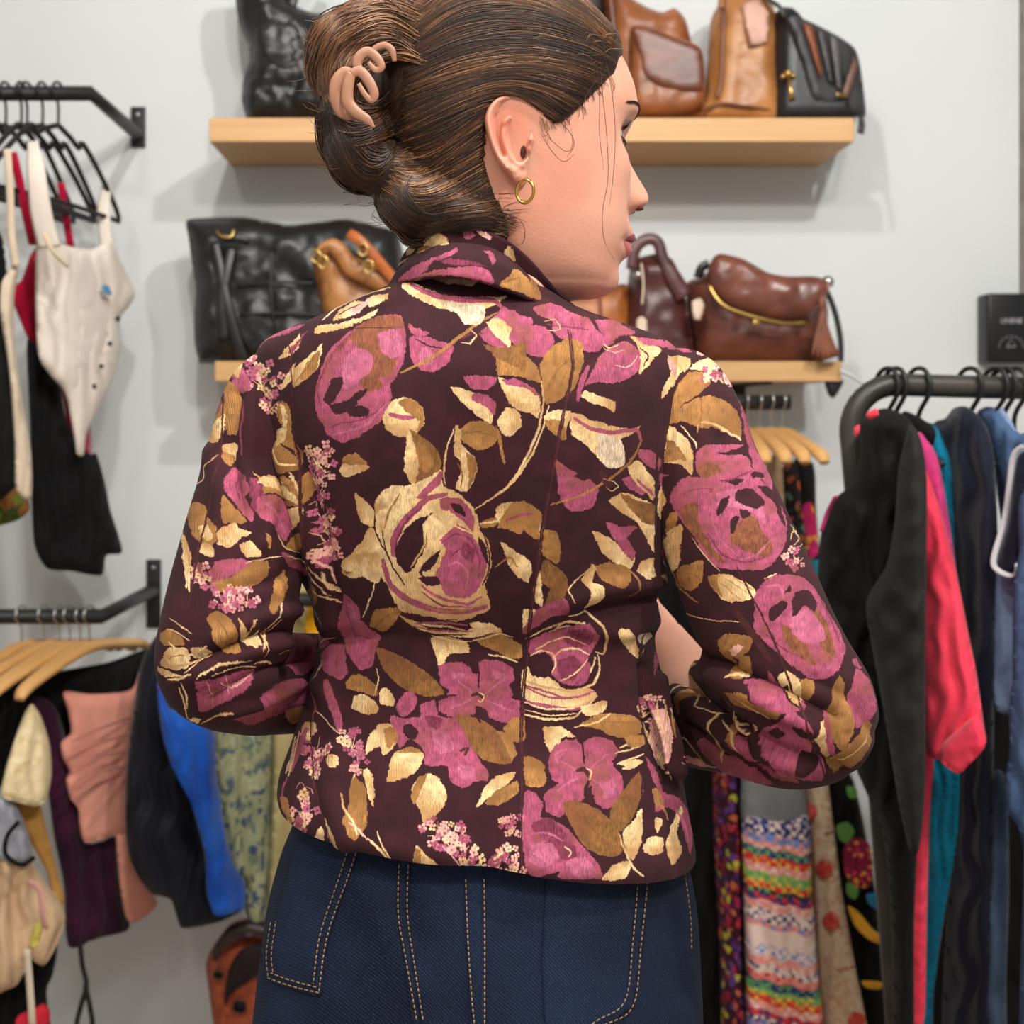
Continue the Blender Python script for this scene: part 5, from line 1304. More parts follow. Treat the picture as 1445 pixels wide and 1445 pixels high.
def field(G, count, jit, cols, lift=.0016, dens=6, ext=.0):
    for k in range(count):
        u = hr.random()*(len(G)-1); i = min(int(u), len(G)-2); t = u-i; a = G[i]; b = G[i+1]; ph = hr.uniform(0, 50); c_ = [(a[j][0]*(1-t)+b[j][0]*t, a[j][1]*(1-t)+b[j][1]*t) for j in range(len(a))]
        clump = noise.noise(Vector((u*6, 3.1, len(G))))*jit*1.6
        q = sm2([(x+jit*noise.noise(Vector((ph, j*.5, 0)))+0, y+clump*(j/len(c_))+jit*noise.noise(Vector((ph, j*.5, 9)))) for j, (x, y) in enumerate(c_)], dens, False)
        s0 = int(len(q)*hr.random()*(.12 if len(G) > 6 else .25)); s1 = len(q)-int(len(q)*hr.random()*.2); off = lift*hr.random()
        tone = noise.noise(Vector((u*4.5, 1.7, len(G)*3)))*.8+hr.uniform(-.42, .58)
        mi = cols[0] if tone < -.05 else (cols[1] if tone < .42 else cols[2]); add_strand(q[s0:s1], hr.uniform(.00035, .0008), lambda x, o=off: .0004+o*math.sin(3.14*min(1, x+.05)), mi)
field(G1, 3400, 9, (0, 1, 2)); field(G2, 1200, 16, (1, 2, 2), .006); field(G3, 700, 8, (0, 0, 1), .003); field(G4, 420, 10, (0, 1, 1), .003); field(G5, 600, 9, (0, 0, 1), .003)
for k in range(160):                                                   # fuzz round the twist and the nape
    a_ = hr.choice([(450, 60), (440, 100), (470, 20), (452, 170), (470, 240), (500, 268), (545, 320), (560, 335), (520, 290), (760, 40), (840, 60), (820, 90), (700, 300), (690, 330)]); x = a_[0]+hr.uniform(-16, 16); y = a_[1]+hr.uniform(-16, 16); g = hr.uniform(-.6, .6)+(2.6 if x < 600 else -.4); L_ = hr.uniform(14, 42)
    add_strand([(x+L_*s*math.cos(g+s*.8*hr.choice((-1, 1))), y+L_*s*math.sin(g+s*.6)) for s in (0, .25, .5, .75, 1)], .00022, lambda x: .002, hr.choice((1, 2)))
for k in range(150):                                                   # wisps over the nape
    x = hr.uniform(610, 712); y = 318+hr.uniform(-14, 14)-(x-610)*.08; L_ = hr.uniform(16, 46); g = hr.uniform(-.3, .9)
    q = [(x+L_*s*math.cos(g), y+L_*s*math.sin(g)*.7) for s in (0, .3, .6, 1)]; P = []
    for px, py in q:
        d = (W(px, py, 1.0)-Vector((0, 0, H0))).normalized(); h1 = HBV.ray_cast(Vector((0, 0, H0)), d); h2 = SB.ray_cast(Vector((0, 0, H0)), d); tt = min([h[3] for h in (h1, h2) if h[0]] or [.95]); P.append(Vector((0, 0, H0))+d*(tt-.0016))
    mb = MB(); mb.tube(P, [.0004, .0004, .0003, .0001], 3, caps=False); n = len(SV_); SV_.extend(mb.v); SF_.extend([tuple(a+n for a in f) for f in mb.f]); SM_.extend([hr.choice((0, 1, 1))]*len(mb.f))
for q, f_ in (([(846, 70), (850, 130), (856, 190), (858, 250), (850, 300), (853, 340), (868, 368)], .90), ([(852, 76), (862, 120), (868, 180), (866, 240), (860, 290)], .905), ([(842, 90), (846, 140), (846, 190), (852, 240)], .90),
              ([(700, 330), (712, 310), (728, 306), (740, 322), (738, 342), (722, 348)], .925), ([(770, 190), (786, 205), (800, 214), (808, 205), (806, 180)], .925), ([(762, 186), (780, 215), (796, 228), (810, 218)], .925), ([(790, 170), (806, 190), (810, 205), (800, 222)], .925), ([(845, 110), (830, 130), (822, 150), (824, 170)], .915)):
    add_strand(sm2(q, 6, False), .00028, lambda x: 0, 1, f_)
for k in range(70):                                                    # short baby hairs along the temple
    x = hr.uniform(760, 862); y = 175-(x-760)*.85+hr.uniform(-10, 6); L_ = hr.uniform(12, 34); q = []
    for s in (0, .25, .5, .75, 1):
        px, py = x+L_*s*hr.uniform(.2, .4), y+L_*s; h, d = cast(px, py); t = (h-Vector((0, 0, H0))).length if h is not None else .95; q.append((px, py, t))
    P = [(W(a, b, 1.0)-Vector((0, 0, H0))).normalized()*(t-.0012)+Vector((0, 0, H0)) for a, b, t in q]; mb = MB(); mb.tube(P, .00022, 3, caps=False); n = len(SV_); SV_.extend(mb.v); SF_.extend([tuple(a+n for a in f) for f in mb.f]); SM_.extend([1]*len(mb.f))
link('hair_strands', SV_, SF_, HC, HAIR, mi=SM_)
# claw clip: a matte caramel clip of open loops
CLIP = mat('clip_caramel', (164, 116, 90), .4, col2=(150, 104, 78), spec=.4)
CLP = None; cl = MB()
def clip_loop(pts, r, Y): 
    r = [q*.78 for q in r]; cl.tube([W(x, y, Y_) for x, y, Y_ in [(p[0], p[1], Y+(p[2] if len(p) > 2 else 0)) for p in pts]], r, 16, 6, flat=.38, up=(0, 1, 0))
clip_loop([(498, 105), (486, 102), (475, 116), (474, 138), (482, 158), (498, 163), (504, 160)], [.004, .0056, .0062, .0062, .0056, .005, .004], .902)
clip_loop([(496, 103), (491, 122), (491, 144), (502, 158), (516, 167), (528, 180)], [.0045, .0056, .006, .0056, .0046, .0014], .896)
clip_loop([(496, 104), (508, 101), (520, 114), (528, 132), (524, 141), (514, 132), (506, 118)], [.0045, .0052, .005, .0046, .0036, .0026, .002], .896)
clip_loop([(512, 102), (504, 92), (508, 79), (519, 73), (531, 81), (538, 94), (530, 99), (520, 88)], [.003, .0046, .005, .005, .0046, .004, .003, .002], .902)
clip_loop([(524, 78), (530, 68), (543, 64), (553, 71), (557, 87)], [.002, .0032, .0036, .0034, .002], .907)
cl.build('hair_clip', CLIP, PERSON, label='caramel coloured claw clip holding the twisted hair')
# ================================================================ the shop
WALL = mat('wall_paint', (212, 215, 214), .7, col2=(205, 209, 209), nscale=3, bump=.05, bscale=160, contrast=.6)
FLOOR = mat('floor_grey', (190, 172, 152), .5, col2=(172, 154, 136), nscale=6); CEIL = mat('ceiling_white', (225, 225, 222), .8); TRIM = mat('trim_grey', (150, 146, 140), .6)
def st(name, c, d, m): o = MB().box(c, d).build(name, m, smooth=False); tag(o, kind='structure'); return o
st('wall_back', (0, YW+.05, 1.5), (6.2, .1, 3.0), WALL); st('wall_left', (-3.05, .6, 1.5), (.1, 4.0, 3.0), WALL); st('wall_right', (3.05, .6, 1.5), (.1, 4.0, 3.0), WALL)
st('floor', (0, .6, -.05), (6.2, 4.2, .1), FLOOR); st('ceiling', (0, .6, 3.05), (6.2, 4.2, .1), CEIL)
zt = W(0, 415, YW).z; x0 = W(1438, 0, YW).x; st('trim_1', (x0+.05, YW-.012, (3+zt)/2), (.1, .024, 3-zt), TRIM)
BLK = mat('black_metal', (30, 29, 28), .5, spec=.4, col2=(24, 23, 22), nscale=30); BLK2 = mat('worn_black_pipe', (70, 66, 60), .42, metal=.3, col2=(44, 42, 38), nscale=12); STEEL = mat('steel', (190, 190, 188), .3, metal=1); BRASS = mat('brass', (200, 166, 96), .3, metal=1)
# oak shelves
def oak():
    m = mat('oak', (212, 168, 116), .5, col2=(192, 148, 100), nscale=6, stretch=(.6, 6, 14), contrast=.7); return m
OAK = oak()
def shelf(x0, x1, y0, y1, label):
    a = W(x0, y0, 2.40); b = W(x1, y1, 2.40); c = Vector(((a.x+b.x)/2, 2.525, (a.z+b.z)/2)); t = thing('wall_shelf', label, 'shelf', (c.x, YW, b.z), 'oak wall shelves')
    MB().box(c, (b.x-a.x, .25, a.z-b.z), bev=.002).build('board', OAK, t, smooth=False)
    for px in ((1065, 360) if y0 > 300 else (600,)):
        xx = W(px, 0, 2.5).x; mb = MB(); mb.box((xx, 2.53, b.z-.003), (.03, .22, .006)); mb.box((xx, YW-.004, b.z-.06), (.03, .008, .12)); mb.build('bracket', BLK, t, smooth=False)
    return a.z
ZU = shelf(295, 1206, 166, 200, 'upper oak shelf full of leather handbags above the woman'); ZL = shelf(303, 1188, 510, 538, 'lower oak shelf behind the woman holding a black tote and a brown flap bag')
def up(v): return v
def clampz(o, z): 
    for v in o.data.vertices:
        if v.co.z < z: v.co.z = z+.0005
    return o
def wr(a, s, seed, a2=0, s2=1): return lambda x, y: a*nz(x, y, s, seed)+a2*nz(x, y*1.7, s2, seed+3)
BL = leather('black_leather', (28, 27, 28), (14, 14, 15), .36, bump=.3, bscale=28); DG = leather('charcoal_leather', (62, 60, 58), (44, 42, 42), .5); BR = leather('cognac_leather', (158, 94, 48), (112, 60, 30), .36); BR2 = leather('dark_cognac_leather', (122, 64, 36), (86, 42, 26), .34)
TN = leather('tan_leather', (184, 126, 68), (146, 92, 46), .38); BU = leather('burgundy_leather', (86, 42, 40), (58, 26, 28), .32); CH = leather('chestnut_leather', (122, 70, 54), (84, 44, 34), .26); OR_ = leather('amber_leather', (176, 104, 42), (120, 62, 24), .4); TAG = mat('paper_tag', (226, 200, 178), .7); PTAG = mat('pink_tag', (214, 164, 144), .5)
def bag(name, label, px, py, Y, z): return thing(name, label, 'bag', (W(px, py, Y).x, Y, z), None)
def strap(pts, r, m, parent, name='strap', n=8, flat=.35, Y=None): 
    P = [W(p[0], p[1], p[2] if len(p) > 2 else Y) for p in pts]; return MB().tube(P, r, n, 5, flat=flat, up=(0, 1, 0)).build(name, m, parent)
def zclamp_children(t, z):
    for c in t.children:
        clampz(c, z)
        for d in c.children: clampz(d, z)
# --- upper shelf
t = bag('handbag', 'slouchy black leather bag at the left end of the upper shelf', 430, 150, 2.52, ZU)
o = pillow('bag_body', [(336, -40), (333, 0), (338, 38), (352, 70), (353, 88), (345, 110), (342, 145), (350, 172), (372, 184), (470, 186), (530, 184), (530, 30), (480, 24), (440, 20), (412, 6), (398, -30)], 2.52, .15, BL, t, r=45, step=5, disp=wr(.022, 30, 1, .008, 11))
pillow('pocket', [(362, 35), (412, 26), (430, 60), (425, 100), (392, 112), (366, 80)], 2.458, .03, BL, t, r=14, disp=wr(.006, 14, 4)); strap([(410, 10, 2.5), (420, -20, 2.5), (450, -60, 2.51)], .012, BL, t, 'handle'); zclamp_children(t, ZU)
t = bag('handbag', 'charcoal bag standing behind the top of her head on the upper shelf', 790, 150, 2.52, ZU); pillow('bag_body', [(700, -60), (848, -60), (852, 0), (850, 60), (846, 150), (840, 184), (700, 184)], 2.53, .10, DG, t, r=30); strap([(730, -50, 2.52), (760, -110, 2.52), (800, -110, 2.52), (830, -50, 2.52)], .008, DG, t, 'handle'); zclamp_children(t, ZU)
t = bag('handbag', 'cognac brown leather bag with rounded flap pocket on the upper shelf', 920, 150, 2.52, ZU)
pillow('bag_body', [(850, -40), (872, -24), (888, -2), (910, 12), (932, 20), (950, 14), (966, 30), (974, 60), (982, 110), (990, 150), (988, 184), (870, 184), (858, 150), (852, 60)], 2.53, .13, BR, t, r=34, disp=wr(.007, 30, 2, .003, 9))
pk = pillow('pocket', [(888, 46), (900, 38), (950, 52), (984, 66), (994, 100), (992, 150), (960, 162), (900, 162), (888, 120)], 2.462, .05, BR, t, r=16, disp=wr(.004, 16, 5)); pillow('pocket_flap', [(892, 42), (905, 36), (960, 56), (988, 68), (994, 96), (990, 128), (950, 128), (912, 112), (902, 80)], 2.438, .014, BR2, pk, r=7)
strap([(860, -20, 2.46), (866, 40, 2.455), (872, 100, 2.46), (884, 150, 2.47)], .006, BR2, t, 'piping', flat=1); zclamp_children(t, ZU)
t = bag('handbag', 'tan upright leather bag with a pale hang tag on the upper shelf', 1035, 150, 2.5, ZU)
pillow('bag_body', [(1003, 30), (1012, 10), (1030, -8), (1060, -12), (1080, 0), (1092, 24), (1096, 100), (1100, 186), (990, 186), (978, 160), (992, 140), (998, 100)], 2.51, .14, TN, t, r=34, disp=wr(.006, 30, 7, .002, 9))
strap([(1022, 14, 2.445), (1020, 60, 2.44), (1018, 110, 2.44), (1012, 138, 2.44)], .004, BR2, t, 'zip_piping', flat=1); strap([(988, 158, 2.45), (1016, 146, 2.435), (1050, 150, 2.435), (1092, 156, 2.45)], .003, BR2, t, 'piping', flat=1)
strap([(1018, 12, 2.45), (1024, -20, 2.46), (1050, -36, 2.47), (1072, -20, 2.47), (1080, 8, 2.46)], .008, BR, t, 'handle'); pillow('hang_tag', [(1046, 6), (1070, 0), (1086, 20), (1084, 58), (1058, 66)], 2.43, .004, PTAG, t, r=3, smooth_n=2, corner=.8); zclamp_children(t, ZU)
t = bag('handbag', 'black patchwork bag with brown and grey strips at the right end of the upper shelf', 1140, 150, 2.48, ZU)
pillow('bag_body', [(1084, 34), (1100, 14), (1118, 20), (1150, 60), (1190, 100), (1200, 150), (1196, 186), (1086, 186), (1080, 120)], 2.50, .15, BL, t, r=26)
fl = pillow('flap', [(1106, 18), (1122, 22), (1150, 34), (1184, 52), (1206, 68), (1214, 92), (1222, 155), (1218, 166), (1200, 164), (1165, 150), (1146, 140), (1132, 96)], (1106, 2.41, 1222, 2.46), .03, leather('graphite_leather', (58, 58, 60), (36, 36, 38), .35), t, r=9)
for k, (q, c) in enumerate((([(1132, 32), (1148, 38), (1160, 98), (1157, 112)], (140, 74, 40)), ([(1152, 40), (1166, 46), (1178, 120), (1168, 112)], (70, 66, 68)), ([(1170, 48), (1184, 56), (1190, 128), (1180, 122)], (92, 86, 88)), ([(1204, 78), (1212, 92), (1198, 140), (1186, 136)], (120, 84, 70)))):
    pillow('leather_strip', q, (1106, 2.389, 1222, 2.439), .006, leather('strip_%d' % k, c, None, .4), fl, r=3, step=4, smooth_n=2, corner=.9)
MB().box(W(1186, 134, 2.41), (.02, .006, .008), .3, .002).build('clasp', BRASS, fl)
mb = MB(); mb.ball(W(1112, 104, 2.42), .009, 10); mb.ball(W(1105, 108, 2.42), .006, 8); mb.ball(W(1119, 107, 2.42), .006, 8); mb.tube([W(1112, 106, 2.42), W(1116, 128, 2.42), W(1118, 140, 2.42)], [.003, .004, .007], 8); mb.build('brass_charm', BRASS, t)
strap([(1108, 24, 2.42), (1100, 10, 2.42), (1085, 0, 2.43), (1070, -12, 2.44)], .005, BL, t, 'strap'); zclamp_children(t, ZU); strap([(1212, 150, 2.52), (1216, 172, 2.40), (1214, 188, 2.385)], .008, DG, t, 'strap')
# --- lower shelf
t = bag('tote_bag', 'large slouchy black leather tote at the left end of the lower shelf', 400, 480, 2.5, ZL)
pillow('bag_body', [(265, 312), (300, 308), (345, 307), (375, 312), (410, 318), (450, 314), (490, 310), (530, 318), (562, 332), (575, 400), (570, 518), (300, 520), (282, 508), (276, 480), (276, 440), (278, 410), (272, 370), (268, 340)], 2.50, .16, BL, t, r=40, step=6, disp=wr(.014, 34, 11, .005, 12))
strap([(292, 345, 2.43), (305, 338, 2.42), (330, 336, 2.415), (352, 340, 2.42)], .008, BL, t, 'handle_tab'); MB().tube([W(306, 326, 2.41), W(312, 333, 2.405), W(326, 334, 2.405), W(330, 324, 2.41)], .003, 8, 4).build('buckle', BRASS, t)
for q in ([(302, 342, 2.42), (310, 380, 2.41), (320, 430, 2.405), (334, 480, 2.41), (348, 520, 2.42)], [(326, 350, 2.42), (320, 380, 2.41), (312, 430, 2.405), (316, 480, 2.41)]): strap(q, .012, BL, t, 'strap')
for q in ([(335, 404, 2.415), (380, 398, 2.41), (450, 400, 2.412)], [(338, 444, 2.412), (400, 442, 2.41), (470, 446, 2.412)], [(384, 352, 2.42), (382, 400, 2.41), (386, 450, 2.41), (390, 500, 2.42)]): strap(q, .003, BL, t, 'seam', flat=1)
zclamp_children(t, ZL)
t = bag('satchel', 'tan leather satchel leaning on the black tote beside her collar', 520, 480, 2.36, ZL)
pillow('bag_body', [(442, 372), (450, 352), (470, 350), (500, 362), (545, 384), (580, 410), (590, 520), (470, 520), (462, 470), (452, 425)], (440, 2.40, 590, 2.46), .10, TN, t, r=26, disp=wr(.005, 24, 21))
pillow('flap', [(444, 360), (452, 344), (470, 336), (486, 344), (500, 362), (525, 378), (555, 388), (590, 420), (560, 420), (520, 404), (488, 388), (474, 366), (460, 352)], (440, 2.33, 590, 2.39), .02, TN, t, r=7)
strap([(492, 330, 2.34), (508, 340, 2.33), (530, 364, 2.335), (560, 400, 2.35)], .011, leather('orange_tan_leather', (198, 112, 52), (166, 86, 36), .4), t)
for c in ((512, 352), (520, 376), (446, 362), (456, 370)): 
    cc = W(c[0], c[1], 2.318); MB().tube([cc+Vector((math.cos(a)*.009, 0, math.sin(a)*.012)) for a in [i*math.pi/8 for i in range(17)]], .0028, 6, caps=False).build('brass_ring', BRASS, t)
zclamp_children(t, ZL)
t = bag('handbag', 'amber brown bag half hidden below her chin on the lower shelf', 850, 480, 2.5, ZL); pillow('bag_body', [(790, 420), (820, 412), (860, 404), (884, 402), (890, 440), (888, 518), (780, 518)], 2.52, .11, OR_, t, r=28, disp=wr(.006, 20, 31)); strap([(846, 408, 2.46), (848, 450, 2.455), (846, 490, 2.46)], .003, BR2, t, 'seam', flat=1); zclamp_children(t, ZL)
t = bag('handbag', 'burgundy leather bag with looped strap and pale tag beside her chin', 925, 480, 2.5, ZL)
pillow('bag_body', [(890, 372), (906, 362), (930, 358), (948, 368), (962, 400), (970, 450), (976, 518), (884, 518), (884, 430)], 2.50, .13, BU, t, r=26, disp=wr(.007, 22, 41))
strap([(892, 380, 2.43), (896, 352, 2.43), (912, 338, 2.43), (928, 342, 2.43), (936, 366, 2.43), (952, 396, 2.43), (966, 420, 2.43)], [.012]*5+[.018, .02], BU, t, 'strap'); strap([(905, 372, 2.42), (908, 400, 2.415), (906, 430, 2.415)], .002, TAG, t, 'tag_string', flat=1)
pillow('hang_tag', [(898, 452), (905, 446), (913, 452), (914, 475), (898, 475)], 2.41, .003, TAG, t, r=3, smooth_n=2, corner=.7, step=4); MB().ball(W(900, 388, 2.42), .01, 10).build('snap_hook', STEEL, t); zclamp_children(t, ZL)
t = bag('handbag', 'chestnut leather bag with zipped flap and tassel, right end of the lower shelf', 1080, 480, 2.48, ZL)
pillow('bag_body', [(968, 402), (984, 392), (1000, 384), (1060, 392), (1140, 404), (1158, 412), (1166, 440), (1162, 490), (1150, 518), (1010, 518), (984, 505), (974, 460)], 2.49, .17, CH, t, r=46, disp=wr(.006, 40, 51, .003, 14))
fl = pillow('flap', [(998, 384), (1006, 364), (1018, 358), (1050, 366), (1082, 384), (1110, 390), (1150, 390), (1170, 398), (1166, 418), (1152, 436), (1140, 452), (1110, 454), (1066, 446), (1028, 432), (1004, 410)], 2.392, .05, CH, t, r=22, disp=wr(.006, 34, 53, .003, 12))
strap([(1000, 402, 2.375), (1020, 430, 2.366), (1060, 446, 2.364), (1105, 456, 2.366), (1138, 455, 2.372)], .004, BRASS, fl, 'zip', flat=.8); MB().box(W(1067, 455, 2.37), (.014, .008, .01), 0, .002).build('zip_pull', BRASS, fl)
strap([(985, 392, 2.42), (990, 378, 2.415), (1000, 372, 2.415)], .009, BL, t, 'strap_end'); MB().ball(W(1168, 398, 2.42), .013, 10).build('ring', STEEL, t)
strap([(1166, 410, 2.44), (1178, 440, 2.44), (1186, 480, 2.44), (1186, 520, 2.44)], .006, BL, t, 'strap'); pillow('hang_tag', [(976, 426), (988, 420), (994, 430), (990, 452), (978, 450)], 2.39, .003, TAG, t, r=3, smooth_n=2, corner=.7, step=4); zclamp_children(t, ZL)
ts = MB(); ts.tube([W(1158, 405, 2.38), W(1160, 440, 2.375)], .006, 8)
for k in range(16): a = (k-7.5)/7.5; ts.tube([W(1161, 438, 2.37), W(1161+a*8, 470, 2.365), W(1165+a*18, 508-abs(a)*6, 2.37-.008*math.cos(k*2))], [.004, .004, .0035], 6, 3)
ts.build('tassel', leather('tassel_leather', (140, 84, 60), (96, 52, 36), .6), t)
t = thing('strap_end', 'dark leather strap end dangling under the right end of the lower shelf', 'strap', (W(1175, 550, 2.41).x, 2.41, W(0, 560, 2.41).z)); pillow('strap_tip', [(1164, 536), (1190, 536), (1184, 552), (1176, 562), (1168, 556)], 2.42, .02, BL, t, r=6, step=4); strap([(1184, 522, 2.385), (1200, 530, 2.38), (1228, 548, 2.37)], .0028, STEEL, t, 'cord', flat=1)
# ---------------------------------------------------------------- black notice on the wall
t = thing('wall_sign', 'black wall sign with pale lettering above the clothes rail', 'sign', (W(1430, 500, 2.6).x, 2.6, W(0, 512, 2.6).z))
a = W(1392, 414, 2.60); b = W(1500, 512, 2.60); MB().box(((a.x+b.x)/2, 2.62, (a.z+b.z)/2), (b.x-a.x, .056, a.z-b.z), bev=.006).build('panel', mat('sign_black', (20, 20, 22), .35), t)
SIGNW = mat('sign_lettering', (190, 190, 190), .6)
def text(body, px, py, Y, size, m, parent, name):
    c = bpy.data.curves.new(name, 'FONT'); c.body = body; c.size = size; c.extrude = .0006; c.space_character = .9; o = bpy.data.objects.new(name, c); me = None; COL.objects.link(o); me = bpy.data.meshes.new_from_object(o.evaluated_get(bpy.context.evaluated_depsgraph_get())); bpy.data.objects.remove(o)
    me.materials.clear(); me.materials.append(m); R = Matrix.Rotation(math.pi/2, 4, 'X'); me.transform(R); me.transform(Matrix.Translation(W(px, py, Y))); o = bpy.data.objects.new(name, me); COL.objects.link(o); o.parent = parent; o.location = -parent.location; return o
text('LINENE', 1412, 456, 2.589, .0155, SIGNW, t, 'lettering')
mb = MB()
for k in range(9): a_ = math.pi*(k/8); mb.ball(W(1427-17*math.cos(a_), 489-14*math.sin(a_)+(0), 2.589), .0016, 8)
mb.tube([W(1421, 489, 2.589), W(1427, 478, 2.589), W(1433, 489, 2.589), W(1421, 490, 2.589)], .0011, 6); mb.build('emblem', SIGNW, t)
# ---------------------------------------------------------------- wall rails
def wall_rail(label, xe, z, xend, bx, zb0, zb1, grp):
    t = thing('clothes_rail', label, 'clothes rail', (bx, YW, zb0), grp); mb = MB()
    mb.tube([(xend, 2.30, z), (xe, 2.30, z), (bx, YW-.01, z)], .0145, 14); mb.build('rail', BLK, t)
    MB().box((bx, YW-.004, (zb0+zb1)/2), (.032, .008, zb1-zb0), bev=.002).build('wall_plate', BLK, t); MB().ball((bx, YW-.009, zb1-.018), (.005, .003, .005), 10).build('screw', STEEL, t)
    MB().box((xend, YW-.004, (zb0+zb1)/2), (.032, .008, zb1-zb0)).build('wall_plate', BLK, t, smooth=False); MB().tube([(xend, 2.30, z), (xend, YW-.01, z)], .0145, 12).build('rail_arm', BLK, t); return t
zr1 = W(0, 132, 2.30).z; wall_rail('black wall rail at the upper left holding camisoles', W(128, 0, 2.30).x, zr1, -1.3, W(194, 0, 2.64).x, W(0, 207, 2.64).z, W(0, 150, 2.64).z, 'black wall rails')
zr2 = W(0, 870, 2.30).z; wall_rail('black wall rail at the lower left holding wooden hangers', W(143, 0, 2.30).x, zr2, -1.3, W(216, 0, 2.64).x, W(0, 886, 2.64).z, W(0, 790, 2.64).z, 'black wall rails')
zr3 = W(0, 568, 2.30).z
t = thing('clothes_rail', 'short black rail under the lower shelf carrying wire hooks', 'clothes rail', (W(1000, 0, 2.3).x, 2.4, zr3), 'black wall rails'); MB().tube([W(930, 568, 2.30), W(1114, 568, 2.30)], .0145, 14).build('rail', BLK, t); MB().tube([W(940, 568, 2.30), Vector((W(940, 568, 2.30).x, 2.64, zr3))], .012, 12).build('rail_arm', BLK, t)
t = thing('clothes_rail', 'black wall rail hidden low behind the woman, bearing a blue jacket', 'clothes rail', (-.35, 2.4, W(0, 860, 2.3).z), 'black wall rails'); MB().tube([(-.55, 2.36, 1.05), (-.2, 2.36, 1.05)], .0145, 14).build('rail', BLK, t); MB().tube([(-.2, 2.36, 1.05), (-.2, 2.64, 1.05)], .012, 12).build('rail_arm', BLK, t); MB().tube([(-.37, 2.36, 1.05), (-.37, 2.64, 1.05)], .012, 12).build('rail_arm', BLK, t)
# floor standing rail on the right
t = thing('clothes_rack', 'tubular black clothes rack with rounded corner on the right', 'clothes rack', (.95, 1.75, 0)); zr4 = W(0, 543, 1.75).z; xr = W(1201, 0, 1.75).x
P = [Vector((xr+.102, 1.75, .03)), Vector((xr+.055, 1.75, .7)), Vector((xr+.006, 1.75, zr4-.14)), Vector((xr, 1.75, zr4-.07))]+[Vector((xr+.065*(1-math.cos(a)), 1.75, zr4-.065+.065*math.sin(a))) for a in [i*math.pi/2/8 for i in range(9)]]+[Vector((1.1, 1.76, zr4-.012)), Vector((1.75, 1.79, zr4-.03)), Vector((1.80, 1.79, zr4-.08)), Vector((1.82, 1.79, .03))]
MB().tube(P, .0165, 18).build('tube_frame', BLK2, t)
for x, y in ((xr+.102, 1.75), (1.82, 1.79)): MB().tube([(x, y-.28, .02), (x, y+.28, .02)], .018, 14).build('foot', BLK, t)
# ---------------------------------------------------------------- hangers
def copy_tree(o, loc, rz, label=None):
    r = o.copy(); COL.objects.link(r); r.location = loc; r.rotation_euler = (0, 0, rz)
    if label: r['label'] = label
    for c in o.children: k = c.copy(); COL.objects.link(k); k.parent = r
    return r
def hook(mb, r=.022, top=.0): 
    return [(0, 0, -.075), (0, 0, -.03), (r*.3, 0, -.018)]+[(r*math.cos(a), 0, r*math.sin(a)) for a in [(-.35+i*.36)*1.0 for i in range(10)]]
BH = thing('plastic_hanger', 'nearest black slim hanger on the upper left rail, holding the white lace top', 'hanger', (0, 0, 0), 'black slim hangers'); mb = MB(); mb.tube([(0, -.0, -.06), (0, 0, -.02)]+[(.019*math.sin(a), 0, .0165-.019*math.cos(a)+.004) for a in [i*math.pi/7 for i in range(0, 11)]][:0]+[(0.0, -.017, -.004), (0, -.0185, .008), (0, -.008, .0195), (0, .008, .0195), (0, .0185, .008), (0, .019, -.002)], .0028, 8, 3); mb.build('hook', BLK, BH)
mb = MB(); mb.tube([(0, y, z+.04) for y, z in ((0, -.10), (-.04, -.115), (-.07, -.13), (-.085, -.118), (-.15, -.17), (-.205, -.225), (-.215, -.25), (-.19, -.25), (0, -.245), (.19, -.25), (.215, -.25), (.205, -.225), (.15, -.17), (.085, -.118), (.07, -.13), (.04, -.115), (0, -.10))], .0052, 8, 3); mb.build('frame', BLK, BH)
WOOD = mat('hanger_wood', (214, 166, 104), .45, col2=(190, 140, 82), nscale=20, stretch=(1, .2, 1)); 
WH = thing('wooden_hanger', 'nearest pale wooden hanger on the lower left rail', 'hanger', (0, 0, 0), 'pale wooden hangers'); MB().tube([(0, 0, -.065), (0, 0, -.02), (0, -.017, -.004), (0, -.0185, .008), (0, -.008, .0195), (0, .008, .0195), (0, .0185, .008), (0, .019, -.002)], .0018, 8, 3).build('hook', STEEL, WH)
MB().tube([(0, -.225, -.105), (0, -.20, -.09), (0, -.1, -.070), (0, 0, -.058), (0, .1, -.070), (0, .20, -.09), (0, .225, -.105)], [.009, .014, .014, .016, .014, .014, .009], 12, 4, flat=.7).build('shoulder_bar', WOOD, WH)
for i, (px, rz) in enumerate(((82, -.27), (60, -.2), (38, -.3), (30, -.15), (8, -.2))):
    loc = Vector((W(px, 0, 2.30).x, 2.30, zr1+.0)); 
    if i == 0: BH.location = loc; BH.rotation_euler = (0, 0, rz)
    else: copy_tree(BH, loc, rz, ['', 'second black slim hanger from the right on the upper left rail, holding the red camisole', 'third black slim hanger from the right on the upper left rail, tilted outward', 'black slim hanger close behind the third one on the upper left rail', 'leftmost black slim hanger visible on the upper left rail'][i])
wl = ['', 'second pale wooden hanger from the right on the lower left rail', 'third pale wooden hanger from the right on the lower left rail', 'fourth pale wooden hanger from the right on the lower left rail', 'fifth pale wooden hanger from the right on the lower left rail', 'pale wooden hanger furthest left on the lower left rail']
for i, (px, rz) in enumerate(((126, -.25), (113, -.16), (98, -.30), (84, -.24), (62, -.3), (30, -.22))):
    loc = Vector((W(px, 0, 2.30).x, 2.30, zr2))
    if i == 0: WH.location = loc; WH.rotation_euler = (0, 0, rz)
    else: copy_tree(WH, loc, rz, wl[i])
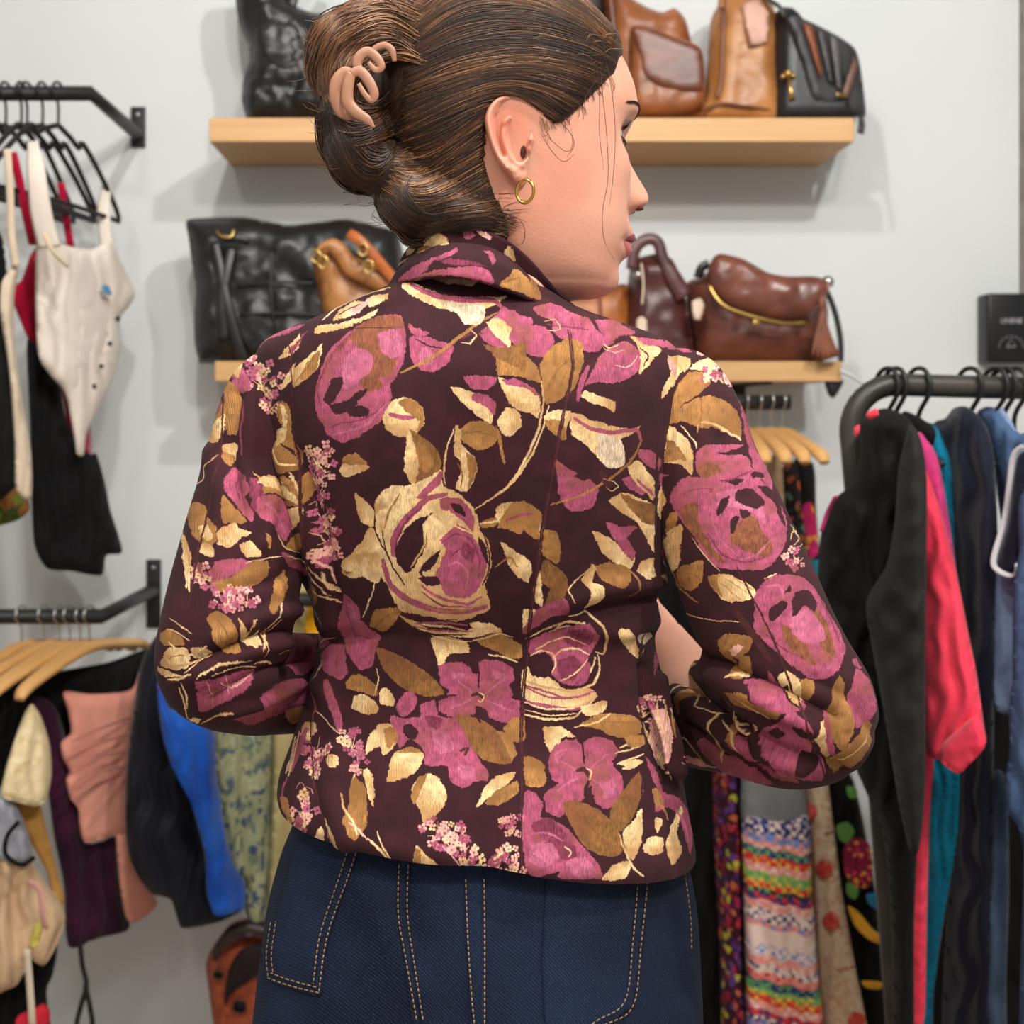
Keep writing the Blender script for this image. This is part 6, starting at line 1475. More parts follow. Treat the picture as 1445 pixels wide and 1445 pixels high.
for i, px in enumerate((1054, 1072, 1088, 1104)): copy_tree(WH, Vector((W(px, 0, 2.30).x, 2.30, zr3)), .05*i-.1, ['pale wooden hanger nearest her sleeve under the lower shelf', 'second pale wooden hanger from her sleeve under the lower shelf', 'third pale wooden hanger from her sleeve under the lower shelf', 'rightmost pale wooden hanger under the lower shelf'][i])
RH = thing('plastic_hanger', 'x', 'hanger', (0, 0, 0)); MB().tube([(0, 0, -.085), (0, 0, -.045), (0.0, -.020, -.016), (0, -.0235, .004), (0, -.012, .0215), (0, .008, .0225), (0, .0225, .010), (0, .0235, -.004)], .0034, 8, 4).build('hook', BLK, RH); MB().tube([(0, -.05, -.115), (0, -.02, -.095), (0, 0, -.08), (0, .02, -.095), (0, .05, -.115)], .004, 8, 3).build('frame', BLK, RH)
for i, px in enumerate((1252, 1263, 1296, 1368, 1404, 1416, 1432)): 
    o = copy_tree(RH, Vector((W(px, 0, 1.75).x, 1.75, zr4)), .35, ['black hanger hook at the rounded corner of the clothes rack', 'black hanger holding the charcoal jacket on the clothes rack', 'black hanger holding the coral jacket on the clothes rack', 'black hanger holding the navy jacket on the clothes rack', 'black hanger holding the denim shirt on the clothes rack', 'black hanger right beside the denim shirt hanger', 'black hanger at the right edge of the picture'][i]); o['category'] = 'hanger'; o['group'] = 'black hangers on the clothes rack'
for c in list(RH.children): bpy.data.objects.remove(c)
bpy.data.objects.remove(RH)
# ---------------------------------------------------------------- garments
def garment(name, label, cat, pts, plane, depth, m, fold=(.008, 16), r=26, parts=(), step=6, corner=.25, seed=0):
    fa, fs = fold; fn = lambda x, y: fa*math.sin(x/fs*6.283+1.3*nz(x, y, 60, seed)*3+seed)+fa*.8*nz(x, y*.45, fs*1.3, seed)
    xs = [p[0] for p in pts]; 
    if parts:
        q = (plane if isinstance(plane, tuple) else (0, plane, 1, plane)); t = thing(name, label, cat, (W(sum(xs)/len(xs), 0, (q[1]+q[3])/2).x, (q[1]+q[3])/2, W(0, max(p[1] for p in pts), (q[1]+q[3])/2).z)); body = pillow('garment_body', pts, plane, depth, m, t, r=r, step=step, disp=fn, corner=corner)
        for pr in parts: pr(t)
        return t
    o = pillow(name, pts, plane, depth, m, None, r=r, step=step, disp=fn, corner=corner); return tag(o, label, cat)
def part(name, pts, plane, depth, m, r=10, step=5, amp=.003, s=14, seed=1, corner=.25): return lambda t: pillow(name, pts, plane, depth, m, t, r=r, step=step, disp=lambda x, y: amp*nz(x, y, s, seed), corner=corner)
def pstrap(name, pts, r, m, flat=.35): return lambda t: strap(pts, r, m, t, name, flat=flat)
WHT = cloth('ivory_lace', (230, 220, 206), (212, 198, 186)); RED = cloth('crimson_satin', (186, 16, 58), (140, 6, 40), rough=.4); BGE = cloth('beige_rib', (214, 196, 172), (190, 170, 148)); TUL = cloth('black_tulle', (16, 15, 16), (8, 8, 9), bump=.08, sheen=.03); BLC = cloth('black_cloth', (16, 15, 15), (9, 9, 9), bump=.08, sheen=.03); OLV = spots('green_print', (70, 84, 36), [(120, 130, 50), (60, 80, 40), (150, 100, 50)], 24)
def L(px, Y): return W(px, 0, Y).x
X1 = (35, 2.08, 165, 2.52)
garment('camisole', 'ivory lace camisole with wide straps and hook closures, front of the upper left rail', 'top', [(52, 330), (60, 330), (92, 346), (125, 352), (138, 348), (155, 340), (172, 372), (190, 412), (184, 430), (170, 450), (168, 500), (158, 540), (140, 575), (122, 612), (118, 642), (108, 640), (104, 612), (92, 555), (70, 528), (54, 500), (50, 420)], X1, .05, WHT, (.004, 22), 18,
  (pstrap('shoulder_strap', [(46, 200, 2.11), (52, 250, 2.10), (58, 300, 2.10), (70, 350, 2.12)], [.010, .017, .019, .02], WHT, .2), pstrap('shoulder_strap', [(150, 262, 2.47), (146, 300, 2.46), (150, 340, 2.45), (162, 380, 2.43)], [.010, .014, .013, .016], WHT, .2),
   part('bodice_panel', [(100, 350), (140, 372), (172, 428), (150, 500), (112, 560), (84, 520), (84, 420)], (35, 2.07, 165, 2.51), .036, cloth('blush_lace', (224, 212, 202), (208, 194, 186)), 30), pstrap('binding', [(62, 330, 2.08), (75, 355, 2.09), (96, 376, 2.12)], .004, cloth('cream_edge', (232, 214, 178))), lambda t: [MB().ball(W(x-5, y, 2.33), .005, 8).build('hook_eye', BLK, t) for x, y in ((171, 450), (160, 485), (148, 517), (138, 545), (128, 578))],
   part('blue_label', [(143, 404), (152, 402), (158, 416), (148, 414)], (35, 2.04, 165, 2.46), .003, mat('label_blue', (96, 156, 196), .6), 3, 3)))
X2 = (15, 2.1, 120, 2.46)
garment('camisole', 'crimson satin camisole showing behind the ivory lace top', 'top', [(14, 412), (30, 395), (50, 350), (90, 370), (110, 480), (128, 600), (127, 690), (100, 692), (92, 580), (78, 530), (52, 492), (40, 480)], (15, 2.18, 127, 2.54), .03, RED, (.004, 14), 12, (pstrap('shoulder_strap', [(18, 215, 2.16), (26, 250, 2.17), (36, 300, 2.2), (46, 345, 2.24)], .008, RED, .3), pstrap('shoulder_strap', [(86, 258, 2.4), (92, 300, 2.42), (100, 350, 2.44)], .008, RED, .3)))
garment('camisole', 'long beige ribbed top with thin straps left of the crimson one', 'top', [(2, 400), (14, 380), (28, 372), (20, 420), (22, 500), (34, 580), (44, 640), (44, 705), (22, 690), (20, 620), (12, 520), (0, 440)], (0, 2.06, 60, 2.2), .03, BGE, (.004, 10), 8, (pstrap('shoulder_strap', [(10, 210, 2.1), (14, 270, 2.1), (16, 330, 2.1), (22, 376, 2.1)], .007, BGE, .3),), 4)
garment('skirt', 'black tulle dress with flounced hem hanging under the ivory top', 'dress', [(38, 480), (60, 505), (84, 545), (96, 600), (126, 640), (136, 640), (148, 680), (156, 720), (173, 778), (150, 784), (143, 812), (100, 806), (66, 802), (48, 768), (44, 690), (42, 600)], (30, 2.20, 175, 2.56), .07, TUL, (.010, 15), 22)
garment('dress', 'black dress cut by the left edge of the picture', 'dress', [(-30, 330), (0, 330), (10, 400), (12, 500), (22, 600), (20, 688), (-30, 690)], 2.12, .05, BLC, (.006, 12), 14)
garment('blouse', 'green and ochre printed cloth at the left edge below the black dress', 'top', [(-30, 676), (10, 680), (34, 700), (40, 720), (20, 736), (-30, 742)], 2.25, .05, OLV, (.005, 14), 10)
# lower left
garment('dress', 'black cloth for the shadow among dark clothes under the wooden hangers', 'clothes', [(-20, 960), (60, 950), (150, 935), (215, 915), (222, 960), (200, 1010), (150, 1050), (60, 1100), (-20, 1240)], (-20, 2.12, 222, 2.6), .05, BLC, (.006, 18), 20)  # black sheet stands in for the shadow mass among dark garments
X3 = (60, 2.14, 205, 2.52)
garment('top', 'ruched dusty pink mesh top on the lower left rail', 'top', [(90, 976), (130, 980), (184, 974), (197, 946), (202, 948), (196, 1010), (192, 1090), (184, 1172), (160, 1178), (120, 1188), (112, 1164), (110, 1140), (98, 1124), (93, 1100), (98, 1088), (88, 1068), (86, 1048), (100, 1034), (96, 1004)], X3, .05, cloth('pink_mesh', (232, 160, 140), (206, 136, 120)), (.001, 40), 14,
  tuple(pstrap('ruching', [(100+k, 1046+22*i, 2.17), (140, 1036+20*i-8, 2.24), (190, 1010+24*i, 2.38)], .003, cloth('pink_mesh2', (198, 128, 112))) for i, k in ((0, 0), (1, -4), (2, 2), (3, 6)))+(part('lower_panel', [(164, 1176), (184, 1180), (196, 1220), (216, 1260), (222, 1276), (206, 1292), (186, 1302), (176, 1290), (168, 1240)], (60, 2.15, 205, 2.50), .04, cloth('pink_mesh', (0, 0, 0)), 12),))
garment('dress', 'deep plum velvet dress between the cream blouse and the pink top', 'dress', [(44, 990), (62, 985), (84, 1010), (110, 1120), (124, 1190), (166, 1182), (172, 1240), (178, 1280), (182, 1310), (140, 1322), (96, 1334), (90, 1250), (76, 1180), (66, 1100), (60, 1040)], (40, 2.16, 185, 2.5), .06, cloth('plum_velvet', (66, 20, 50), (34, 8, 26), sheen=.1), (.009, 26), 22)
garment('blouse', 'cream textured blouse sleeve hanging at the lower left', 'top', [(2, 1122), (8, 1085), (22, 1040), (36, 1004), (46, 994), (58, 1012), (70, 1050), (73, 1092), (66, 1126), (50, 1136), (24, 1130)], (0, 2.06, 75, 2.22), .06, spots('cream_brocade', (226, 206, 162), [(236, 218, 176), (214, 190, 140)], 60), (.004, 18), 14)
garment('scarf', 'mustard cloth strip falling below the cream blouse', 'cloth', [(20, 1128), (54, 1132), (66, 1170), (80, 1226), (92, 1272), (78, 1280), (66, 1230), (44, 1190), (28, 1160)], (0, 2.10, 90, 2.3), .03, cloth('mustard', (196, 148, 76), (170, 122, 56)), (.003, 14), 8)
garment('blouse', 'crumpled beige cloth with a yellow tag at the lower left corner', 'clothes', [(-20, 1180), (20, 1192), (44, 1216), (60, 1240), (88, 1280), (92, 1300), (76, 1340), (60, 1360), (40, 1350), (30, 1378), (18, 1390), (-20, 1388)], (-20, 2.1, 95, 2.25), .08, cloth('sand_cloth', (222, 190, 154), (182, 148, 112)), (.012, 30), 24,
  (part('yellow_tag', [(48, 1305), (60, 1302), (54, 1335), (42, 1336)], 2.06, .004, mat('tag_yellow', (222, 206, 96), .6), 3, 3), pstrap('pink_cord', [(40, 1244, 2.06), (56, 1256, 2.05), (60, 1290, 2.05), (64, 1310, 2.06)], .006, cloth('pink_cord', (220, 160, 150))), pstrap('white_cord', [(38, 1340, 2.05), (42, 1390, 2.05), (46, 1450, 2.05)], .006, cloth('white_cord', (226, 208, 184)))))
garment('bag', 'grey and white gym bag with black cord at the left edge', 'bag', [(-20, 1110), (10, 1118), (30, 1150), (44, 1190), (44, 1212), (20, 1214), (-20, 1200)], (-20, 2.09, 50, 2.16), .06, cloth('pale_grey_nylon', (176, 178, 186), (110, 112, 120), rough=.4), (.008, 14), 14, (pstrap('cord', [(26, 1160, 2.05), (10, 1180, 2.05), (8, 1206, 2.05), (30, 1220, 2.05), (48, 1210, 2.05)], .004, BLC, 1),))
garment('trousers', 'black trousers in the bottom left corner', 'trousers', [(-20, 1380), (30, 1380), (44, 1350), (80, 1330), (76, 1370), (66, 1400), (72, 1500), (-20, 1500)], (-20, 2.2, 80, 2.35), .08, BLC, (.008, 20), 20)
garment('scarf', 'red and green printed cloth scrap at the bottom left', 'cloth', [(24, 1436), (44, 1426), (60, 1418), (70, 1432), (64, 1480), (24, 1480)], 2.12, .03, spots('red_green_print', (200, 40, 56), [(92, 190, 120), (200, 40, 56), (70, 160, 90)], 16, .5), (.004, 12), 8)
o = MB().tube([W(x, y, 2.3) for x, y in ((112, 1318), (116, 1360), (122, 1390), (114, 1420), (108, 1450), (118, 1470), (130, 1450), (126, 1416), (120, 1390))], .005, 8, 5).build('wrist_strap', BLK); tag(o, 'thin black loop strap hanging below the plum dress', 'strap')
garment('jacket', 'black and navy padded jacket next to the pink top', 'jacket', [(222, 896), (244, 900), (262, 960), (275, 1040), (300, 1120), (318, 1200), (344, 1262), (346, 1278), (310, 1298), (258, 1307), (248, 1290), (240, 1266), (214, 1258), (196, 1236), (182, 1206), (176, 1160), (178, 1090), (184, 1030), (194, 960), (204, 924)], (176, 2.20, 346, 2.50), .10, cloth('navy_nylon', (24, 26, 38), (12, 13, 20), rough=.6), (.010, 40), 30)
garment('jacket', 'royal blue jacket sleeve hanging below her left elbow', 'jacket', [(222, 960), (240, 1000), (280, 1000), (302, 1010), (306, 1090), (316, 1160), (330, 1220), (346, 1246), (346, 1278), (330, 1286), (304, 1290), (292, 1262), (288, 1200), (268, 1130), (242, 1080), (228, 1030)], (222, 2.12, 346, 2.42), .07, cloth('royal_blue', (28, 92, 190), (16, 62, 150), rough=.6), (.006, 26), 18)
garment('shirt', 'green and blue leaf patterned shirt between the blue jacket and her hip', 'shirt', [(292, 900), (388, 900), (390, 1040), (392, 1150), (388, 1230), (380, 1290), (372, 1312), (356, 1304), (346, 1286), (346, 1240), (324, 1228), (312, 1150), (302, 1060)], (292, 2.30, 392, 2.50), .07, spots('leaf_print', (150, 152, 118), [(84, 98, 100), (60, 82, 104), (168, 166, 128), (110, 120, 96)], 46, .46, stretch=(1, 1, .8), warp=1.6), (.007, 30), 22)
garment('shirt', 'khaki green shirt seen past her left elbow', 'shirt', [(380, 880), (405, 830), (436, 800), (460, 800), (460, 920), (450, 1040), (430, 1100), (410, 1180), (396, 1262), (380, 1268), (384, 1150), (386, 1040)], (380, 2.36, 460, 2.54), .06, cloth('khaki', (186, 172, 120), (158, 144, 96)), (.005, 24), 16)
garment('shirt', 'bright yellow cloth in the gap behind her left elbow', 'cloth', [(436, 850), (448, 838), (500, 838), (540, 860), (540, 1200), (460, 1200), (430, 930)], 2.42, .04, cloth('sunflower', (232, 168, 16), (206, 140, 8)), (.003, 20), 10)
t = thing('leather_bag', 'tooled reddish brown leather bag with round black holes standing low behind her hip', 'bag', (W(340, 0, 2.45).x, 2.45, 0)); RBR = spots('tooled_leather', (150, 74, 48), [(166, 84, 56), (128, 58, 40), (158, 78, 50)], 40, .5, .4, warp=2)
pillow('bag_body', [(292, 1355), (300, 1336), (320, 1310), (345, 1300), (375, 1304), (420, 1320), (440, 1400), (440, 1560), (318, 1562), (304, 1450), (296, 1390)], 2.47, .14, RBR, t, r=30, step=7); pillow('opening_shade', [(316, 1420), (322, 1370), (340, 1340), (372, 1330), (420, 1340), (420, 1370), (370, 1374), (345, 1388), (326, 1402)], 2.395, .02, mat('bag_mouth_shade', (30, 12, 12), .8), t, r=8); pillow('handle', [(300, 1340), (322, 1308), (348, 1300), (378, 1304), (420, 1318), (420, 1336), (376, 1322), (346, 1320), (320, 1336), (304, 1356)], 2.39, .03, leather('dark_strap', (48, 22, 18), None, .4), t, r=6)  # bag mouth is a solid patch, its inner shade put into the colour
HOLE = mat('hole_black', (8, 6, 6), .7)
for (x, y, rr_) in ((338, 1420, 9.5), (308, 1375, 7)):
    c = W(x, y, 2.395); MB().tube([c, c+Vector((0, .012, 0))], rr_*2.4/F, 24).build('round_hole', HOLE, t); MB().tube([c+Vector((math.cos(a), -.002/.013, math.sin(a)))*rr_*2.4/F*1.05 for a in [i*math.pi/12 for i in range(25)]], .002, 6, caps=False).build('hole_rim', BR2, t)
zclamp_children(t, 0.0)
# middle, below the short rail
garment('dress', 'long black dress filling the dark gap right of her waist', 'dress', [(880, 760), (1000, 740), (1060, 760), (1070, 900), (1062, 1200), (1060, 1500), (960, 1500), (950, 1100), (880, 1000)], 2.52, .08, BLC, (.010, 30), 30, step=9)
garment('dress', 'narrow red and violet floral dress beside her hip', 'dress', [(1004, 900), (1034, 900), (1040, 1100), (1044, 1250), (1046, 1380), (1050, 1500), (1022, 1500), (1014, 1300), (1006, 1150)], (1004, 2.5, 1050, 2.3), .05, spots('red_violet_floral', (56, 18, 30), [(170, 40, 54), (96, 60, 120), (190, 96, 60), (60, 30, 80), (176, 170, 60), (150, 34, 60)], 60, .5), (.005, 16), 12)
def fairisle():
    m = bpy.data.materials.new('fair_isle_knit'); m.use_nodes = True; nt = m.node_tree; N = nt.nodes; K = nt.links; b = N['Principled BSDF']; b.inputs['Roughness'].default_value = .9
    tc = N.new('ShaderNodeTexCoord'); sx = N.new('ShaderNodeSeparateXYZ'); K.new(tc.outputs['Object'], sx.inputs[0])
    zt, zb = W(0, 1160, 2.34).z, W(0, 1445, 2.34).z; mr = N.new('ShaderNodeMapRange'); K.new(sx.outputs['Z'], mr.inputs[0]); mr.inputs[1].default_value = zt; mr.inputs[2].default_value = zb; r = N.new('ShaderNodeValToRGB'); r.color_ramp.interpolation = 'CONSTANT'; K.new(mr.outputs[0], r.inputs[0]); e = r.color_ramp.elements
    def band(parts, salt):
        r = N.new('ShaderNodeValToRGB'); r.color_ramp.interpolation = 'CONSTANT'; K.new(mr.outputs[0], r.inputs[0]); e = r.color_ramp.elements; e[0].position = 0; e[0].color = srgb(*parts[0][1]); e[1].position = parts[1][0]; e[1].color = srgb(*parts[1][1])
        for p, c in parts[2:]: x = e.new(p); x.color = srgb(*c)
        return r
    PK, RD, BL_, NV, GR, CR, YL = (238, 150, 136), (226, 52, 48), (104, 146, 210), (44, 56, 110), (110, 176, 104), (242, 214, 200), (232, 196, 70)
    A = band([(0, NV), (.04, BL_), (.08, PK), (.11, NV), (.15, RD), (.19, PK), (.23, GR), (.28, RD), (.31, (30, 50, 50)), (.33, NV), (.37, PK), (.41, CR), (.47, PK), (.50, CR), (.58, CR), (.64, PK), (.68, CR), (.72, PK), (.76, NV), (.80, GR), (.83, RD), (.87, PK), (.91, RD), (.94, NV), (.97, BL_)], 0)
    B = band([(0, CR), (.04, PK), (.08, CR), (.11, GR), (.15, YL), (.19, CR), (.23, YL), (.28, YL), (.31, GR), (.33, RD), (.37, CR), (.41, NV), (.47, BL_), (.50, CR), (.58, BL_), (.64, CR), (.68, NV), (.72, RD), (.76, GR), (.80, YL), (.83, YL), (.87, CR), (.91, NV), (.94, CR), (.97, RD)], 1)
    ch = N.new('ShaderNodeTexChecker'); mp = N.new('ShaderNodeMapping'); mp.inputs['Scale'].default_value = (1, .25, 1); K.new(tc.outputs['Object'], mp.inputs[0]); K.new(mp.outputs[0], ch.inputs[0]); ch.inputs['Scale'].default_value = 110; n = N.new('ShaderNodeTexNoise'); n.inputs['Scale'].default_value = 70; K.new(tc.outputs['Object'], n.inputs[0])
    mu = N.new('ShaderNodeMath'); mu.operation = 'MULTIPLY'; K.new(ch.outputs['Fac'], mu.inputs[0]); gt = N.new('ShaderNodeMath'); gt.operation = 'GREATER_THAN'; K.new(n.outputs[0], gt.inputs[0]); gt.inputs[1].default_value = .47; K.new(gt.outputs[0], mu.inputs[1])
    mi = N.new('ShaderNodeMix'); mi.data_type = 'RGBA'; K.new(mu.outputs[0], mi.inputs[0]); K.new(A.outputs[0], mi.inputs[6]); K.new(B.outputs[0], mi.inputs[7]); K.new(mi.outputs[2], b.inputs['Base Color']); return m
garment('dress', 'knitted dress with grey waist and bright striped folk pattern skirt', 'dress', [(1050, 1148), (1100, 1152), (1140, 1150), (1146, 1250), (1152, 1350), (1160, 1500), (1058, 1500), (1052, 1350), (1048, 1240)], (1045, 2.42, 1160, 2.26), .07, fairisle(), (.007, 34), 16, (part('grey_waist', [(1046, 1010), (1130, 1010), (1134, 1100), (1138, 1162), (1090, 1166), (1048, 1162), (1046, 1090)], (1045, 2.43, 1160, 2.27), .06, cloth('grey_knit', (132, 134, 134), (108, 110, 112)), 14),))
garment('dress', 'beige dress with scattered red roses', 'dress', [(1116, 1010), (1160, 1010), (1168, 1100), (1178, 1180), (1188, 1260), (1204, 1350), (1228, 1500), (1160, 1500), (1150, 1350), (1140, 1200), (1122, 1100)], (1116, 2.46, 1228, 2.24), .07, spots('beige_speckle', (206, 178, 148), [(188, 158, 128), (214, 188, 160), (196, 150, 120)], 90), (.006, 26), 16,
  tuple(part('rose_print', [(x-12, y), (x-4, y-12), (x+10, y-9), (x+13, y+4), (x+4, y+13), (x-8, y+10)], (1116, 2.42, 1228, 2.20), .004, spots('rose_red', (190, 70, 62), [(206, 96, 84), (170, 50, 50)], 60), 3, 4) for x, y in ((1140, 1146), (1162, 1226), (1172, 1300), (1208, 1440)))+(pstrap('trim', [(1132, 1172, 2.38), (1154, 1178, 2.35), (1176, 1174, 2.3)], .002, RED), pstrap('trim', [(1154, 1366, 2.36), (1182, 1370, 2.3), (1206, 1364, 2.25)], .002, RED)))
garment('dress', 'black dress with large bright embroidered flowers behind the beige one', 'dress', [(1120, 650), (1148, 655), (1152, 720), (1158, 800), (1166, 900), (1172, 1050), (1204, 1100), (1226, 1200), (1240, 1300), (1252, 1500), (1190, 1500), (1180, 1300), (1150, 1100), (1130, 900), (1120, 760)], (1120, 2.5, 1252, 2.28), .07, BLC, (.006, 24), 16,
  (part('flower_print', [(1132, 716), (1146, 710), (1152, 740), (1154, 780), (1140, 790), (1134, 760)], (1120, 2.45, 1252, 2.23), .004, spots('magenta_floral', (190, 40, 96), [(214, 52, 120), (230, 150, 40), (190, 40, 96)], 46), 3, 4), part('flower_print', [(1138, 796), (1154, 790), (1156, 812), (1142, 826)], (1120, 2.45, 1252, 2.23), .004, mat('teal_patch', (28, 128, 146), .8), 3, 4), part('flower_print', [(1146, 830), (1160, 812), (1170, 850), (1176, 890), (1160, 880), (1150, 850)], (1120, 2.45, 1252, 2.23), .004, spots('mixed_floral', (170, 60, 70), [(214, 52, 120), (230, 170, 40), (60, 130, 80)], 60), 3, 4),
   part('flower_print', [(1190, 1196), (1206, 1182), (1226, 1190), (1232, 1220), (1228, 1250), (1208, 1252), (1192, 1230)], (1120, 2.43, 1252, 2.21), .004, spots('rose_orange', (130, 30, 60), [(200, 50, 96), (226, 150, 40), (100, 20, 50)], 90), 3, 4), part('leaf_print', [(1180, 1166), (1196, 1160), (1206, 1174), (1196, 1190), (1184, 1184)], (1120, 2.43, 1252, 2.21), .004, mat('leaf_green', (96, 150, 70), .8), 3, 4), part('leaf_print', [(1196, 1244), (1212, 1256), (1206, 1270), (1194, 1260)], (1120, 2.43, 1252, 2.21), .004, mat('leaf_green', (0, 0, 0)), 3, 4), part('leaf_print', [(1222, 1262), (1236, 1262), (1240, 1284), (1226, 1276)], (1120, 2.43, 1252, 2.21), .004, mat('petal_blue', (40, 130, 170), .8), 3, 4), part('leaf_print', [(1196, 1278), (1212, 1288), (1232, 1312), (1250, 1324), (1250, 1334), (1226, 1326), (1206, 1306)], (1120, 2.42, 1252, 2.20), .004, mat('ribbon_yellow', (228, 164, 40), .8), 3, 4), part('leaf_print', [(1194, 1110), (1208, 1112), (1210, 1126), (1198, 1126)], (1120, 2.43, 1252, 2.21), .004, mat('leaf_green', (0, 0, 0)), 3, 4), part('leaf_print', [(1216, 1384), (1244, 1386), (1242, 1396), (1222, 1394)], (1120, 2.42, 1252, 2.20), .004, mat('ribbon_yellow', (0, 0, 0)), 3, 4)))
garment('dress', 'cream lace dress hanging by her right sleeve under the short rail', 'dress', [(1080, 660), (1100, 640), (1108, 700), (1114, 800), (1120, 900), (1080, 900), (1074, 760)], (1074, 2.44, 1120, 2.32), .04, cloth('cream_lace', (214, 190, 160), (170, 140, 110)), (.004, 10), 8)
garment('dress', 'orange and black patterned dress between the cream and the embroidered one', 'dress', [(1104, 660), (1124, 656), (1132, 720), (1142, 800), (1150, 900), (1112, 900), (1106, 760)], (1104, 2.40, 1150, 2.30), .04, spots('orange_black', (26, 20, 20), [(190, 90, 40), (120, 60, 40), (70, 96, 80)], 46, .42), (.004, 10), 8)
# right rack
X4 = lambda s=0: (1170, 1.96, 1312+s, 1.55)
BLK_J = cloth('black_jacket', (17, 15, 14), (9, 8, 8), sheen=.02, bump=.1); CHAR = cloth('charcoal_twill', (42, 39, 37), (27, 25, 24), sheen=.03); CORAL = cloth('coral_cotton', (238, 70, 92), (224, 52, 78)); MAG = cloth('magenta_cotton', (196, 60, 120), (170, 44, 100)); TEAL = cloth('teal_cotton', (10, 120, 150), (4, 92, 120)); NAVY = cloth('navy_wool', (26, 30, 46), (16, 18, 30)); LD = denim('light_denim', (96, 120, 158), (134, 156, 190), (180, 192, 212)); MD_ = denim('mid_denim', (52, 74, 106), (74, 98, 134), (120, 140, 170))
garment('jacket', 'black tailored jacket with coral lining at the left end of the clothes rack', 'jacket', [(1214, 600), (1226, 584), (1250, 576), (1276, 586), (1296, 612), (1306, 660), (1304, 800), (1300, 960), (1296, 1150), (1290, 1300), (1288, 1500), (1262, 1500), (1258, 1300), (1246, 1180), (1210, 1090), (1172, 1000), (1154, 900), (1154, 800), (1160, 745), (1176, 706), (1204, 680), (1213, 640)], (1160, 1.82, 1306, 1.54), .10, BLK_J, (.010, 40), 30,
  (part('jacket_sleeve', [(1284, 600), (1300, 622), (1308, 680), (1307, 800), (1306, 960), (1306, 1100), (1298, 1192), (1284, 1200), (1268, 1130), (1250, 1020), (1232, 920), (1222, 850), (1250, 800), (1262, 740), (1268, 660)], (1160, 1.76, 1308, 1.46), .08, CHAR, 22, 6, .010, 30, 3), part('lining', [(1222, 584), (1236, 576), (1240, 586), (1228, 592)], (1160, 1.72, 1306, 1.46), .01, CORAL, 4, 3), part('lining', [(1205, 604), (1213, 600), (1212, 612), (1206, 616)], (1160, 1.72, 1306, 1.46), .01, CORAL, 4, 3), pstrap('lining_edge', [(1180, 700, 1.70), (1168, 722, 1.72), (1159, 750, 1.73)], .003, MAG)))
garment('shirt', 'magenta shirt shoulder just behind the charcoal sleeve', 'shirt', [(1290, 624), (1312, 626), (1324, 650), (1334, 700), (1346, 780), (1356, 860), (1340, 900), (1290, 900)], (1290, 1.72, 1360, 1.60), .05, MAG, (.004, 20), 12)
garment('jacket', 'coral pink jacket with turned cuff hanging on the clothes rack', 'jacket', [(1296, 650), (1310, 672), (1330, 730), (1350, 810), (1366, 890), (1378, 950), (1388, 1020), (1390, 1052), (1354, 1088), (1330, 1072), (1304, 1050), (1298, 900)], (1296, 1.68, 1390, 1.52), .07, CORAL, (.005, 30), 18,
  (part('cuff', [(1334, 1046), (1376, 1012), (1388, 1034), (1390, 1052), (1354, 1090), (1326, 1070)], (1296, 1.64, 1390, 1.48), .04, CORAL, 8), part('jacket_front', [(1290, 1040), (1318, 1052), (1312, 1150), (1308, 1300), (1306, 1420), (1302, 1444), (1286, 1440), (1276, 1420), (1278, 1280), (1282, 1160)], (1276, 1.74, 1330, 1.66), .05, CORAL, 10)))
garment('shirt', 'black collar top squeezed behind the charcoal jacket', 'shirt', [(1268, 596), (1276, 580), (1300, 590), (1320, 606), (1318, 626), (1300, 640), (1280, 640)], (1268, 1.80, 1320, 1.66), .05, BLC, (.003, 16), 10)
garment('shirt', 'teal blouse showing above and below the coral jacket', 'shirt', [(1300, 604), (1318, 598), (1332, 620), (1342, 650), (1347, 700), (1350, 800), (1362, 1000), (1358, 1150), (1344, 1230), (1330, 1310), (1318, 1400), (1314, 1500), (1296, 1500), (1300, 1200), (1310, 800), (1312, 680)], (1296, 1.86, 1362, 1.70), .05, TEAL, (.008, 14), 14)
garment('jacket', 'navy blue jacket in the middle of the clothes rack', 'jacket', [(1316, 604), (1334, 590), (1346, 576), (1364, 574), (1386, 592), (1398, 620), (1404, 660), (1408, 760), (1404, 900), (1402, 1100), (1400, 1300), (1390, 1500), (1330, 1500), (1340, 1200), (1350, 900), (1340, 700)], (1316, 1.90, 1410, 1.60), .09, NAVY, (.008, 30), 24)
garment('shirt', 'blue denim shirt with open collar near the right edge', 'shirt', [(1378, 586), (1392, 574), (1410, 578), (1426, 596), (1440, 612), (1470, 620), (1480, 900), (1440, 900), (1410, 720), (1400, 640)], (1378, 1.86, 1470, 1.62), .07, MD_, (.006, 20), 16, (part('collar', [(1396, 578), (1412, 574), (1426, 592), (1434, 610), (1420, 604), (1404, 592)], (1378, 1.86, 1470, 1.6), .02, LD, 6),))
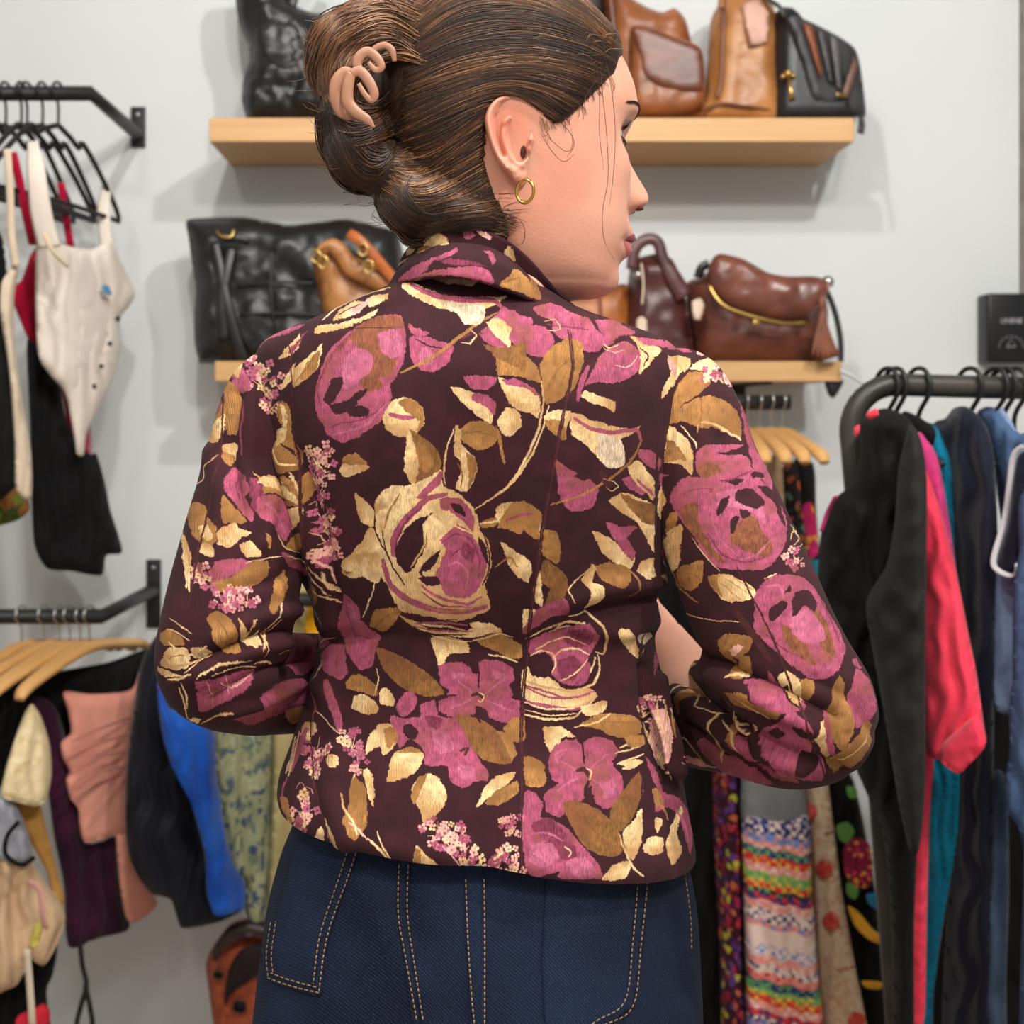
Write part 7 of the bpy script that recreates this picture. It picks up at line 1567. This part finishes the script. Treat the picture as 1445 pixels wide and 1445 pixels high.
garment('vest', 'pale denim sleeveless jacket with frayed armhole at the right edge', 'vest', [(1428, 640), (1445, 626), (1500, 620), (1500, 900), (1470, 1000), (1404, 1000), (1396, 900), (1393, 812), (1404, 780), (1414, 730), (1420, 680)], (1390, 1.74, 1500, 1.58), .06, LD, (.004, 26), 14,
  (part('armhole', [(1437, 642), (1452, 640), (1452, 700), (1440, 790), (1428, 808), (1408, 802), (1412, 780), (1424, 730), (1430, 680)], (1390, 1.685, 1500, 1.525), .02, NAVY, 6), pstrap('frayed_edge', [(1444, 630, 1.60), (1430, 644, 1.61), (1424, 690, 1.62), (1416, 740, 1.63), (1402, 790, 1.63), (1410, 806, 1.62), (1430, 812, 1.6), (1434, 796, 1.59)], .004, cloth('frayed_white', (206, 204, 206))), part('vest_body', [(1440, 700), (1500, 660), (1500, 1180), (1450, 1140), (1430, 1000), (1430, 820), (1438, 780)], (1390, 1.66, 1500, 1.52), .03, MD_, 10)))
garment('jeans', 'faded blue jeans hanging low on the clothes rack', 'trousers', [(1396, 1100), (1420, 1100), (1424, 1250), (1420, 1380), (1418, 1500), (1376, 1500), (1384, 1350), (1392, 1200)], (1376, 1.74, 1424, 1.66), .06, cloth('slate_denim', (78, 96, 122), (50, 62, 84)), (.006, 24), 14)
garment('jeans', 'blue denim jeans with pocket at the lower right edge', 'trousers', [(1430, 960), (1500, 960), (1500, 1500), (1440, 1500), (1444, 1200), (1416, 1130), (1424, 1060)], (1420, 1.62, 1500, 1.54), .06, MD_, (.005, 24), 14)
garment('dress', 'long black coat behind the lower half of the clothes rack', 'coat', [(1250, 900), (1310, 900), (1470, 900), (1480, 1500), (1264, 1500), (1252, 1100)], (1200, 2.12, 1480, 2.0), .06, BLC, (.008, 40), 30, step=10)
# ================================================================ light and camera
def area(name, loc, size, power, col, target):
    l = bpy.data.lights.new(name, 'AREA'); l.shape = 'DISK'; l.size = size; l.energy = power; l.color = col; o = bpy.data.objects.new(name, l); COL.objects.link(o); o.location = loc
    o.rotation_euler = (Vector(target)-Vector(loc)).to_track_quat('-Z', 'Y').to_euler(); return o
area('ceiling_spot', (.95, .35, 2.95), .10, 27, (1, .99, .98), (.2, 2.5, 1.5))
area('ceiling_spot', (-.2, .7, 2.95), .10, 17, (1, .98, .95), (-.2, 2.6, 1.6))
area('ceiling_spot', (.5, -.5, 2.95), .24, 30, (1, .93, .84), (.1, 1.0, 1.2))
area('ceiling_spot', (-.8, -.4, 2.95), .24, 13, (1, .93, .84), (0, 1.0, 1.2))
area('ceiling_fill', (0, -.6, 2.98), 1.6, 30, (1, .96, .92), (0, 0.6, 0))  # soft fill added for ambient brightness, not a known fitting
w = bpy.data.worlds.new('shop_ambient'); SC.world = w; w.use_nodes = True; bg = w.node_tree.nodes['Background']; bg.inputs[0].default_value = (1, .98, .97, 1); bg.inputs[1].default_value = .48
cd = bpy.data.cameras.new('camera'); cam = bpy.data.objects.new('camera', cd); COL.objects.link(cam); cam.location = (0, 0, H0); cam.rotation_euler = (math.pi/2, 0, 0)
cd.sensor_width = 36; cd.sensor_fit = 'HORIZONTAL'; cd.lens = F/1445*36; cd.shift_x = (722.5-CX)/1445; cd.shift_y = -(722.5-CY)/1445; cd.clip_start = .02
cd.dof.use_dof = True; cd.dof.focus_distance = .93; cd.dof.aperture_fstop = 7.5
SC.camera = cam
vs = SC.view_settings; SC.display_settings.display_device = 'sRGB'; vs.view_transform = 'Standard'; vs.look = 'None'; vs.gamma = 1; vs.exposure = 0; vs.use_curve_mapping = False
